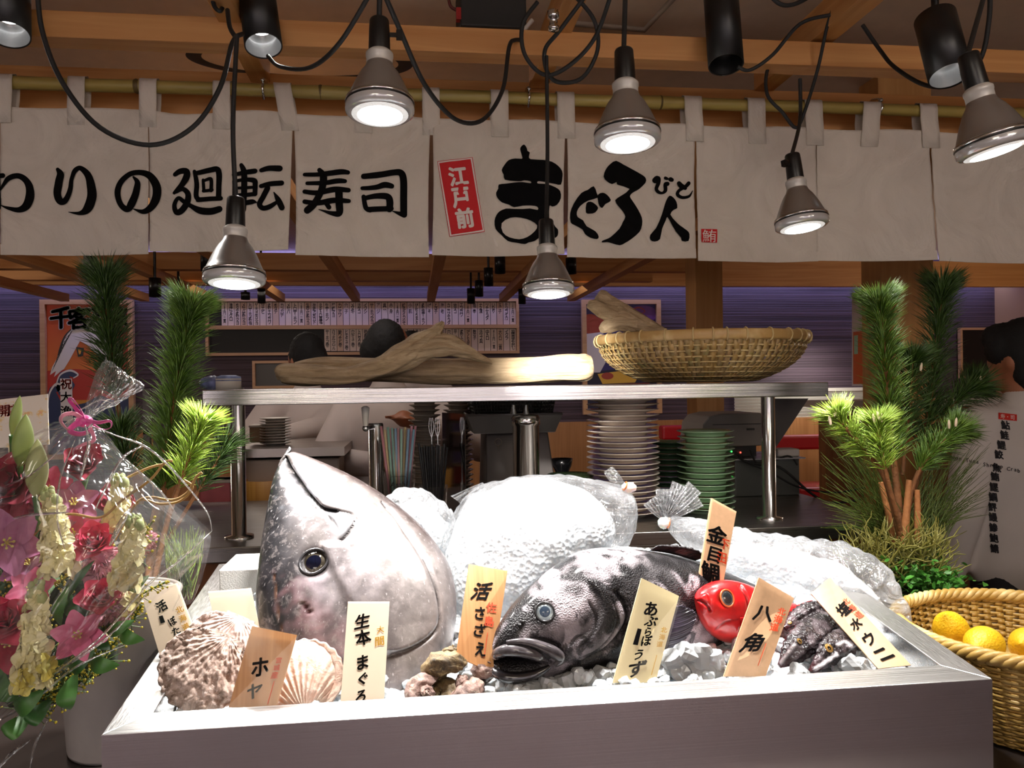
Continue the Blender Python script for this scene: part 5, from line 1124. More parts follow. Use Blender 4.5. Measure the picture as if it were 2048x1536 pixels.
for px, py, Y, rot, nm in ((1903, 1262, 1.29, .9, 'lemon at the left of the basket with its tip up'), (1968, 1290, 1.20, .1, 'lemon in the middle of the basket, lying flat'), (2058, 1292, 1.215, .3, 'lemon cut by the right edge of the picture')):
    p = W(px, py, Y); mb = MB(); M = Matrix.Translation(p) @ EU(0, rot-1.57, .6)
    mb.lathe([(.0004, .046), (.004, .0445), (.007, .040), (.014, .035), (.023, .025), (.029, .010), (.030, -.004), (.027, -.018), (.019, -.030), (.009, -.037), (.005, -.041), (.0004, -.042)], 30, M)
    o = T('lemon', nm, 'lemon', p, 'lemons in the wicker basket'); mb.build('peel', LEM, o)
    mb = MB(); mb.lathe([(.0004, -.044), (.003, -.043), (.0035, -.041)], 10, M); mb.build('stem_scar', plain('6b6a2a', .6), o)
# ---------------------------------------------------------------- plates
def plate_mesh(R_, foot, h=.012):
    mb = MB(); mb.lathe([(.001, .004), (foot*.9, .004), (foot*.92, 0), (foot, 0), (foot*1.0, .0045), (R_*.8, h*.62), (R_, h), (R_+.001, h+.0012), (R_*.985, h+.002), (R_*.78, h*.8), (foot*.9, h*.55), (.001, h*.55)], 48); return mb
ORD = ['topmost', 'second', 'third', 'fourth', 'fifth', 'sixth', 'seventh', 'eighth', 'ninth', 'tenth', 'eleventh', 'twelfth', 'thirteenth', 'fourteenth', 'fifteenth', 'sixteenth', 'seventeenth', 'eighteenth', 'nineteenth', 'twentieth', 'twenty-first', 'twenty-second', 'twenty-third', 'twenty-fourth', 'twenty-fifth', 'twenty-sixth', 'twenty-seventh', 'twenty-eighth']
def stack(px, Y, wpx, ytop, dy, mat, lab, group, foot=.62):
    R_ = wpx/2/FPX*Y*1.0; x = W(px, 900, Y).x; dz = dy/FPX*Y; ztop = W(px, ytop, Y).z; n = int((ztop-ZB)/dz)
    dz = (ztop-.014-ZB)/(n-1) if n > 1 else dz; base = None
    for k in range(n):
        z = ZB+.0005+(n-1-k)*dz; jx, jy = .0016*math.sin(k*2.7), .0016*math.cos(k*1.9)
        if base is None: base = o = plate_mesh(R_, R_*foot, min(dz*.86, .016)).build('plate', mat, base=(0, 0, 0)); 
        else: o = base.copy(); COL.objects.link(o)
        o.location = (x+jx, Y+jy, z); tag(o, f'{lab}, {ORD[k] if k < 28 else "lowest"} from the top'.replace('topmost from the top', 'topmost of its stack'), 'plate', group)
def china(name, a, rim=None):
    return plain(a, .18, Coat_Weight=.5, name=name)
stack(1246, 2.13, 147, 797, 10.8, china('cream_china', 'e3d6c8'), 'cream plate of the tall stack under the flat basket', 'cream plates of the tall stack', .66)
stack(1411, 2.13, 116, 862, 11.6, china('celadon_china', 'a9c9a2'), 'pale green plate of the stack beside the tall tag', 'pale green plates', .70)
stack(1340, 2.31, 92, 884, 11.0, china('dark_green_china', '4d6a4e'), 'dark green plate of the stack between cream and pale green ones', 'dark green plates', .66)
stack(850, 2.50, 62, 800, 9.6, china('grey_china', 'a79c8e'), 'greyish plate of the stack behind the black straws', 'greyish plates of the back stacks', .66)
stack(917, 2.52, 58, 800, 9.6, china('grey_china_two', 'a3968a'), 'greyish plate of the stack behind the mirror panel', 'greyish plates of the back stacks', .66)
# ---------------------------------------------------------------- bar things on the back counter
GLASS = film('cup_plastic', .10, rough=.04, bs=2, bump=.02, haze=.03)
def cup(px, Y, wpx, ytop, label, deco=None):
    p = W(px, 900, Y); zt = W(px, ytop, Y).z; R_ = wpx/2/FPX*Y; e = T('clear_cup', label, 'cup', (p.x, Y, ZB))
    mb = MB(); mb.lathe([(.001, .002), (R_*.78, .002), (R_*.80, 0), (R_, zt-ZB), (R_+.0015, zt-ZB+.001), (R_-.002, zt-ZB+.001)], 36, c=(p.x, Y, ZB)); mb.build('cup_wall', GLASS, e)
    if deco:
        mb = MB(); zz = zt-.032
        at = lambda u, v: Vector((p.x+R_*.985*math.sin(u/R_), Y-R_*.985*math.cos(u/R_)-.0006, zz+v))
        text(mb, deco, lambda x, y: at(x+y*.2, y), .020, bold=.03, w=.042)
        fr = [(-.024, .008), (-.018, .020), (.018, .020), (.024, .008), (.024, -.018), (.018, -.026), (-.018, -.026), (-.024, -.018)]
        mb.tube([at(*q) for q in fr], .0005, 4, close=True); mb.build('cup_print', plain('1b1b1b', .4), e)
    return p.x, zt, R_
x, zt, R_ = cup(797, 2.05, 66, 940, 'clear cup of coloured straws behind the tuna head', 'Asahi')
CO = ['c98a92', 'd9c49a', '8fb7a8', 'd09aa2', '86a9a0', 'c2a77e', '8aa6bd', 'd2a0a6', '9cc0b0', 'c7b48a', '88a6c0', 'cf98a8', '7fa3b5', 'c9909c']
for k in range(14):
    u = (k/13)*2-1; col = CO[k]; b = Vector((x+u*R_*.35, 2.05+.012*math.sin(k*2.4), ZB+.006)); tp_ = Vector((x+u*R_*1.02+.004*math.sin(k*7), 2.05+.02*math.sin(k*3.1), W(797, 852+7*abs(math.sin(k*1.7)), 2.05).z))
    mb = MB(); mb.tube([b, tp_], .0028, 8, cap=False); nm = {'c': 'pinkish'}.get('', '')
    tone = ['rose', 'straw coloured', 'sea green', 'rose', 'grey green', 'tan', 'blue', 'pink', 'mint', 'tan', 'blue', 'pink', 'teal', 'rose'][k]
    o = mb.build('drinking_straw', plain(col, .4)); sd = o.modifiers.new('t', 'SOLIDIFY'); sd.thickness = .0005
    tag(o, f'{tone} drinking straw in the clear cup, {ORD[k] if k else "first"} from the left', 'straw', 'coloured straws')
x, zt, R_ = cup(866, 2.05, 56, 972, 'clear cup of black straws beside the mirror panel')
for k in range(12):
    u = (k/11)*2-1; b = Vector((x+u*R_*.4, 2.05+.01*math.sin(k*2.4), ZB+.006)); tp_ = Vector((x+u*R_*1.0, 2.05+.018*math.sin(k*3.3), W(866, 886+8*abs(math.sin(k*1.3)), 2.05).z))
    mb = MB(); mb.tube([b, tp_], .0030, 8); tag(mb.build('black_straw', plain('141316', .4)), f'black drinking straw in its clear cup, {ORD[k] if k else "first"} from the left', 'straw', 'black straws')
# steel tap column with white handle
p = W(752, 900, 2.12); e = T('drink_tap', 'chrome drink tap column with a white handle behind the straws', 'tap', (p.x, 2.12, ZB))
mb = MB(); r = 15/FPX*2.12; zt = W(752, 846, 2.12).z; mb.lathe([(r*1.15, ZB), (r*1.15, ZB+.01), (r, ZB+.012), (r, zt-.004), (r*.9, zt), (.001, zt)], 30, c=(p.x, 2.12, 0)); mb.build('column', CHROME, e)
h0, h1 = W(731, 852, 2.05), W(731, 812, 2.05); mb = MB(); mb.tube([h0, h0.lerp(h1, .5), h0.lerp(h1, .92), h1], [.006, .0085, .0105, .004], 14); mb.build('handle', plain('ece6dc', .3), e)
mb = MB(); mb.ball(h0+Vector((0, 0, -.006)), .0085, 10); mb.tube([h0+Vector((0, 0, -.006)), Vector((p.x, 2.12, h0.z-.006))], .006, 10); mb.build('valve', CHROME, e)
# steel canister
p = W(1052, 900, 2.10); e = T('steel_canister', 'tall polished steel canister with two spouts standing under the shelf', 'canister', (p.x, 2.10, ZB))
mb = MB(); r = 29/FPX*2.10; zt = W(1052, 836, 2.1).z; mb.lathe([(r*.9, ZB), (r*.92, ZB+.004), (r*.92, zt-.02), (r, zt-.018), (r, zt), (r*.85, zt+.008), (.001, zt+.012)], 40, c=(p.x, 2.10, 0)); mb.build('body', plain('c9c6c2', .10, 1, name='polished_steel'), e)
for px in (1027, 1052):
    q = W(px, 828, 2.10); q1 = W(px, 810, 2.10); mb = MB(); mb.tube([q, q.lerp(q1, .3), q1], [.010, .007, .004], 12); mb.build('spout', CHROME, e)
# mirror-like steel panel
a, b = W(884, 832, 2.14), W(929, 828, 2.0); mb = MB(); zt = b.z
e = T('mirror_sheet', 'upright mirror bright steel panel right of the black straws', 'panel', ((a.x+b.x)/2, 2.07, ZB))
vs = [Vector((q.x+d*.5, q.y+d, z)) for d in (0, .004) for q, z in ((a, ZB), (b, ZB), (b, zt), (a, zt))]
mb.add(vs, [(0, 1, 2, 3), (7, 6, 5, 4), (0, 4, 5, 1), (1, 5, 6, 2), (2, 6, 7, 3), (3, 7, 4, 0)], 0, False); mb.build('sheet', plain('b9b9bb', .06, 1, name='mirror_steel'), e)
# utensils
for px, nm in ((862, 'left'), (874, 'right')):
    q0, q1 = W(px+2, 905, 2.08), W(px, 836, 2.08); mb = MB(); mb.tube([Vector((q0.x, q0.y, ZB+.01)), q0, q0.lerp(q1, .45)], .0018, 6)
    for s_ in (-1, 0, 1): mb.tube(cr([tuple(q0.lerp(q1, .42)), tuple(q0.lerp(q1, .7)+Vector((s_*.006, 0, 0))), tuple(q1+Vector((s_*.004, 0, 0)))], 5), .0011, 5)
    tag(mb.build('serving_fork', CHROME), nm+' chrome serving fork standing among the black straws', 'fork')
# dark scale with a tub and a black basket
a, b = W(972, 866, 2.36), W(1096, 866, 2.36); a2, b2 = W(972, 1000, 2.30), W(1118, 1000, 2.30)
e = T('weighing_scale', 'dark grey weighing machine left of the steel canister', 'machine', ((a.x+b.x)/2, 2.4, ZB))
mb = MB(); vs = [(a2.x, 2.30, ZB), (b2.x, 2.30, ZB), (b.x, 2.36, a.z), (a.x, 2.36, a.z), (a2.x, 2.55, ZB), (b2.x, 2.55, ZB), (b.x, 2.55, a.z), (a.x, 2.55, a.z)]
mb.add(vs, [(0, 1, 2, 3), (5, 4, 7, 6), (1, 5, 6, 2), (4, 0, 3, 7), (3, 2, 6, 7), (4, 5, 1, 0)], 0, False); mb.build('housing', plain('564e4a', .45, .2), e, bev=.004)
c = W(996, 884, 2.335); mb = MB(); mb.tube([c+Vector((.010*math.cos(t_), -.004, .010*math.sin(t_))) for t_ in np.linspace(0, 2*PI, 20)[:-1]], .0012, 6, close=True); mb.tube([c+Vector((0, -.005, -.010)), c+Vector((0, -.007, -.022))], .0015, 6); mb.build('round_mark', plain('8d7a6c', .4), e)
a, b = W(936, 832, 2.30), W(1124, 832, 2.30); z0, z1 = W(1000, 866, 2.32).z+.002, W(1000, 829, 2.32).z; mb = MB()
rows = []
for z, k in ((z0, .86), (z1, 1.0)):
    cx = (a.x+b.x)/2; hx = (b.x-a.x)/2*k; rows.append([Vector((cx+sx*hx, 2.43+sy*.13*k, z)) for sx, sy in ((-1, -1), (1, -1), (1, 1), (-1, 1))])
mb.grid(rows, cv=True, sm=False); mb.add(rows[0], [(0, 1, 2, 3)], 0, False)
e = T('grey_tub', 'shallow grey tub resting on the dark weighing machine', 'tub', ((a.x+b.x)/2, 2.43, z0)); o = mb.build('tub_wall', plain('6f6a66', .4, .3), e); sd = o.modifiers.new('t', 'SOLIDIFY'); sd.thickness = .003
rim_ = MB(); P = [r_ for r_ in rows[1]]; rim_.tube([P[0], P[1], P[2], P[3]], .004, 6, close=True); rim_.build('rim', plain('7b7672', .35, .4), e)
mb = MB(); cx = (a.x+b.x)/2; z2 = ZS-.042
for j in range(9):
    z = z0+.006+(z2-z0-.006)*j/8; k = .8+.12*j/8; hx = (b.x-a.x)/2*k*.95; mb.tube([(cx+sx*hx, 2.43+sy*.115*k, z) for sx, sy in ((-1, -1), (1, -1), (1, 1), (-1, 1))], .0045, 5, close=True)
for j in range(29):
    u = -1+2*j/28
    for sy in (-1, 1): mb.tube([(cx+u*(b.x-a.x)/2*.76, 2.43+sy*.092, z0+.004), (cx+u*(b.x-a.x)/2*.875, 2.43+sy*.106, z2)], .003, 5)
e = T('black_basket', 'black open basket standing in the grey tub under the shelf', 'basket', (cx, 2.43, z0+.003)); mb.build('mesh_wall', plain('17130f', .6), e)
# bowl and dish
p = W(1124, 930, 2.34); e = T('black_bowl', 'small black bowl right of the steel canister', 'bowl', (p.x, 2.34, ZB)); z = W(1124, 917, 2.34).z; r = 22/FPX*2.34
mb = MB(); mb.lathe([(r*.5, z-.055), (r*.55, z-.045), (r*.9, z-.02), (r, z), (r*.95, z), (r*.8, z-.02), (.001, z-.04)], 32, c=(p.x, 2.34, 0)); mb.build('bowl_wall', plain('121214', .2, Coat_Weight=.6), e)
mb = MB(); mb.lathe([(r*.7, ZB), (r*.7, z-.056), (.001, z-.055)], 24, c=(p.x, 2.34, 0)); mb.build('stand', plain('2a2522', .5), e)
p = W(1142, 950, 2.20); z = p.z; r = 48/FPX*2.2; e = T('green_dish', 'flat green dish rim seen above the big ice bag', 'dish', (p.x, 2.2, ZB))
mb = MB(); mb.lathe([(r*.6, z-.02), (r, z), (r, z+.003), (r*.6, z-.012), (.001, z-.012)], 40, c=(p.x, 2.2, 0)); mb.build('dish_top', china('moss_china', '5f7a52'), e)
mb = MB(); mb.lathe([(r*.55, ZB), (r*.55, z-.02), (.001, z-.02)], 24, c=(p.x, 2.2, 0)); mb.build('pedestal', china('moss_china', '5f7a52'), e)
# printer, adaptor, wires
a, b = W(1400, 828, 2.40), W(1524, 895, 2.40); ZP = W(1460, 893, 2.4).z
e = T('receipt_printer', 'beige grey printer with a rounded top beside the right shelf post', 'printer', ((a.x+b.x)/2, 2.5, ZP))
mb = MB(); prof = [(0, 0), (1, 0), (1, 1), (.35, 1), (.15, .92), (.05, .7)]
vs = [Vector((a.x+(b.x-a.x)*u, y, ZP+(a.z-ZP)*v)) for y in (2.40, 2.60) for u, v in prof]; n = len(prof)
mb.add(vs, [tuple(range(n)), tuple(range(2*n-1, n-1, -1))]+[((i+1) % n, i, i+n, (i+1) % n+n) for i in range(n)], 0, False); pr = mb.build('casing', plain('8b837a', .5), e, bev=.004)
mb = MB(); mb.b2(a.x+(b.x-a.x)*.2, b.x-.004, 2.397, 2.401, ZP+(a.z-ZP)*.66, ZP+(a.z-ZP)*.68); mb.b2(b.x-.05, b.x-.025, 2.397, 2.401, ZP+(a.z-ZP)*.48, ZP+(a.z-ZP)*.54); mb.build('seam', plain('3b3733', .6), pr)
p0 = ZP
mb = MB(); mb.b2(a.x+.02, b.x-.01, 2.42, 2.58, ZP-.035, ZP-.001); mb.build('feet', plain('1a1817', .5), e)
for px, py, hx, nm in ((1463, 903, '40ff60', 'green'), (1481, 905, 'ff5040', 'red')):
    q = W(px, py, 2.415); mb = MB(); mb.ball(q, .0028, 8); o = mb.build('indicator_light', emit(hx, 3, nm+'_led'), e); o['label'] = nm+' indicator light'
# stand under printer: steel cabinet with a grey front
a, b = W(1470, 915, 2.38), W(1760, 915, 2.38); mb = MB(); mb.b2(a.x, min(b.x, xr-.02), 2.38, 2.6, ZB, ZP-.040)
e = T('grey_cabinet', 'grey steel cabinet on the counter behind the right shelf post', 'cabinet', ((a.x+b.x)/2, 2.5, ZB)); mb.build('cabinet_body', plain('5c5f5a', .4, .4), e, bev=.003)
mb = MB(); mb.b2(a.x-.01, min(b.x, xr-.02)+.01, 2.36, 2.6, ZP-.040, ZP-.036); mb.build('cabinet_top', STX, e)
mb = MB(); q0, q1 = W(1553, 898, 2.40), W(1597, 922, 2.40); mb.b2(q0.x, q1.x, 2.39, 2.45, ZP-.0358, q0.z); tag(mb.build('white_adaptor', plain('dcd6d0', .4), bev=.004), 'small white power adaptor right of the right shelf post', 'adaptor')
cordline('power_wire', [(1470, 905, 2.37), (1500, 925, 2.36), (1560, 935, 2.34), (1620, 985, 2.33), (1660, 1005, 2.33), (1720, 1000, 2.34)], .004, 'black power wire drooping below the white adaptor', 'wire')
cordline('power_wire', [(1475, 915, 2.36), (1540, 945, 2.33), (1600, 975, 2.32), (1670, 985, 2.33), (1730, 975, 2.34)], .003, 'thinner black wire over the grey cabinet front', 'wire')
cordline('power_wire', [(1500, 900, 2.37), (1520, 930, 2.355), (1575, 912, 2.37), (1595, 930, 2.36)], .003, 'short black wire looping by the white adaptor', 'wire')
# packages at the left end of the shelf
p = W(457, 760, 2.12); e = T('tissue_roll', 'short white roll with a blue printed wrapper on the shelf left end', 'roll', (p.x, 2.12, ZS)); mb = MB(); mb.lathe([(.001, 0), (.031, 0), (.031, .028), (.001, .028)], 28, c=(p.x, 2.12, ZS)); mb.build('paper', plain('ded8cf', .8), e)
mb = MB(); mb.lathe([(.0312, .022), (.0305, .033), (.018, .037), (.001, .036)], 28, c=(p.x, 2.12, ZS)); mb.build('wrapper', plain('7d8bb5', .5, var=.5, bs=160), e)
p = W(425, 760, 2.18); mb = MB(); mb.ball((p.x, 2.18, ZS+.018), .030, 14, sc=(1.1, .8, .62), fn=lambda d: 1+.2*nz(d.x*4, d.y*4, d.z*4)); tag(mb.build('blue_packet', plain('6b76a6', .35, var=.6, bs=140)), 'crumpled blue and white packet behind the white roll', 'packet')
# ================================================================ things on the back wall
YW = 6.985
def flat(mb, loops, Y, mi, seg=0, C=lambda x, y: (x, y)):
    ll = [[(p.x, p.z) for p in (W(*C(*q), Y) for q in lp)] for lp in loops]
    mb.poly(ll, lambda x, z: Vector((x, Y, z)), mi, seg)
def frame(x0, y0, x1, y1, t_, Y, mat, parent, name='frame', dep=.04):
    a, b = W(x0, y0, Y), W(x1, y1, Y); k = t_/FPX*Y; mb = MB()
    mb.b2(a.x, b.x, Y-dep, Y+.01, a.z-k, a.z); mb.b2(a.x, b.x, Y-dep, Y+.01, b.z, b.z+k); mb.b2(a.x, a.x+k, Y-dep, Y+.01, b.z+k, a.z-k); mb.b2(b.x-k, b.x, Y-dep, Y+.01, b.z+k, a.z-k)
    return mb.build(name, mat, parent)
LW = wood('b98a5e', 'd0a67c', 0, .5, name='pale_frame_wood')
TOP = '120円 二貫,モンゴイカ,玉　子,いなり,ツナサラダ,ナス漬,塩　辛,180円 二貫,エンガワ,地タコ,カニカマサラダ,海　老,とび子,げ　そ,炙り塩サ｜モン,びんちょうまぐろ,小　肌,焼ネギイカのせ,240円 二貫,赤　身,真　鯛,ア　ジ,サ｜モンマヨ,イワシ,活タコ,メヌキ,穴　子,カニミソ,蒲焼マヨ,生サ｜モン,ネギトロ軍艦,海老アボカド,生赤エビ炙りマヨ,280円 二貫,トロサ｜モン,〆サバ,カンパチ,ホタテ,炙りエンガワ,甘エビ,サ｜モンアボカドマヨ,トロサ｜モン炙り塩,〆サバ炙りマヨ,ホタテ炙りマヨ,漬けマグロ,380円 二貫'.split(',')
BOT = '期間限定お試し,イクラ,大トロ 一貫,450円 二貫,中トロ,活ツブ貝,数の子,びっくりネギトロ,炙りトロ,平　目,穴　子,生エビ,ウ　ニ,赤　貝,白エビ,軍艦 180円,納豆巻,かんぴょう巻,梅しそ巻,いかなっとう,鉄火巻,軍艦 250円,ネギトロ巻,鉄火巻,トロタク巻,穴キュ｜巻,ヒモキュ｜巻,鮭ワサビ巻,カリフォルニアロ｜ル,サ｜モン巻'.split(',')
a, b = W(412, 598, YW), W(1038, 707, YW)
menu = T('menu_board', 'long wooden menu board of hanging sushi name strips on the back wall', 'menu board', ((a.x+b.x)/2, YW, b.z))
mb = MB(); mb.b2(a.x, b.x, YW-.005, YW+.012, b.z, a.z); mb.build('backing', plain('0f0c0d', .6), menu)
frame(412, 598, 1038, 707, 5.5, YW, LW, menu)
q0, q1 = W(416, 652, YW), W(1034, 657, YW); mb = MB(); mb.b2(q0.x, q1.x, YW-.05, YW, q1.z, q0.z); mb.build('ledge', LW, menu)
PLQ = [plain(h, .5, name='plaque_'+h) for h in ('dcc9bf', 'd6c2ba', 'd0b2a0', 'd8c4c4')]
for row, x0, y0, y1, nn in ((TOP, 1025.5, 605, 652, 46), (BOT, 1026, 658, 702, 30)):
    for k in range(nn):
        cx = x0-12.8*k; A, B = W(cx-6.2, y0, YW-.012), W(cx+6.2, y1, YW-.012); mb = MB()
        mb.b2(A.x, B.x, YW-.018, YW-.006, B.z, A.z)
        tx = row[k].replace(' ', '　') if '円' not in row[k] else row[k]; small = '円' in row[k]; h = len(tx)*.030*(.8 if small else 1); h = min(h, (A.z-B.z)*.92)
        c = Vector(((A.x+B.x)/2, YW-.0185, A.z-.006-h/2)); m_ = 1 if small else 0
        vs, fs = glyphs(tx, .018, True, .62, 1)
        if vs:
            ar = np.array(vs); ex = ar.max(0)-ar.min(0); sy = h/ex[1]; sx = min(.031*(.75 if small else 1)/max(.6, ex[0]), sy*1.6)
            mb.add([(c.x+u*sx, c.y, c.z+v*sy) for u, v in vs], fs, 1, False)
        mb.build('menu_strip', [PLQ[(k*7+k//5) % 4], plain('2a2230', .6, name='strip_ink')], menu)
# left poster: crane over waves
a, b = W(83, 600, YW), W(272, 915, YW)
po = T('crane_poster', 'orange framed poster with a white crane above blue waves', 'poster', ((a.x+b.x)/2, YW, b.z))
frame(83, 600, 272, 915, 9, YW, LW, po)
mb = MB(); P_ = [plain(h, .5, name='print_'+h) for h in ('d8602a', 'e8a030', 'b82418', 'e6e0de', '1a1a22', '25345e', '5878a8', 'c8301c')]
z = YW-.004
t = NT('print_sky'); sp = t.n('ShaderNodeSeparateXYZ'); t.l(t.co((1, 1, 1), 'Generated'), sp.inputs[0]); t.set(col=t.ramp(sp.outputs['Z'], [(.25, lin('d89a2c')), (.6, lin('d8702a')), (.95, lin('c4401e'))]), rough=.5)
q = MB(); flat(q, [[(91, 608), (263, 608), (263, 907), (91, 907)]], YW-.002, 0); art = q.build('artwork', t.mat, po)
flat(mb, [[(190, 620), (262, 610), (263, 780), (215, 790), (205, 700), (240, 660)]], z, 2); flat(mb, [[(91, 742), (150, 738), (215, 742), (263, 750), (263, 800), (91, 800)]], z-.001, 2)
wing = [(150, 648), (135, 668), (122, 692), (115, 715), (104, 735), (100, 750), (112, 742), (108, 754), (122, 742), (128, 738), (138, 722), (150, 700), (160, 682), (175, 690), (205, 720), (240, 745), (236, 715), (245, 700), (225, 670), (200, 655), (190, 640), (170, 645), (160, 655)]
flat(mb, [wing], z-.002, 3)
for k in range(9): stroke_faces(mb, [(118+k*4, 700-k*6, 1.2), (112+k*3.4, 725-k*7, 1.0), (104+k*3, 742-k*8, .6)], lambda x, y: W(x, y, z-.003), 4, 3)
stroke_faces(mb, [(150, 652, 1.5), (130, 672, 3), (120, 700, 4.5), (117, 712, 1)], lambda x, y: W(x, y, z-.0035), 4, 4)
flat(mb, [[(152, 694), (168, 696), (166, 712), (156, 714)]], z-.004, 4); flat(mb, [[(156, 698), (163, 700), (161, 708), (158, 709)]], z-.0045, 1)
for pts in ([(91, 907), (91, 800), (100, 775), (115, 765), (128, 772), (122, 782), (112, 784), (120, 800), (140, 812), (170, 806), (200, 790), (225, 800), (263, 790), (263, 907)], [(110, 770), (120, 745), (140, 738), (158, 748), (150, 756), (138, 752), (150, 770), (140, 790), (118, 790)]): flat(mb, [pts], z-.005, 5)
for st_ in ([(95, 830, 2), (98, 790, 3), (112, 768, 4), (127, 774, 3), (120, 782, 2)], [(112, 772, 2), (120, 750, 3), (140, 741, 4), (156, 749, 3), (147, 756, 2)], [(140, 830, 2), (170, 815, 3), (200, 800, 3), (224, 806, 2)]): stroke_faces(mb, st_, lambda x, y: W(x, y, z-.006), 3, 5)
flat(mb, [[(120, 757), (144, 757), (146, 842), (122, 842)]], z-.007, 3)
for ch, cy, mi in (('祝', 768, 7), ('大', 794, 4), ('漁', 822, 4)):
    c = W(132, cy, z-.008); text(mb, ch, lambda u, v: c+Vector((u, 0, v)), 1, mi, bold=.03, h=.085)
for ch, cx in (('千', 122), ('客', 158), ('万', 196), ('来', 236)):
    for off, mi, bo in ((.0, 3, .075), (.0015, 4, .035)):
        c = W(cx, 636, z-.008-off); text(mb, ch, lambda u, v: c+Vector((u, 0, v+u*.12)), .185 if mi == 4 else .19, mi, bold=bo)
mb.build('print', P_, art)
# middle poster: clouds and a boat
a, b = W(1162, 600, YW), W(1322, 826, YW); po = T('cloud_poster', 'framed purple poster with red clouds behind the flat basket', 'poster', ((a.x+b.x)/2, YW, b.z))
frame(1162, 600, 1322, 826, 9, YW, LW, po); q = MB(); flat(q, [[(1170, 608), (1314, 608), (1314, 818), (1170, 818)]], YW-.002, 0); art = q.build('artwork', plain('352a6e', .5), po)
P2 = [plain(h, .5, name='print_'+h) for h in ('a8402e', '6a3a8a', 'd8d2da', 'e0b040', '7a2c1c', '1a1838')]; mb = MB()
circ = lambda cx, cy, rx, ry, n=24: [(cx+rx*math.cos(2*PI*i/n), cy+ry*math.sin(2*PI*i/n)) for i in range(n)]
for c_, mi, dd in ((circ(1190, 652, 26, 18), 0, 0), (circ(1180, 640, 16, 12), 0, .001), (circ(1285, 622, 26, 11), 1, 0), (circ(1265, 628, 18, 9), 1, .001), (circ(1300, 632, 14, 9), 1, .002), ([(1170, 668), (1205, 664), (1225, 700), (1200, 745), (1170, 745)], 2, .001), ([(1170, 745), (1314, 730), (1314, 818), (1170, 818)], 5, .0005), ([(1185, 770), (1300, 765), (1285, 800), (1200, 802)], 4, .002), ([(1195, 748), (1240, 742), (1280, 748), (1270, 765), (1205, 768)], 3, .003), (circ(1215, 752, 12, 7), 0, .004)): flat(mb, [c_], z-dd, mi)
for st_ in ([(1180, 660, 2), (1175, 645, 2.5), (1190, 636, 2.5), (1202, 645, 2), (1195, 655, 1.5)], [(1270, 632, 1.5), (1262, 622, 2), (1278, 615, 2), (1290, 622, 1.5), (1282, 628, 1)], [(1205, 790, 1.5), (1230, 782, 2), (1260, 788, 2), (1280, 780, 1.5)]): stroke_faces(mb, st_, lambda x, y: W(x, y, z-.006), 3 if st_[0][1] > 700 else 0, 5)
mb.build('print', P2, art)
# banner poster at the right, turned sideways
a, b, c, d = W(1705, 586, 5.2), W(1768, 573, 4.8), W(1768, 772, 4.8), W(1705, 772, 5.2); po = T('standing_poster', 'pale poster seen at a slant beside the broad post', 'poster', (a+d)/2); mb = MB()
def q4(u, v, o=0): return (a*(1-u)+b*u)*(1-v)+(d*(1-u)+c*u)*v+Vector((-.3, -.9, 0))*o
mb.add([q4(*q, o) for o in (0, -.02) for q in ((0, 0), (1, 0), (1, 1), (0, 1))], [(3, 2, 1, 0), (4, 5, 6, 7), (0, 1, 5, 4), (1, 2, 6, 5), (2, 3, 7, 6), (3, 0, 4, 7)], 0, False); bd = mb.build('board', plain('cfc4bd', .6), po); mb = MB(); mb.tube([(b.x-.02, 4.83, c.z), (b.x-.02, 4.83, .02)], .015, 8); mb.b2(b.x-.2, b.x+.16, 4.70, 4.98, 0, .02); mb.build('stand', BLACK, po)
mb = MB(); R4 = lambda u0, v0, u1, v1, mi, o: mb.add([q4(u0, v0, o), q4(u1, v0, o), q4(u1, v1, o), q4(u0, v1, o)], [(3, 2, 1, 0)], mi, False)
R4(.02, .42, .35, .98, 0, .001); R4(.05, .46, .18, .66, 1, .002); R4(.35, .42, .9, .9, 2, .001); mb.build('print', [plain('c8602c', .5), plain('9cc0a0', .5), plain('b8bcc8', .5)], bd)
# small frames
for x0, y0, x1, y1, Y, nm, inner in ((506, 722, 600, 776, 6.98, 'small wooden framed hatch behind the left chef', '4a443c'), (1915, 656, 1990, 756, 6.98, 'dark wood framed picture behind the right person', '17120f')):
    a, b = W(x0, y0, Y), W(x1, y1, Y); e = T('framed_panel', nm, 'frame', ((a.x+b.x)/2, Y, b.z)); frame(x0, y0, x1, y1, 5, Y, LW, e); mb = MB(); mb.b2(a.x, b.x, Y, Y+.01, b.z, a.z); mb.build('dark_panel', plain(inner, .3), e)
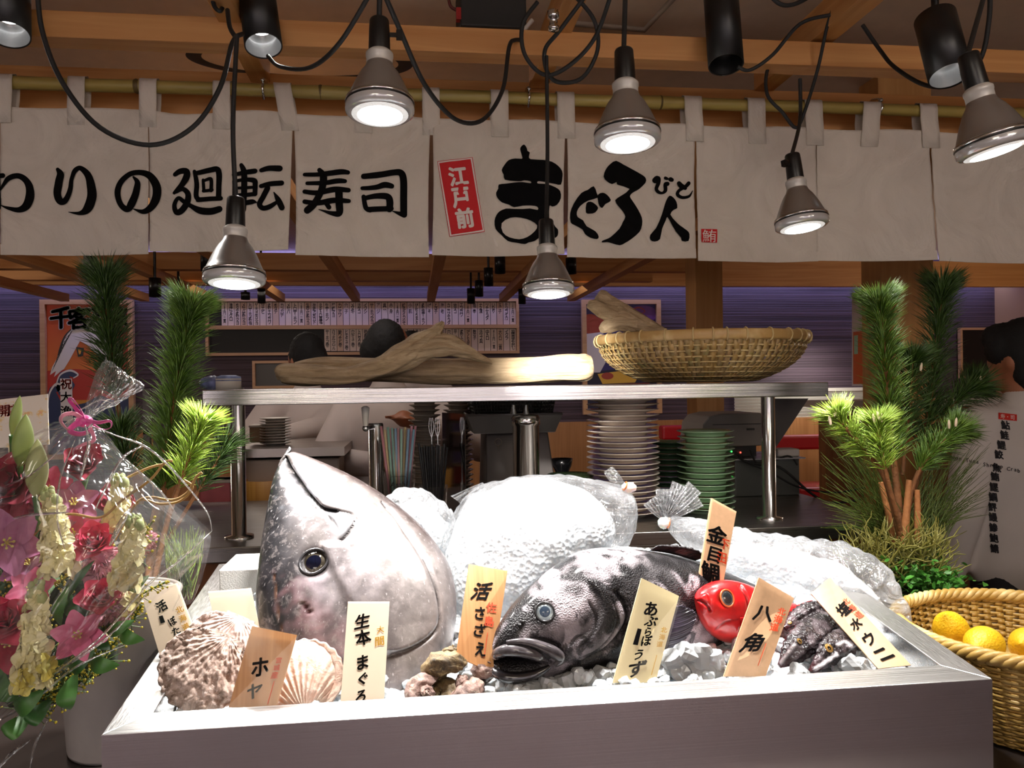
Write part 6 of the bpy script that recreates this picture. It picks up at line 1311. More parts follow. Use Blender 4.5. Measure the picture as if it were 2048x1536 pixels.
# blinds in a window, benches, wood dado
a, b = W(1466, 785, 6.98), W(1745, 872, 6.98); mb = MB()
for k in range(15):
    zz = b.z+(a.z-b.z)*(k+.5)/15; mb.box(((a.x+b.x)/2, 6.95, zz), (b.x-a.x, .004, (a.z-b.z)/15*1.02), 0, rx=.5)
e = T('window_blind', 'white slatted blind low on the back wall behind the shelf bracket', 'blind', ((a.x+b.x)/2, 6.95, b.z)); mb.build('slats', plain('d8d6cc', .5), e)
mb = MB(); mb.b2(a.x, b.x, 6.925, 6.97, a.z, a.z+.03); mb.build('head_rail', plain('d8d2c8', .5), e)
lamp('AREA', 'window_seat_light', ((a.x+b.x)/2, 6.6, a.z+.25), 5, (1, .95, .88), aim=((a.x+b.x)/2, 6.95, b.z+.1), size=.5)
for x0, x1, y0, Y, nm in ((1550, 1830, 872, 6.3, 'red upholstered bench below the white blind'), (1325, 1420, 852, 6.4, 'red upholstered bench behind the pale green plates')):
    a, b = W(x0, y0, Y), W(x1, y0+22, Y); e = T('bench', nm, 'bench', ((a.x+b.x)/2, Y, 0)); mb = MB(); mb.b2(a.x, b.x, Y, Y+.12, a.z-.12, a.z); mb.build('back_cushion', plain('a8121c', .4, name='red_vinyl'), e, bev=.02)
    mb = MB(); mb.b2(a.x, b.x, Y-.4, Y, a.z-.5, a.z-.38); mb.build('seat_cushion', plain('a8121c', .4, name='red_vinyl'), e, bev=.02); mb = MB(); mb.b2(a.x, b.x, Y-.38, Y+.12, 0, a.z-.5); mb.build('base', wood('8a5c34', 'a87848', 0, name='bench_wood'), e)
a, b = W(1098, 845, 6.93), W(1700, 846, 6.93); mb = MB(); mb.b2(a.x-3.6, b.x, 6.93, 6.99, 0, a.z); struct(mb, 'trim_8', wood('9c683a', 'ba8450', 2, .5, name='dado_boards'), 'orange brown boarded lower wall', 'wainscot')
# low wood partition behind the right person
a = W(1650, 785, 3.3); b = W(2250, 785, 3.3); mb = MB(); mb.b2(a.x, b.x, 3.3, 3.36, 0, CZ-.12); struct(mb, 'trim_9', wood('8f5a30', 'b07a46', 2, .5, name='partition_boards'), 'low wooden partition behind the right pine branches', 'partition')
mb = MB(); a = W(1655, 770, 3.2); b = W(1775, 784, 3.2); mb.b2(a.x, b.x+.9, 3.18, 3.42, CZ-.12, CZ-.09); tag(mb.build('white_ledge', plain('ddd4ca', .5)), 'pale ledge on the partition right of the steel shelf', 'ledge')
# ================================================================ kitchen behind the left of the shelf
a, b = W(488, 905, 3.0), W(640, 905, 3.0); zt = W(560, 897, 2.86).z
e = T('prep_table', 'grey stainless prep table in front of the left chef', 'table', ((a.x+b.x)/2, 3.2, 0)); mb = MB(); mb.b2(a.x-.02, b.x+.1, 2.86, 3.42, zt-.03, zt); mb.build('table_top', steel(0, 'b5aca4', .25, .45, 'prep_steel'), e)
for k in range(3):
    mb = MB(); mb.b2(a.x, b.x+.08, 2.88, 3.40, zt-.13-k*.11, zt-.04-k*.11); mb.build('drawer', plain('b3a79a', .5), e, bev=.006)
mb = MB(); mb.b2(a.x, b.x+.08, 2.90, 3.40, 0, zt-.36); mb.build('cabinet_base', plain('6d625a', .5), e)
p = W(520, 1010, 2.75); e = T('wooden_tub', 'round yellow wooden rice tub low behind the left shelf post', 'tub', (p.x, 2.78, W(520, 1062, 2.75).z)); mb = MB(); r = 44/FPX*2.8; z0, z1 = W(520, 1062, 2.8).z, W(520, 962, 2.8).z
mb.lathe([(r*.92, z0), (r, z1), (r*.93, z1), (r*.88, z0+.02), (.001, z0+.02)], 36, c=(p.x, 2.85, 0)); mb.build('staves', wood('a8742e', 'cc9a48', 2, .5, name='tub_wood'), e); mb = MB(); ringtube(mb, (p.x, 2.85, z0+.05), r*.955, .005); mb.build('hoop', plain('8a6230', .4), e)
mb = MB(); a, b = W(420, 1062, 2.7), W(640, 1062, 2.7); mb.b2(a.x-.6, b.x, 2.66, 2.70, 0, a.z); e = T('under_counter', 'low dark kitchen counter that holds the wooden tub', 'counter', ((a.x+b.x)/2, 2.85, 0)); mb.build('counter_body', plain('3a2f2a', .5), e)
for k, (px, py, w, h, Y, hx, nm) in enumerate(((435, 830, 34, 56, 2.735, '5b4a52', 'dark tall tin at the far left behind the shelf post'), (462, 838, 20, 40, 2.735, 'a85a3a', 'small rust red tin beside the dark tall tin'), (520, 868, 40, 34, 3.02, '8a6a4a', 'brown carton on the prep table'), (440, 905, 50, 34, 2.735, '7d7480', 'grey plastic crate behind the left shelf post'), (430, 985, 60, 46, 2.735, 'b3555a', 'red package low on the left in the kitchen'), (455, 1030, 60, 34, 2.735, 'c9c0bc', 'white package below the red one'))):
    p = W(px, py+h/2, Y); e = T('kitchen_package', nm, 'package', p); ww, hh = w/FPX*Y, h/FPX*Y; mb = MB(); mb.b2(p.x-ww/2, p.x+ww/2, Y, Y+.09, p.z, p.z+hh); bx = mb.build('body', plain(hx, .5, var=.15, bs=60), e, bev=.006)
    mb = MB(); mb.b2(p.x-ww/2-.002, p.x+ww/2+.002, Y-.002, Y+.092, p.z+hh*.86, p.z+hh); mb.build('lid', plain('b8aca0', .4), e, bev=.003)
a = W(405, 860, 2.86); b = W(480, 860, 2.86); e = T('kitchen_rack', 'dark kitchen rack holding packages at the far left', 'rack', ((a.x+b.x)/2, 3.0, 0)); 
for py in (858, 922, 1008, 1047):
    mb = MB(); zz = W(440, py, 2.735).z; mb.b2(a.x-.15, b.x+.02, 2.72, 2.84, zz-.012, zz-.001); mb.build('shelf_plate', plain('57504c', .4, .5), e)
for x in (a.x-.14, b.x+.01):
    for y in (2.73, 2.83): mb = MB(); mb.b2(x-.01, x+.01, y-.01, y+.01, 0, CZ+.0); mb.build('upright', plain('57504c', .4, .5), e)
for k in range(10):
    p = W(549, 868, 3.0); o = plate_mesh(.055, .035, .009).build('small_plate', plain('c8beb2', .3), base=(0, 0, 0)) if k == 0 else dup(o); o.location = (p.x, 3.02, zt+.0005+k*.010); tag(o, f'small pale plate in the stack before the left chef, {ORD[k] if k else "lowest"} from the bottom'.replace('lowest from the bottom', 'lowest of all'), 'plate', 'small plates on the prep table')
# ================================================================ people
SKIN = plain('a5694a', .5, Subsurface_Weight=.1, name='skin'); HAIR = plain('060505', .7, bump=.6, bs=400, name='black_hair')
def capsule(mb, a, b, ra, rb, n=14):
    a, b = Vector(a), Vector(b); L = (b-a).length
    if L < 1e-5: mb.ball(a, ra, 8); return
    d = (b-a)/L; P, R_ = [], []
    for k in range(5): t_ = math.pi/2*(1-k/4.5); P.append(a-d*ra*math.sin(t_)); R_.append(max(.001, ra*math.cos(t_)))
    for k in range(5): t_ = math.pi/2*((k+.5)/4.5); P.append(b+d*rb*math.sin(t_)); R_.append(max(.001, rb*math.cos(t_)))
    mb.tube(P, R_, n)
def fuse(mb, name, mat, parent, vox=.011, sm=6, fn=None):
    me = bpy.data.meshes.new('tmp'); me.from_pydata(mb.v, [], mb.f); o = bpy.data.objects.new('tmp', me); COL.objects.link(o)
    md = o.modifiers.new('r', 'REMESH'); md.mode = 'VOXEL'; md.voxel_size = vox; ms = o.modifiers.new('m', 'SMOOTH'); ms.iterations = sm; ms.factor = .5
    bpy.context.view_layer.update(); m2 = bpy.data.meshes.new_from_object(o.evaluated_get(bpy.context.evaluated_depsgraph_get())); bpy.data.objects.remove(o)
    r = MB(); vs = [v.co.copy() for v in m2.vertices]
    if fn: vs = [fn(v) for v in vs]
    r.add(vs, [tuple(p.vertices) for p in m2.polygons], 0, True); bpy.data.meshes.remove(m2); return r.build(name, mat, parent)
def person(label, head, face, body, H, lh, rh, shirt, apron=None, hairlen=.0, cap=False, group=None, bend=0, lean=(0, 0)):
    """head: world head centre; face: head yaw (0 = towards +Y), body: body yaw; lh/rh: world hand positions or None"""
    k = H/1.68; hz = 1.575*k; base = Vector((head[0], head[1], head[2]-hz)); Bm = Matrix.Rotation(body, 3, 'Z')
    sh_ = Vector((lean[0], lean[1], 0))
    def L(x, y, z): 
        f = max(0, min(1, (z-.9)/.5)); return base+sh_*(f-1)+Bm @ Vector((x*k, y*k, 0))+Vector((0, 0, z*k))
    e = T('person', label, 'person', L(0, 0, 0)); mb = MB()
    Hm = Matrix.Translation(head) @ Matrix.Rotation(face, 4, 'Z'); hp = lambda x, y, z: Hm @ Vector((x*k, y*k, z*k))
    sk = MB(); 
    def headshape(m, g=0):
        m.ball((0, 0, 0), 1, 16, M=Hm, sc=((.076+g)*k, (.095+g)*k, (.112+g)*k)); 
    headshape(sk); sk.ball(hp(0, .050, -.065), .055*k, 12, sc=(.95, .85, 1)); sk.ball(hp(0, .100, -.018), .013*k, 8, sc=(.9, 1, 1.8))
    for s_ in (-1, 1): sk.ball(hp(s_*.079, -.005, -.02), .030*k, 10, sc=(.35, .65, 1))
    capsule(sk, hp(0, -.015, -.06), L(0, 0, 1.36), .054*k, .062*k)
    for (x, y, z), (sx, sy, sz) in (((0, 0, 1.22), (.165, .105, .19)), ((0, 0, 1.02), (.145, .10, .16)), ((0, 0, .90), (.160, .112, .13))): sk.ball(L(x, y, z), k, 12, sc=(sx, sy, sz), M=None)
    hands = {}
    for s_, tgt in ((-1, lh), (1, rh)):
        S = L(s_*.165, 0, 1.345); T_ = Vector(tgt) if tgt is not None else L(s_*.26, .05, .80); d = T_-S; ml = .54*k
        if d.length > ml: T_ = S+d.normalized()*ml; d = T_-S
        mid = (S+T_)/2; up = Bm @ Vector((s_*.6, -.5, -.7)); up = (up-d.normalized()*up.dot(d.normalized())).normalized(); h_ = math.sqrt(max(0, (.275*k)**2-(d.length/2)**2)); E_ = mid+up*h_
        capsule(sk, S, E_, .054*k, .042*k); capsule(sk, E_, T_, .042*k, .028*k); hands[s_] = (S, E_, T_)
        fd = (T_-E_).normalized(); sd_ = fd.cross(Vector((0, 0, 1))).normalized(); nd = fd.cross(sd_)
        capsule(sk, T_, T_+fd*.075*k, .024*k, .036*k)
        for q in range(4): capsule(sk, T_+fd*.085*k+sd_*(q-1.5)*.019*k, T_+fd*(.15+.012*(1.5-abs(q-1.3)))*k+sd_*(q-1.5)*.022*k-Vector((0, 0, .022*k)), .0095*k, .0075*k, 8)
        capsule(sk, T_+fd*.03*k-sd_*s_*.028*k, T_+fd*.085*k-sd_*s_*.058*k, .012*k, .008*k, 8)
    for s_ in (-1, 1): capsule(sk, L(s_*.085, 0, .88), L(s_*.095, .01, .48), .082*k, .056*k); capsule(sk, L(s_*.095, .01, .48), L(s_*.10, -.01, .09), .055*k, .036*k); capsule(sk, L(s_*.10, -.03, .045), L(s_*.11, .13, .035), .040*k, .032*k)
    bo = fuse(sk, 'body', SKIN, e, .011)
    # clothes
    c_ = MB()
    for (x, y, z), (sx, sy, sz) in (((0, -.003, 1.22), (.188, .130, .20)), ((0, 0, 1.12), (.182, .128, .22)), ((0, 0, 1.0), (.182, .130, .22)), ((0, 0, .88), (.188, .136, .16))): c_.ball(L(x, y, z), k, 14, sc=(sx, sy, sz))
    capsule(c_, L(-.125, -.005, 1.355), L(.125, -.005, 1.355), .064*k, .064*k); capsule(c_, L(0, -.015, 1.36), L(0, -.012, 1.425), .078*k, .066*k)
    for s_ in (-1, 1):
        S, E_, T_ = hands[s_]; capsule(c_, S, E_, .074*k, .062*k); capsule(c_, E_, E_.lerp(T_, .82), .062*k, .050*k)
    wr = lambda v: v+Vector((nz(v.x*9, v.y*9, v.z*6), nz(v.y*9, v.z*6, v.x*9+4), 0))*.007
    jk = fuse(c_, 'white_jacket', shirt, e, .012, 16, wr)
    tr = MB()
    for s_ in (-1, 1): capsule(tr, L(s_*.085, 0, .86), L(s_*.095, .01, .48), .098*k, .078*k); capsule(tr, L(s_*.095, .01, .48), L(s_*.10, -.01, .11), .078*k, .066*k)
    fuse(tr, 'trousers', plain('1c1a1e', .7), e, .016, 4)
    for s_ in (-1, 1): f_ = MB(); capsule(f_, L(s_*.10, -.03, .05), L(s_*.11, .14, .045), .05*k, .042*k); fuse(f_, 'shoe', plain('141214', .4), e, .012, 2)
    hr = MB(); hr.ball(hp(0, -.012, .018), 1, 20, sc=(.084*k, .097*k, (.112 if hairlen else .104)*k)); hr.ball(hp(0, -.045, -.030 if hairlen else -.008), 1, 14, sc=(.077*k, .064*k, (.090 if hairlen else .072)*k+hairlen))
    if hairlen: hr.ball(hp(0, -.06, -.075), 1, 14, sc=(.062*k, .05*k, .07*k)); hr.ball(hp(0, .05, .065), 1, 14, sc=(.078*k, .055*k, .05*k)); hr.ball(hp(-.05, .045, .03), 1, 12, sc=(.035*k, .05*k, .06*k))
    def spike(v):
        lv = Hm.inverted() @ v; d = lv.normalized(); return v+(v-Vector(head)).normalized()*(.003*nz(*(v*150))+.004*max(0, nz(*(v*80))))*k
    h_ = fuse(hr, 'hair', HAIR, e, .008, 3, spike)
    for s_ in (-1, 1): m_ = MB(); m_.ball(hp(s_*.030, .084, .012), .0105*k, 8); m_.build('eye', plain('1a1412', .2), bo)
    m_ = MB(); capsule(m_, hp(-.020, .098, -.062), hp(.020, .098, -.062), .005*k, .005*k); m_.build('mouth', plain('8a4a40', .5), bo)
    if apron is not None:
        ap = MB(); ap.ball(L(0, .01, .80), k, 14, sc=(.196, .148, .34)); fuse(ap, 'apron', apron, e, .015, 4)
    return e, jk, L
WHITEJ = plain('cfc2bc', .8, var=.05, bs=20, name='white_cook_cloth'); WHITES = plain('c9c2bb', .8, var=.04, bs=20, name='grey_white_shirt')
person('chef in a white jacket bending to the left behind the driftwood log', tuple(W(612, 716, 3.8)), .75, .45, 1.66, W(522, 880, 3.36), W(548, 882, 3.34), WHITEJ)
person('dark haired chef in white standing beside the raised driftwood point', tuple(W(777, 698, 3.3)), -1.0, -.35, 1.68, W(760, 930, 3.05), W(842, 850, 3.1), WHITEJ)
person('dark haired cook half hidden behind the chef at the raised driftwood point', tuple(W(826, 706, 4.3)), -.7, -.3, 1.66, None, None, WHITEJ)
pr, jk, L = person('person in a white lettered shirt seen from behind at the right edge', tuple(W(2040, 712, 2.42)), .42, .12, 1.66, None, None, WHITES, None, .012)
# lettering on the back of the shirt
me = jk.data; wl = wloc(jk); bv = BVHTree.FromPolygons([tuple(v.co+wl) for v in me.vertices], [tuple(p.vertices) for p in me.polygons])
def on_shirt(px, py, off=.003):
    d = ray(px, py).normalized(); h = bv.ray_cast(EYE, d)
    return h[0]-d*off if h[0] is not None else W(px, py, 2.3)
mb = MB(); xs_ = [2011, 2009, 2003, 1998, 1993, 1990, 1988, 1986, 1985, 1986, 1987, 1988, 1989]; ys_ = [850, 870, 890, 909, 935, 953, 974, 994, 1014, 1034, 1055, 1076, 1097]
for ch, x, y in zip('鮎鮭鯉鮫魚鮪鰹鯛鮃鰻鯵鮑鯖', xs_, ys_): text(mb, ch, lambda u, v: on_shirt(x+u-v*.15, y-v+u*.12), 1, 0, bold=.05, w=16, h=17)
mb.build('shirt_lettering', plain('15131a', .7, name='shirt_ink'), jk); mb = MB()
for k, ch in enumerate('Salmon Tuna Shrimp Crab'):
    if ch != ' ': x = 1886+k*6.9; text(mb, ch, lambda u, v: on_shirt(x+u, 912+k*1.25-v+(2 if k > 10 else 0)), 11, 0, bold=.02)
mb.build('shirt_lettering', plain('15131a', .7, name='shirt_ink'), jk)
mb = MB(); g = [[on_shirt(1997+37*u, 825+4*u+13*v, .003) for v in np.linspace(0, 1, 5)] for u in np.linspace(0, 1, 9)]; mb.grid(g, flip=True, sm=False)
text(mb, '寿・司', lambda u, v: on_shirt(2015+u, 833.5-v+u*.1, .004), 1, 1, bold=.02, w=28, h=9); mb.build('red_mark', [plain('c8281e', .6), plain('e0c8c0', .6)], jk)
# ================================================================ pines and plants
def needle_mat(name, a, b, c=None):
    t = NT(name); f = t.noise(t.co((1, 1, 1)), 30, 3); t.set(col=t.ramp(f, [(.3, lin(a)), (.7, lin(b))]), rough=.38); t.b.inputs['Subsurface Weight'].default_value = 0.0; return t.mat
NGRN = needle_mat('pine_needle', '3c5a22', '6f8f34'); NDRK = needle_mat('shaded_pine_needle', '2c4420', '4c6a2c'); NLIT = needle_mat('lit_pine_needle', '6c8c2a', 'a2bc48'); BARK = plain('7a4e2a', .8, var=.3, bs=140, bump=.6, name='pine_bark'); BUD = plain('e6d2b8', .7, name='pine_bud')  # lamplight and shade painted into the needles: brighter lit tufts, darker shaded branches
def needles(mb, path, n, ln, spread, rn, t0=0.0, r=.0008, up=.35, tuft=.35):
    q = [Vector(p[:3]) for p in cr([tuple(p) for p in path], 10)]; m = len(q)-1
    for k in range(n):
        t_ = t0+(1-t0)*(rn.random() if rn.random() > tuft else 1-.14*rn.random()); i = min(m-1, int(t_*m)); p = q[i].lerp(q[i+1], t_*m-i); tg = (q[min(m, i+1)]-q[max(0, i-1)]).normalized()
        a = tg.orthogonal().normalized(); b = tg.cross(a); ph = rn.uniform(0, 2*PI); s_ = spread*rn.uniform(.75, 1.35)
        d = (tg*math.cos(s_)+(a*math.cos(ph)+b*math.sin(ph))*math.sin(s_)+Vector((0, 0, up*.3))).normalized(); L_ = ln*rn.uniform(.75, 1.1); sag = Vector((0, 0, -.10*L_*rn.random()))
        o1 = d.orthogonal().normalized(); o2 = d.cross(o1); M_ = p+d*L_*.55; E_ = p+d*L_+sag
        vs = [p+(o1*math.cos(x)+o2*math.sin(x))*r for x in (0, 2.1, 4.2)]+[M_+(o1*math.cos(x)+o2*math.sin(x))*r for x in (0, 2.1, 4.2)]+[E_]
        mb.add(vs, [(0, 1, 4, 3), (1, 2, 5, 4), (2, 0, 3, 5), (3, 4, 6), (4, 5, 6), (5, 3, 6)], 0, True)
def pine(parent, pxs, n, ln, mat, seed, t0=0, spread=.75, rad=(.006, .003), buds=(), tuft=.28, r=.0011, label=None):
    path = [W(*p) for p in pxs]; q = cr([tuple(p) for p in path], 8); mb = MB(); m = len(q)
    mb.tube(q, [rad[0]+(rad[1]-rad[0])*i/(m-1) for i in range(m)], 8); br = mb.build('branch', BARK, parent)
    mb = MB(); needles(mb, path, n, ln, spread, random.Random(seed), t0, r, tuft=tuft); o = mb.build('needles', mat, br); o['kind'] = 'stuff'
    if label: br['label'] = label
    for b in buds:
        c = W(*b); mb = MB(); M = Matrix.Translation(c) @ EU(0, random.Random(seed+b[0]).uniform(-.4, .4), 0); mb.lathe([(.0004, .012), (.002, .009), (.0031, .003), (.003, -.004), (.002, -.008)], 12, M); mb.build('pine_bud', BUD, br)
    return br
lp = W(300, 1330, 1.42); left = T('pine_arrangement', 'tall pine branches standing behind the bouquet on the left', 'plant', (lp.x, 1.42, ZL+.03))
pine(left, [(262, 1180, 1.70), (245, 900, 1.82), (228, 760, 1.86), (216, 650, 1.88), (211, 560, 1.88)], 1150, .085, NDRK, 1, .42, .85, (.007, .003))
pine(left, [(285, 1250, 1.55), (310, 1110, 1.62), (325, 1000, 1.66), (336, 900, 1.68), (352, 780, 1.70), (368, 690, 1.70), (382, 615, 1.70)], 1700, .078, NGRN, 2, .36, .9, (.008, .003))
pine(left, [(290, 1260, 1.48), (330, 1060, 1.52), (362, 960, 1.52), (388, 890, 1.52), (403, 850, 1.52)], 620, .062, NLIT, 3, .45, .85, (.006, .003), [(396, 836, 1.50), (408, 832, 1.50), (414, 838, 1.51)], .5)
pine(left, [(290, 1200, 1.6), (270, 1000, 1.72), (250, 920, 1.75), (240, 860, 1.76)], 420, .075, NDRK, 4, .5, .9)
pine(left, [(330, 1090, 1.55), (385, 1000, 1.56), (430, 930, 1.58), (452, 890, 1.6)], 260, .06, NDRK, 5, .4, .9, (.004, .002))
mb = MB(); mb.tube(cr([tuple(W(296, 1340, 1.42)), tuple(W(300, 1180, 1.50)), tuple(W(308, 1060, 1.60)), tuple(W(318, 1005, 1.64))], 8), [.010]*24+[.007], 10); mb.build('trunk', BARK, left)
# fine wispy greens low on the left
rn = random.Random(31); mb = MB()
for k in range(130):
    a = W(rn.uniform(335, 385), rn.uniform(1150, 1200), 1.50); b = W(rn.uniform(325, 410), rn.uniform(1050, 1110), 1.5+rn.uniform(-.05, .08)); mb.tube([a, a.lerp(b, .5)+Vector((rn.uniform(-.01, .01), 0, 0)), b], [.0009, .0008, .0003], 4, cap=False)
o = mb.build('wispy_greens', needle_mat('wispy_green', '5c7830', '8fa048'), left); o['kind'] = 'stuff'
# bucket
bk = W(248, 1400, 1.33); BZ = ZL; bx = -.466; by = 1.33; BR = .088
e = T('metal_bucket', 'dull grey metal bucket left of the fish tray', 'bucket', (bx, by, BZ)); mb = MB(); mb.lathe([(.001, .003), (BR*.80, .003), (BR*.84, 0), (BR*.86, .006), (BR, .235), (BR+.004, .238), (BR-.002, .240), (BR-.004, .235), (BR*.84, .01)], 48, c=(bx, by, BZ))
mb.build('pail', plain('cfc9c2', .5, .1, var=.12, bs=30, name='dull_tin'), e)
mb = MB(); ringtube(mb, (bx, by, BZ+.238), BR+.001, .004); mb.build('rolled_rim', plain('b0a8a0', .35, .7), e)
# right arrangement
rp = W(1800, 1190, 1.62); right = T('pine_arrangement', 'pine branches with moss and boxwood in a dark pot at the right', 'plant', (rp.x, 1.66, ZL))
pz = rp.z-.02
pine(right, [(1798, 1110, 1.66), (1798, 1030, 1.66), (1788, 930, 1.66), (1778, 830, 1.66), (1770, 720, 1.66), (1762, 640, 1.66), (1758, 610, 1.66)], 1500, .075, NGRN, 11, .34, .88, (.010, .003))
pine(right, [(1815, 1110, 1.74), (1840, 950, 1.82), (1860, 800, 1.86), (1876, 660, 1.88), (1884, 575, 1.88)], 1250, .085, NDRK, 12, .34, .85, (.009, .003))
pine(right, [(1798, 1070, 1.62), (1770, 960, 1.60), (1730, 900, 1.58), (1690, 855, 1.57), (1676, 836, 1.57)], 560, .062, NLIT, 13, .42, .85, (.006, .003), [(1670, 826, 1.55), (1660, 842, 1.55)], .45)
pine(right, [(1800, 1060, 1.60), (1775, 960, 1.56), (1760, 890, 1.55), (1756, 848, 1.55)], 560, .060, NLIT, 14, .40, .95, (.006, .003), [(1748, 838, 1.53), (1763, 836, 1.53), (1756, 832, 1.53)], .45)
pine(right, [(1808, 1070, 1.66), (1830, 960, 1.66), (1870, 900, 1.66), (1915, 862, 1.66)], 620, .066, NGRN, 15, .4, .85, (.006, .003), [(1898, 850, 1.63), (1912, 846, 1.63)], .4)
pine(right, [(1830, 980, 1.8), (1870, 860, 1.84), (1915, 800, 1.86), (1950, 775, 1.86)], 560, .08, NDRK, 16, .4, .9, (.005, .003), [(1962, 758, 1.84)], .4)
pine(right, [(1805, 950, 1.76), (1815, 850, 1.78), (1822, 760, 1.78), (1826, 720, 1.78)], 650, .08, NDRK, 17, .2, .95, (.005, .003), [(1842, 735, 1.74)], .4)
for px in ((1796, 1125, 1762, 965), (1800, 1125, 1818, 960), (1832, 1130, 1834, 980)):
    mb = MB(); a, b = W(px[0], px[1], 1.645), W(px[2], px[3], 1.645); mb.tube([a, a.lerp(b, .35)+Vector((.004, 0, 0)), b], [.011, .009, .006], 10); mb.build('trunk', plain('a0683a', .75, var=.25, bs=120, bump=.5, name='orange_bark'), right)
rn = random.Random(5); mb = MB()
for k in range(420):
    side = rn.random(); a = W(rn.uniform(1770, 1870), 1130, rn.uniform(1.66, 1.78))
    b = W(rn.uniform(1632, 1790), rn.uniform(860, 1060), rn.uniform(1.58, 1.78)) if side < .5 else W(rn.uniform(1850, 1985), rn.uniform(880, 1040), rn.uniform(1.72, 1.95))
    c = a.lerp(b, .5)+Vector((0, 0, .03)); mb.tube([tuple(x) for x in cr([tuple(a), tuple(c), tuple(b)], 3)], [.0011, .001, .001, .0008, .0007, .0005, .0003], 3, cap=False)
o = mb.build('wispy_grass', needle_mat('wispy_grass', '3e5222', '71823a'), right); o['kind'] = 'stuff'
mb = MB()
for k in range(420):
    a = W(rn.uniform(1700, 1880), rn.uniform(1090, 1180), rn.uniform(1.56, 1.70)); P = [a]; d = Vector((rn.uniform(-1, 1), rn.uniform(-1, .3), rn.uniform(.2, 1))).normalized()
    for j in range(6): d = (d+Vector((rn.uniform(-.6, .6), rn.uniform(-.6, .6), rn.uniform(-.35, .6)))).normalized(); P.append(P[-1]+d*.013)
    mb.tube(P, [.0019, .0018, .0016, .0015, .0013, .001, .0006], 4, cap=False)
o = mb.build('curly_moss', needle_mat('curly_moss', '6a6a2c', 'a39c50'), right); o['kind'] = 'stuff'
mb = MB(); mb.ball(W(1800, 1150, 1.66), .075, 14, sc=(1.3, .8, .9), fn=lambda d: 1+.3*nz(d.x*4, d.y*4, d.z*4)); mb.build('moss_ball', plain('353c1c', .9, var=.5, bs=120), right)
mb = MB()
for k in range(520):
    c = W(rn.gauss(1858, 34), rn.gauss(1158, 17), rn.uniform(1.52, 1.64)); s_ = rn.uniform(.006, .0105); M = Matrix.Translation(c) @ EU(rn.uniform(-1.2, .6), rn.uniform(-1, 1), rn.uniform(0, 6.3))
    mb.add([Vector((x*s_, y*s_, z*s_)) for x, y, z in ((0, -1, 0), (.55, -.3, .12), (.5, .5, .1), (0, 1, -.05), (-.5, .5, .1), (-.55, -.3, .12), (0, 0, -.05))], [(6, 0, 1), (6, 1, 2), (6, 2, 3), (6, 3, 4), (6, 4, 5), (6, 5, 0)], 0, True, M)
for k in range(50):
    a = W(rn.gauss(1845, 20), 1185, 1.6); b = W(rn.gauss(1860, 34), rn.gauss(1150, 15), rn.uniform(1.53, 1.63)); mb.tube([a, b], .0011, 4, cap=False)
o = mb.build('boxwood_leaves', plain('4c8c34', .35, var=.3, bs=160, name='boxwood'), right); o['kind'] = 'stuff'
mb = MB(); c = W(1812, 1190, 1.68); mb.lathe([(.001, ZL+.002), (.07, ZL+.002), (.072, ZL), (.088, pz-.02), (.092, pz), (.084, pz), (.08, pz-.02), (.001, pz-.03)], 36, c=(c.x, 1.70, 0)); mb.build('pot', plain('221d1a', .45), right)
# ================================================================ bouquet
bq = T('bouquet', 'large flower bouquet wrapped in clear film with a pink bow', 'bouquet', tuple(W(-60, 1560, 1.0)))
def petal(mb, M, w, l, cup_, curl, mi=0, ruf=0, seed=0, tip=.3):
    rows = []
    for i in range(9):
        v = i/8; row = []
        for j in range(9):
            u = j/4-1; ww = w*math.sin(PI*min(1, .12+v*.75))**.7*(1-tip*max(0, v-.6)*abs(u))
            x = u*ww; y = l*v*(1-.12*u*u*v); z = cup_*(u*u)*w*.8+curl*l*v*v+ruf*w*(math.sin(u*9+seed)+math.sin(u*17+seed*2))*.12*v
            row.append(Vector((x, y, z)))
        rows.append(row)
    mb.grid(rows, mi=mi, M=M)
def aim_m(px, py, Y, dx, dy, dz, roll=0):
    return Matrix.Translation(W(px, py, Y)) @ Vector((dx, dy, dz)).to_track_quat('Z', 'Y').to_matrix().to_4x4() @ Matrix.Rotation(roll, 4, 'Z')
def pmat(a, b, name, sc=40):
    t = NT(name); f = t.noise(t.co((1, 1, 1)), sc, 3); t.set(col=t.ramp(f, [(.3, lin(a)), (.7, lin(b))]), rough=.5); t.b.inputs['Sheen Weight'].default_value = .15; return t.mat
ROSE = pmat('c82850', 'e85a78', 'rose_petal'); DRED = pmat('8a1430', 'b82a4a', 'deep_red_petal'); PINK = pmat('d0507e', 'e88aac', 'pink_petal'); PALE = pmat('e49ab0', 'f2c4cc', 'pale_pink_petal'); MAUV = pmat('a85c8a', 'c888aa', 'mauve_petal')
YELW = pmat('efe49a', 'faf5cc', 'pale_yellow_petal'); YEL2 = pmat('ecd84c', 'f6ee92', 'yellow_petal'); LEAF = plain('2f5a2a', .4, var=.35, bs=60, name='leaf_green'); LEAF2 = plain('4a7a3a', .4, var=.3, bs=60, name='fresh_green'); BUDG = pmat('9aa860', 'd2d8a0', 'green_bud', 20)
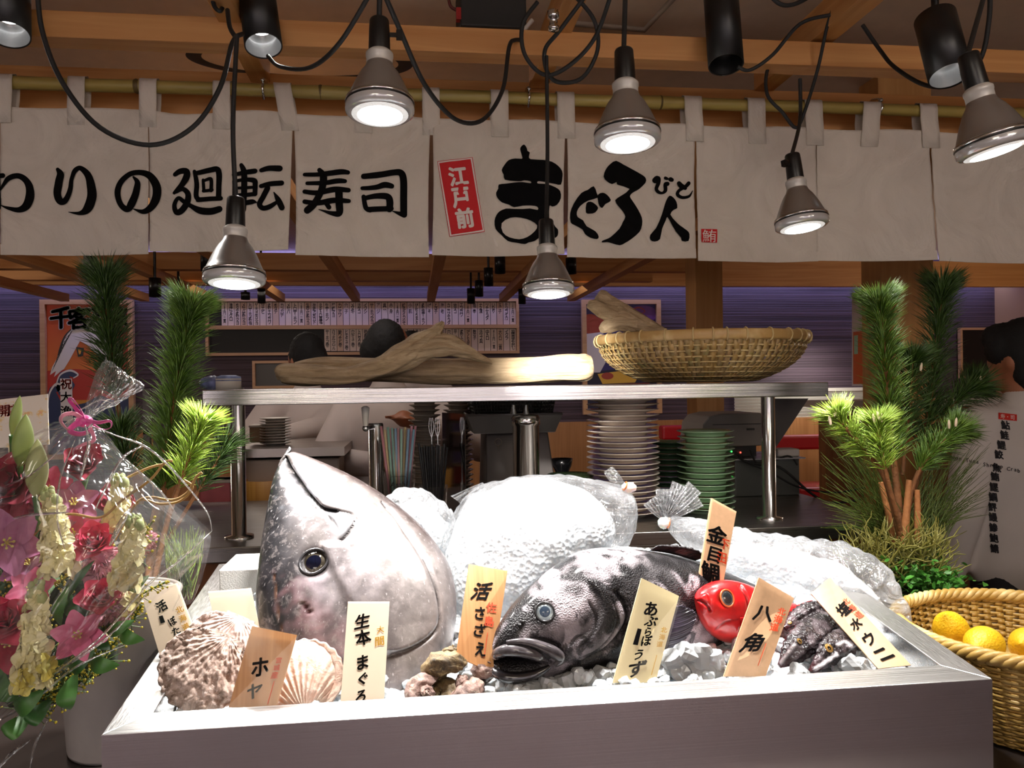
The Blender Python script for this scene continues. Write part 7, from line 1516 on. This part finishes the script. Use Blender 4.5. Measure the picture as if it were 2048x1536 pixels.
def rose(px, py, Y, R_, mat, d=(.1, -.8, .6), label=None, seed=0):
    M = aim_m(px, py, Y, *d); mb = MB(); rn = random.Random(seed)
    for k in range(17):
        f = k/16; a = k*2.4+seed; r = R_*(.06+.52*f); op = .12+.62*f**1.4; Mk = M @ Matrix.Rotation(a, 4, 'Z') @ Matrix.Translation((0, r*.55, -R_*.45)) @ Matrix.Rotation(PI/2-op, 4, 'X')
        petal(mb, Mk, R_*(.34+.40*f), R_*(1.0+.12*f), .55-.15*f, -.10-.28*f*f, 0, 0, k)
    o = mb.build('rose', mat, bq); 
    mb = MB(); mb.tube([M @ Vector((0, 0, -R_*.5)), M @ Vector((0, 0, -R_*1.1)), W(px-20, py+130, Y+.05)], [.006, .004, .003], 7); mb.build('stem', LEAF2, o); return o
def snap(pts, n, R_, mat, seed=0, buds=5):
    q = [Vector(p) for p in cr([tuple(W(*p)) for p in pts], 12)]; m = len(q)-1; rn = random.Random(seed); mb = MB()
    for k in range(n):
        t_ = k/(n-1)*.84; i = int(t_*m); p = q[i]; a = k*2.4; R2 = R_*(1-.45*t_); d = Vector((math.cos(a), -abs(math.sin(a))*.9-.15, .25)).normalized(); c = p+d*R2*.95
        M = Matrix.Translation(c) @ d.to_track_quat('Z', 'Y').to_matrix().to_4x4() @ Matrix.Rotation(rn.uniform(0, 6), 4, 'Z')
        mb.ball((0, 0, -R2*.35), R2*.42, 7, M=M, sc=(1, .85, 1.3))
        for j in range(5):
            b = j*2*PI/5; Mj = M @ Matrix.Rotation(b, 4, 'Z') @ Matrix.Translation((0, R2*.10, -R2*.05)) @ Matrix.Rotation(.5-.9*(j % 2 == 0)*.4, 4, 'X'); petal(mb, Mj, R2*.50, R2*.95, .25, -.25, 0, .9, seed+j+k, .1)
    o = mb.build('snapdragon', mat, bq); mb = MB()
    mb.tube(q, .0028, 7)
    for k in range(buds): p = q[min(m, int((.84+.16*k/max(1, buds-1))*m))]; a = k*2.4; mb.ball(p+Vector((math.cos(a)*.006, -.006, 0)), .0062*(1-.09*k), 7, sc=(1, 1, 1.3))
    mb.build('bud_spike', BUDG, o); return o
def open_flower(px, py, Y, R_, mat, d=(.1, -.9, .3), n=6, throat=YEL2, seed=0, curl=-.2, op=.35, name='lily', w=.36):
    M = aim_m(px, py, Y, *d); mb = MB()
    for k in range(n): petal(mb, M @ Matrix.Rotation(k*2*PI/n+seed, 4, 'Z') @ Matrix.Rotation(op+(.12 if k % 2 else 0), 4, 'X'), R_*w, R_, .3, curl, 0, .25, k)
    o = mb.build(name, mat, bq); mb = MB()
    for k in range(6): a = k*1.05+seed; mb.tube([M @ Vector((0, 0, 0)), M @ Vector((R_*.14*math.cos(a), R_*.14*math.sin(a), R_*.45))], R_*.02, 5); mb.ball(M @ Vector((R_*.14*math.cos(a), R_*.14*math.sin(a), R_*.46)), R_*.04, 6)
    mb.build('stamens', throat, o); return o
def carnation(px, py, Y, R_, mat, seed=0):
    M = aim_m(px, py, Y, .1, -.85, .5); mb = MB(); rn = random.Random(seed)
    for k in range(34): f = rn.random(); petal(mb, M @ Matrix.Rotation(k*2.4, 4, 'Z') @ Matrix.Rotation(.2+1.2*(1-f), 4, 'X'), R_*.42, R_*(.75+.3*f), .1, -.25, 0, 1.8, k*1.3, 0)
    return mb.build('carnation', mat, bq)
def bud(px, py, Y, R_, L_, tilt, mat):
    M = Matrix.Translation(W(px, py, Y)) @ EU(0, tilt, 0); rows = []
    for i in range(16):
        v = i/15; r = R_*math.sin(PI*min(1, .03+v*.97))**.75*(1-.25*v)
        rows.append([M @ Vector((r*(1+.09*math.cos(3*a))*math.cos(a), r*(1+.09*math.cos(3*a))*math.sin(a), (v-.5)*L_)) for a in np.linspace(0, 2*PI, 25)[:-1]])
    mb = MB(); mb.grid(rows, cv=True); o = mb.build('lily_bud', mat, bq); mb = MB(); mb.tube([M @ Vector((0, 0, -L_*.5)), M @ Vector((0, .01, -L_*.9)), W(px-15, py+190, Y+.05)], .0035, 7); mb.build('stem', LEAF2, o)
def leaf(px0, py0, px1, py1, Y, w, mat=LEAF, bendy=.02):
    a, b = W(px0, py0, Y), W(px1, py1, Y-.02); d = b-a; s_ = d.cross(Vector((0, -1, .2))).normalized(); rows = []
    for i in range(13):
        v = i/12; c = a+d*v+Vector((0, -bendy*math.sin(PI*v), 0)); ww = w*math.sin(PI*(.06+.94*v))**.8; rows.append([c+s_*u*ww+Vector((0, .25*ww*abs(u), 0)) for u in (-1, -.5, 0, .5, 1)])
    mb = MB(); mb.grid(rows); mb.build('leaf', mat, bq)
YB = 1.0
rose(203, 1192, .97, .021, ROSE, (.15, -.75, .65), seed=1); rose(188, 1082, .99, .022, ROSE, (.1, -.7, .7), seed=2); rose(8, 1240, .95, .026, ROSE, (.2, -.8, .6), seed=3); rose(12, 970, 1.0, .034, DRED, (.1, -.8, .6), seed=4)
rose(165, 925, 1.06, .022, DRED, (.1, -.8, .6), seed=5); rose(232, 1000, 1.06, .022, DRED, (0, -.8, .6), seed=6); rose(80, 1010, 1.05, .024, PINK, seed=7)
snap([(118, 1140, .97), (112, 1080, .97), (108, 1030, .98), (98, 975, .99)], 20, .0150, YELW, 1, 7); snap([(62, 1360, .94), (68, 1300, .94), (72, 1235, .95), (80, 1160, .96)], 20, .0160, YELW, 2, 7); snap([(248, 1170, .97), (258, 1120, .97), (268, 1075, .98), (272, 1030, .99)], 19, .0142, YELW, 3, 7)
snap([(225, 1060, 1.03), (235, 1020, 1.03), (242, 985, 1.03), (240, 950, 1.04)], 16, .0130, YELW, 4, 7); snap([(70, 1340, .93), (55, 1370, .93), (58, 1340, .93)], 4, .015, YEL2, 5, 0); snap([(185, 1260, 1.0), (250, 1210, 1.0), (262, 1190, 1.0)], 5, .016, YELW, 6, 0)
open_flower(160, 1272, .95, .030, PINK, (.15, -.9, .35), 6, YEL2, .3, name='lily'); open_flower(62, 1180, .98, .026, PINK, (.3, -.8, .4), 6, YEL2, .8); open_flower(12, 1085, .98, .040, MAUV, (.5, -.8, .1), 6, YEL2, .2); open_flower(150, 1075, 1.02, .034, PINK, (0, -.8, .5), 6, YEL2, 1.2); open_flower(60, 1130, 1.0, .032, MAUV, (0, -.8, .5), 6, YEL2, .1); open_flower(20, 1290, .96, .034, DRED, (.2, -.8, .4), 6, YEL2, .1); open_flower(150, 1010, 1.04, .03, MAUV, (.2, -.8, .4), 6, YEL2, 2)
carnation(205, 1130, 1.0, .026, PALE, 1); carnation(226, 1215, 1.0, .026, PALE, 2); carnation(285, 1085, 1.04, .018, PALE, 3); open_flower(100, 980, 1.06, .03, PINK, seed=4); open_flower(5, 1010, 1.02, .04, DRED, seed=2); open_flower(30, 1040, 1.05, .03, PINK, seed=1.4)
bud(73, 935, .98, .0135, .066, .05, BUDG); bud(46, 880, 1.0, .0125, .062, .12, pmat('7c9448', 'a8b870', 'young_bud', 20)); bud(32, 830, 1.06, .007, .05, .2, pmat('7c9448', 'a8b870', 'young_bud_two', 20))
for a in ((130, 1200, 190, 1120, 1.0, .008), (120, 1250, 140, 1170, .98, .010), (140, 1340, 190, 1300, .97, .014), (150, 1350, 140, 1420, .97, .016), (100, 1400, 60, 1450, .97, .014), (30, 1420, 90, 1380, .97, .016), (0, 1340, 40, 1400, .97, .016), (210, 1260, 270, 1240, 1.0, .012), (240, 1250, 290, 1280, 1.0, .012), (120, 1150, 60, 1230, 1.02, .012), (40, 1180, 0, 1160, 1.02, .012), (180, 1310, 240, 1330, .99, .014), (95, 1150, 130, 1060, 1.04, .010), (20, 1000, 60, 900, 1.05, .009), (140, 1190, 170, 1230, .99, .012), (110, 1320, 150, 1290, .97, .013), (150, 1230, 130, 1180, 1.0, .011), (250, 1190, 300, 1150, 1.03, .010), (200, 1240, 220, 1300, 1.0, .013), (60, 1430, 10, 1470, .97, .016)): leaf(a[0], a[1], a[2], a[3], a[4], a[5]*.68, mat=LEAF if a[0] % 3 else LEAF2)
rn = random.Random(77); mb = MB(); mc = MB()
for x0, y0, x1, y1 in ((40, 1420, 20, 1330), (100, 1430, 60, 1370), (170, 1370, 200, 1300), (200, 1330, 240, 1270), (110, 1300, 90, 1230), (30, 1310, 40, 1250), (140, 1210, 120, 1150), (120, 1400, 135, 1310), (90, 1390, 95, 1320), (180, 1300, 215, 1245), (250, 1260, 285, 1210), (20, 1200, 0, 1140), (30, 1230, 10, 1190), (270, 1110, 300, 1050), (130, 1380, 170, 1330), (60, 1420, 110, 1370), (150, 1320, 130, 1270), (260, 1200, 330, 1165)):
    a, b = W(x0, y0, 1.0), W(x1, y1, .99); mc.tube([a, b], .0012, 5)
    for k in range(46):
        t_ = rn.random(); c = a.lerp(b, t_)+Vector((rn.gauss(0, .010), rn.gauss(0, .008), rn.gauss(0, .008)))*(1.15-t_*.8); mb.ball(c, rn.uniform(.0010, .0019), 4); mc.tube([a.lerp(b, max(0, t_-.1)), c], .0005, 3, cap=False)
g = mb.build('goldenrod_sprays', plain('c8b838', .6, var=.2, bs=300), bq); g['kind'] = 'stuff'; o = mc.build('goldenrod_twigs', plain('4a6428', .6), bq); o['kind'] = 'stuff'
mb = MB(); mb.ball(W(70, 1210, 1.09), .095, 16, sc=(1.1, .45, 1.25), fn=lambda d: 1+.25*nz(d.x*3, d.y*3, d.z*3)); mb.build('leafy_filler', plain('1f3018', .8, var=.5, bs=60, bump=.8, name='filler_green'), bq)
for k, pts in enumerate(([(40, 1180), (60, 1080), (130, 1030), (200, 1035), (245, 1000), (300, 960), (330, 925), (345, 922)], [(230, 1080), (270, 1010), (300, 995), (345, 1000), (375, 985), (392, 955), (404, 945)], [(250, 1040), (280, 1000), (320, 1008), (360, 1002), (385, 975), (368, 960)], [(50, 1180), (60, 1130), (100, 1125), (150, 1135)], [(255, 955), (300, 935), (330, 928)])):
    q = cr([tuple(W(x, y, 1.0+.01*k)) for x, y in pts], 8); mb = MB(); mb.tube(q, .0016, 6); mb.build('curly_twig', plain('a8844a', .6, name='willow_twig'), bq)
# clear wrap
WRAP = film('clear_wrap', .075, bs=9, bump=.8, haze=.02, rough=.09, spec=.6)
def sheet(rows_px, amp, seed, cre=26):
    q = cr(rows_px, 12); rows = []
    for i, a in enumerate(q):
        row = []; n = 70
        for j in range(n+1):
            u = j/n; x = a[0]+(a[1]-a[0])*u; s_ = math.sin(PI*min(1, max(0, .02+.96*u))); Y = a[3]-a[4]*s_; p = W(x, a[2]+a[5]*(u-.5), Y)
            k = abs(nz(u*cre*.35+seed, i*.02+u*2, seed))*.9+.5*abs(nz(u*6+i*.05, i*.09, seed+3)); row.append(p+Vector((0, -amp*(k-.3), amp*.3*nz(u*9, i*.2, seed))))
        rows.append(row)
    mb = MB(); mb.grid(rows); return mb
sheet([(150, 180, 838, 1.02, .004, 0), (66, 235, 880, 1.03, .05, 30), (-60, 318, 960, 1.04, .11, 40), (-130, 422, 1062, 1.05, .15, 20), (-150, 345, 1180, 1.05, .17, -20), (-150, 250, 1290, 1.04, .17, -60), (-150, 130, 1400, 1.03, .14, -90), (-150, 10, 1490, 1.02, .10, -100)], .024, 2).build('front_wrap', WRAP, bq)
sheet([(150, 180, 838, 1.03, -.004, 0), (66, 232, 880, 1.06, -.04, 30), (-60, 318, 960, 1.09, -.07, 40), (-130, 415, 1066, 1.11, -.07, 20), (-150, 345, 1180, 1.11, -.06, -20), (-150, 250, 1290, 1.10, -.05, -60)], .014, 7).build('back_wrap', WRAP, bq)
sheet([(160, 176, 842, 1.02, .003, 0), (172, 210, 812, 1.03, .02, 16), (182, 252, 785, 1.04, .03, 26), (196, 288, 755, 1.05, .03, 40), (212, 270, 738, 1.05, .02, 44)], .012, 11, 40).build('top_ruffle', film('wrap_ruffle', .06, bs=16, bump=.8, haze=.05, rough=.05), bq)
sheet([(300, 420, 1075, 1.04, .01, 30), (345, 412, 1120, 1.06, .02, 10), (360, 402, 1170, 1.07, .02, -10), (340, 385, 1215, 1.07, .01, -20)], .008, 15, 30).build('loose_flap', WRAP, bq)
CREASE = film('wrap_crease', .42, bs=40, bump=.6, haze=.10, rough=.16, spec=.6)  # folds added along the highlight streaks, glossier and milkier than the wrap
for pts, w in (([(170, 850), (178, 884), (171, 918), (160, 960)], 4), ([(180, 850), (235, 872), (287, 891), (338, 932), (410, 1018), (424, 1062)], 2.2), ([(287, 891), (246, 915), (215, 968), (190, 1020)], 3.2), ([(246, 915), (275, 940), (325, 987), (360, 1040)], 2), ([(262, 1015), (240, 1050), (219, 1092)], 6),
      ([(424, 1062), (360, 1120), (290, 1175), (200, 1275), (90, 1360), (0, 1418)], 2.6), ([(300, 1180), (219, 1271), (110, 1345), (0, 1414)], 3), ([(250, 1290), (150, 1335), (60, 1410), (0, 1462)], 2.4), ([(0, 1045), (60, 1030), (137, 1025)], 3), ([(120, 900), (60, 950), (0, 975)], 2.4), ([(150, 880), (120, 960), (115, 1040), (130, 1100)], 2.2), ([(95, 1440), (70, 1490), (60, 1540)], 3), ([(0, 1330), (50, 1350), (95, 1345)], 2.4), ([(60, 1480), (20, 1510), (-10, 1545)], 4)):
    q = cr(pts, 8); rows = []; n_ = len(q)
    for k, a in enumerate(q):
        b = q[min(k+1, n_-1)]; p = q[max(k-1, 0)]; t_ = np.array((b[0]-p[0], b[1]-p[1])); t_ = t_/(np.linalg.norm(t_)+1e-9); ww = w*math.sin(PI*(.08+.84*k/(n_-1))); Y = .90+.10*abs(math.cos(PI*min(1, max(0, (a[0]+60)/440))))
        rows.append([W(a[0]-t_[1]*u*ww, a[1]+t_[0]*u*ww, Y-.004*(1-u*u)) for u in (-1, -.5, 0, .5, 1)])
    mb = MB(); mb.grid(rows); mb.build('film_crease', CREASE, bq)
def strip(pts, w, mat, name='ribbon_loop', tw=0):
    q = cr(pts, 10); rows = []
    for i, a in enumerate(q):
        b = q[min(i+1, len(q)-1)]; p = q[max(i-1, 0)]; t_ = np.array((b[0]-p[0], b[1]-p[1])); t_ = t_/(np.linalg.norm(t_)+1e-9); f = i/len(q)*tw
        c, sn = math.cos(f), math.sin(f); rows.append([W(a[0]+s_*w*(-t_[1])*c, a[1]+s_*w*t_[0]*c, a[2]+s_*w*sn*.0006) for s_ in (-1, -.5, 0, .5, 1)])
    mb = MB(); mb.grid(rows); o = mb.build(name, mat, bow); sd = o.modifiers.new('t', 'SOLIDIFY'); sd.thickness = .0006
bow = bpy.data.objects.new('ribbon_bow', None); COL.objects.link(bow); bow.parent = bq; bow.location = W(168, 842, .995)-wloc(bq)
RB1 = plain('d04a94', .25, Sheen_Weight=.5, name='pink_ribbon'); RB2 = plain('e090a8', .25, Sheen_Weight=.5, name='pale_ribbon')
strip([(170, 842, .99), (150, 815, .98), (138, 800, .975), (145, 798, .975), (160, 815, .98), (172, 838, .985)], 4.5, RB1, tw=2); strip([(170, 842, .99), (150, 828, .98), (128, 830, .975), (122, 842, .975), (135, 858, .98), (155, 868, .985)], 4.5, RB2, tw=1.5)
strip([(172, 840, .985), (195, 845, .975), (220, 842, .97), (222, 855, .97), (205, 860, .975), (185, 850, .985)], 4.0, RB1, tw=2.5); strip([(168, 842, .985), (150, 850, .98), (140, 862, .98), (160, 868, .98), (180, 862, .98)], 6, RB1, tw=1); strip([(180, 855, .98), (188, 880, .975), (165, 890, .97), (148, 900, .97), (150, 918, .97), (166, 928, .97)], 4, RB2, 'ribbon_tail', tw=2)
mb = MB(); mb.ball(W(168, 842, .99), .0075, 10, sc=(1.3, 1, 1)); mb.build('knot', RB1, bow)
# message card
a, b, c, d = W(-60, 806, 1.18), W(95, 788, 1.18), W(98, 889, 1.16), W(-60, 900, 1.16); e = T('message_card', 'white speckled opening message card at the left edge above the flowers', 'card', d)
def c4(u, v, o=0): return (a*(1-u)+b*u)*(1-v)+(d*(1-u)+c*u)*v+Vector((0, -o, 0))
mb = MB(); mb.add([c4(*q, o) for o in (0, -.0015) for q in ((0, 0), (1, 0), (1, 1), (0, 1))], [(3, 2, 1, 0), (4, 5, 6, 7), (0, 1, 5, 4), (1, 2, 6, 5), (2, 3, 7, 6), (3, 0, 4, 7)], 0, False)
t = NT('speckled_card'); f = t.noise(t.co((1, 1, 1)), 55, 4, .7); t.set(col=t.ramp(f, [(.56, lin('d6cec4')), (.63, lin('d8b878')), (.70, lin('d89a80'))]), rough=.6); cd = mb.build('card', t.mat, e)
mb = MB()
for ch, px, py, s_, mi in (('開', 8, 822, 24, 1), ('店', 26, 820, 22, 1), ('オ', -2, 845, 16, 0), ('ー', 14, 844, 16, 0), ('ダ', 30, 842, 17, 0), ('ー', 46, 840, 16, 0), ('ミ', 62, 838, 14, 0), ('ニ', 74, 837, 14, 0), ('ム', 88, 838, 14, 0), ('ー', 6, 874, 16, 0), ('ル', 80, 868, 22, 0)):
    c0 = W(px, py, 1.172); text(mb, ch, lambda u, v: c0+Vector((u, 0, v+u*.1)), s_/FPX*1.17, mi, bold=.02)
mb.build('card_lettering', [INK, plain('c03020', .6)], cd); mb = MB(); mb.tube([W(20, 890, 1.175), W(40, 1200, 1.10)], .0025, 6); mb.build('pick', plain('c8b898', .5), e)
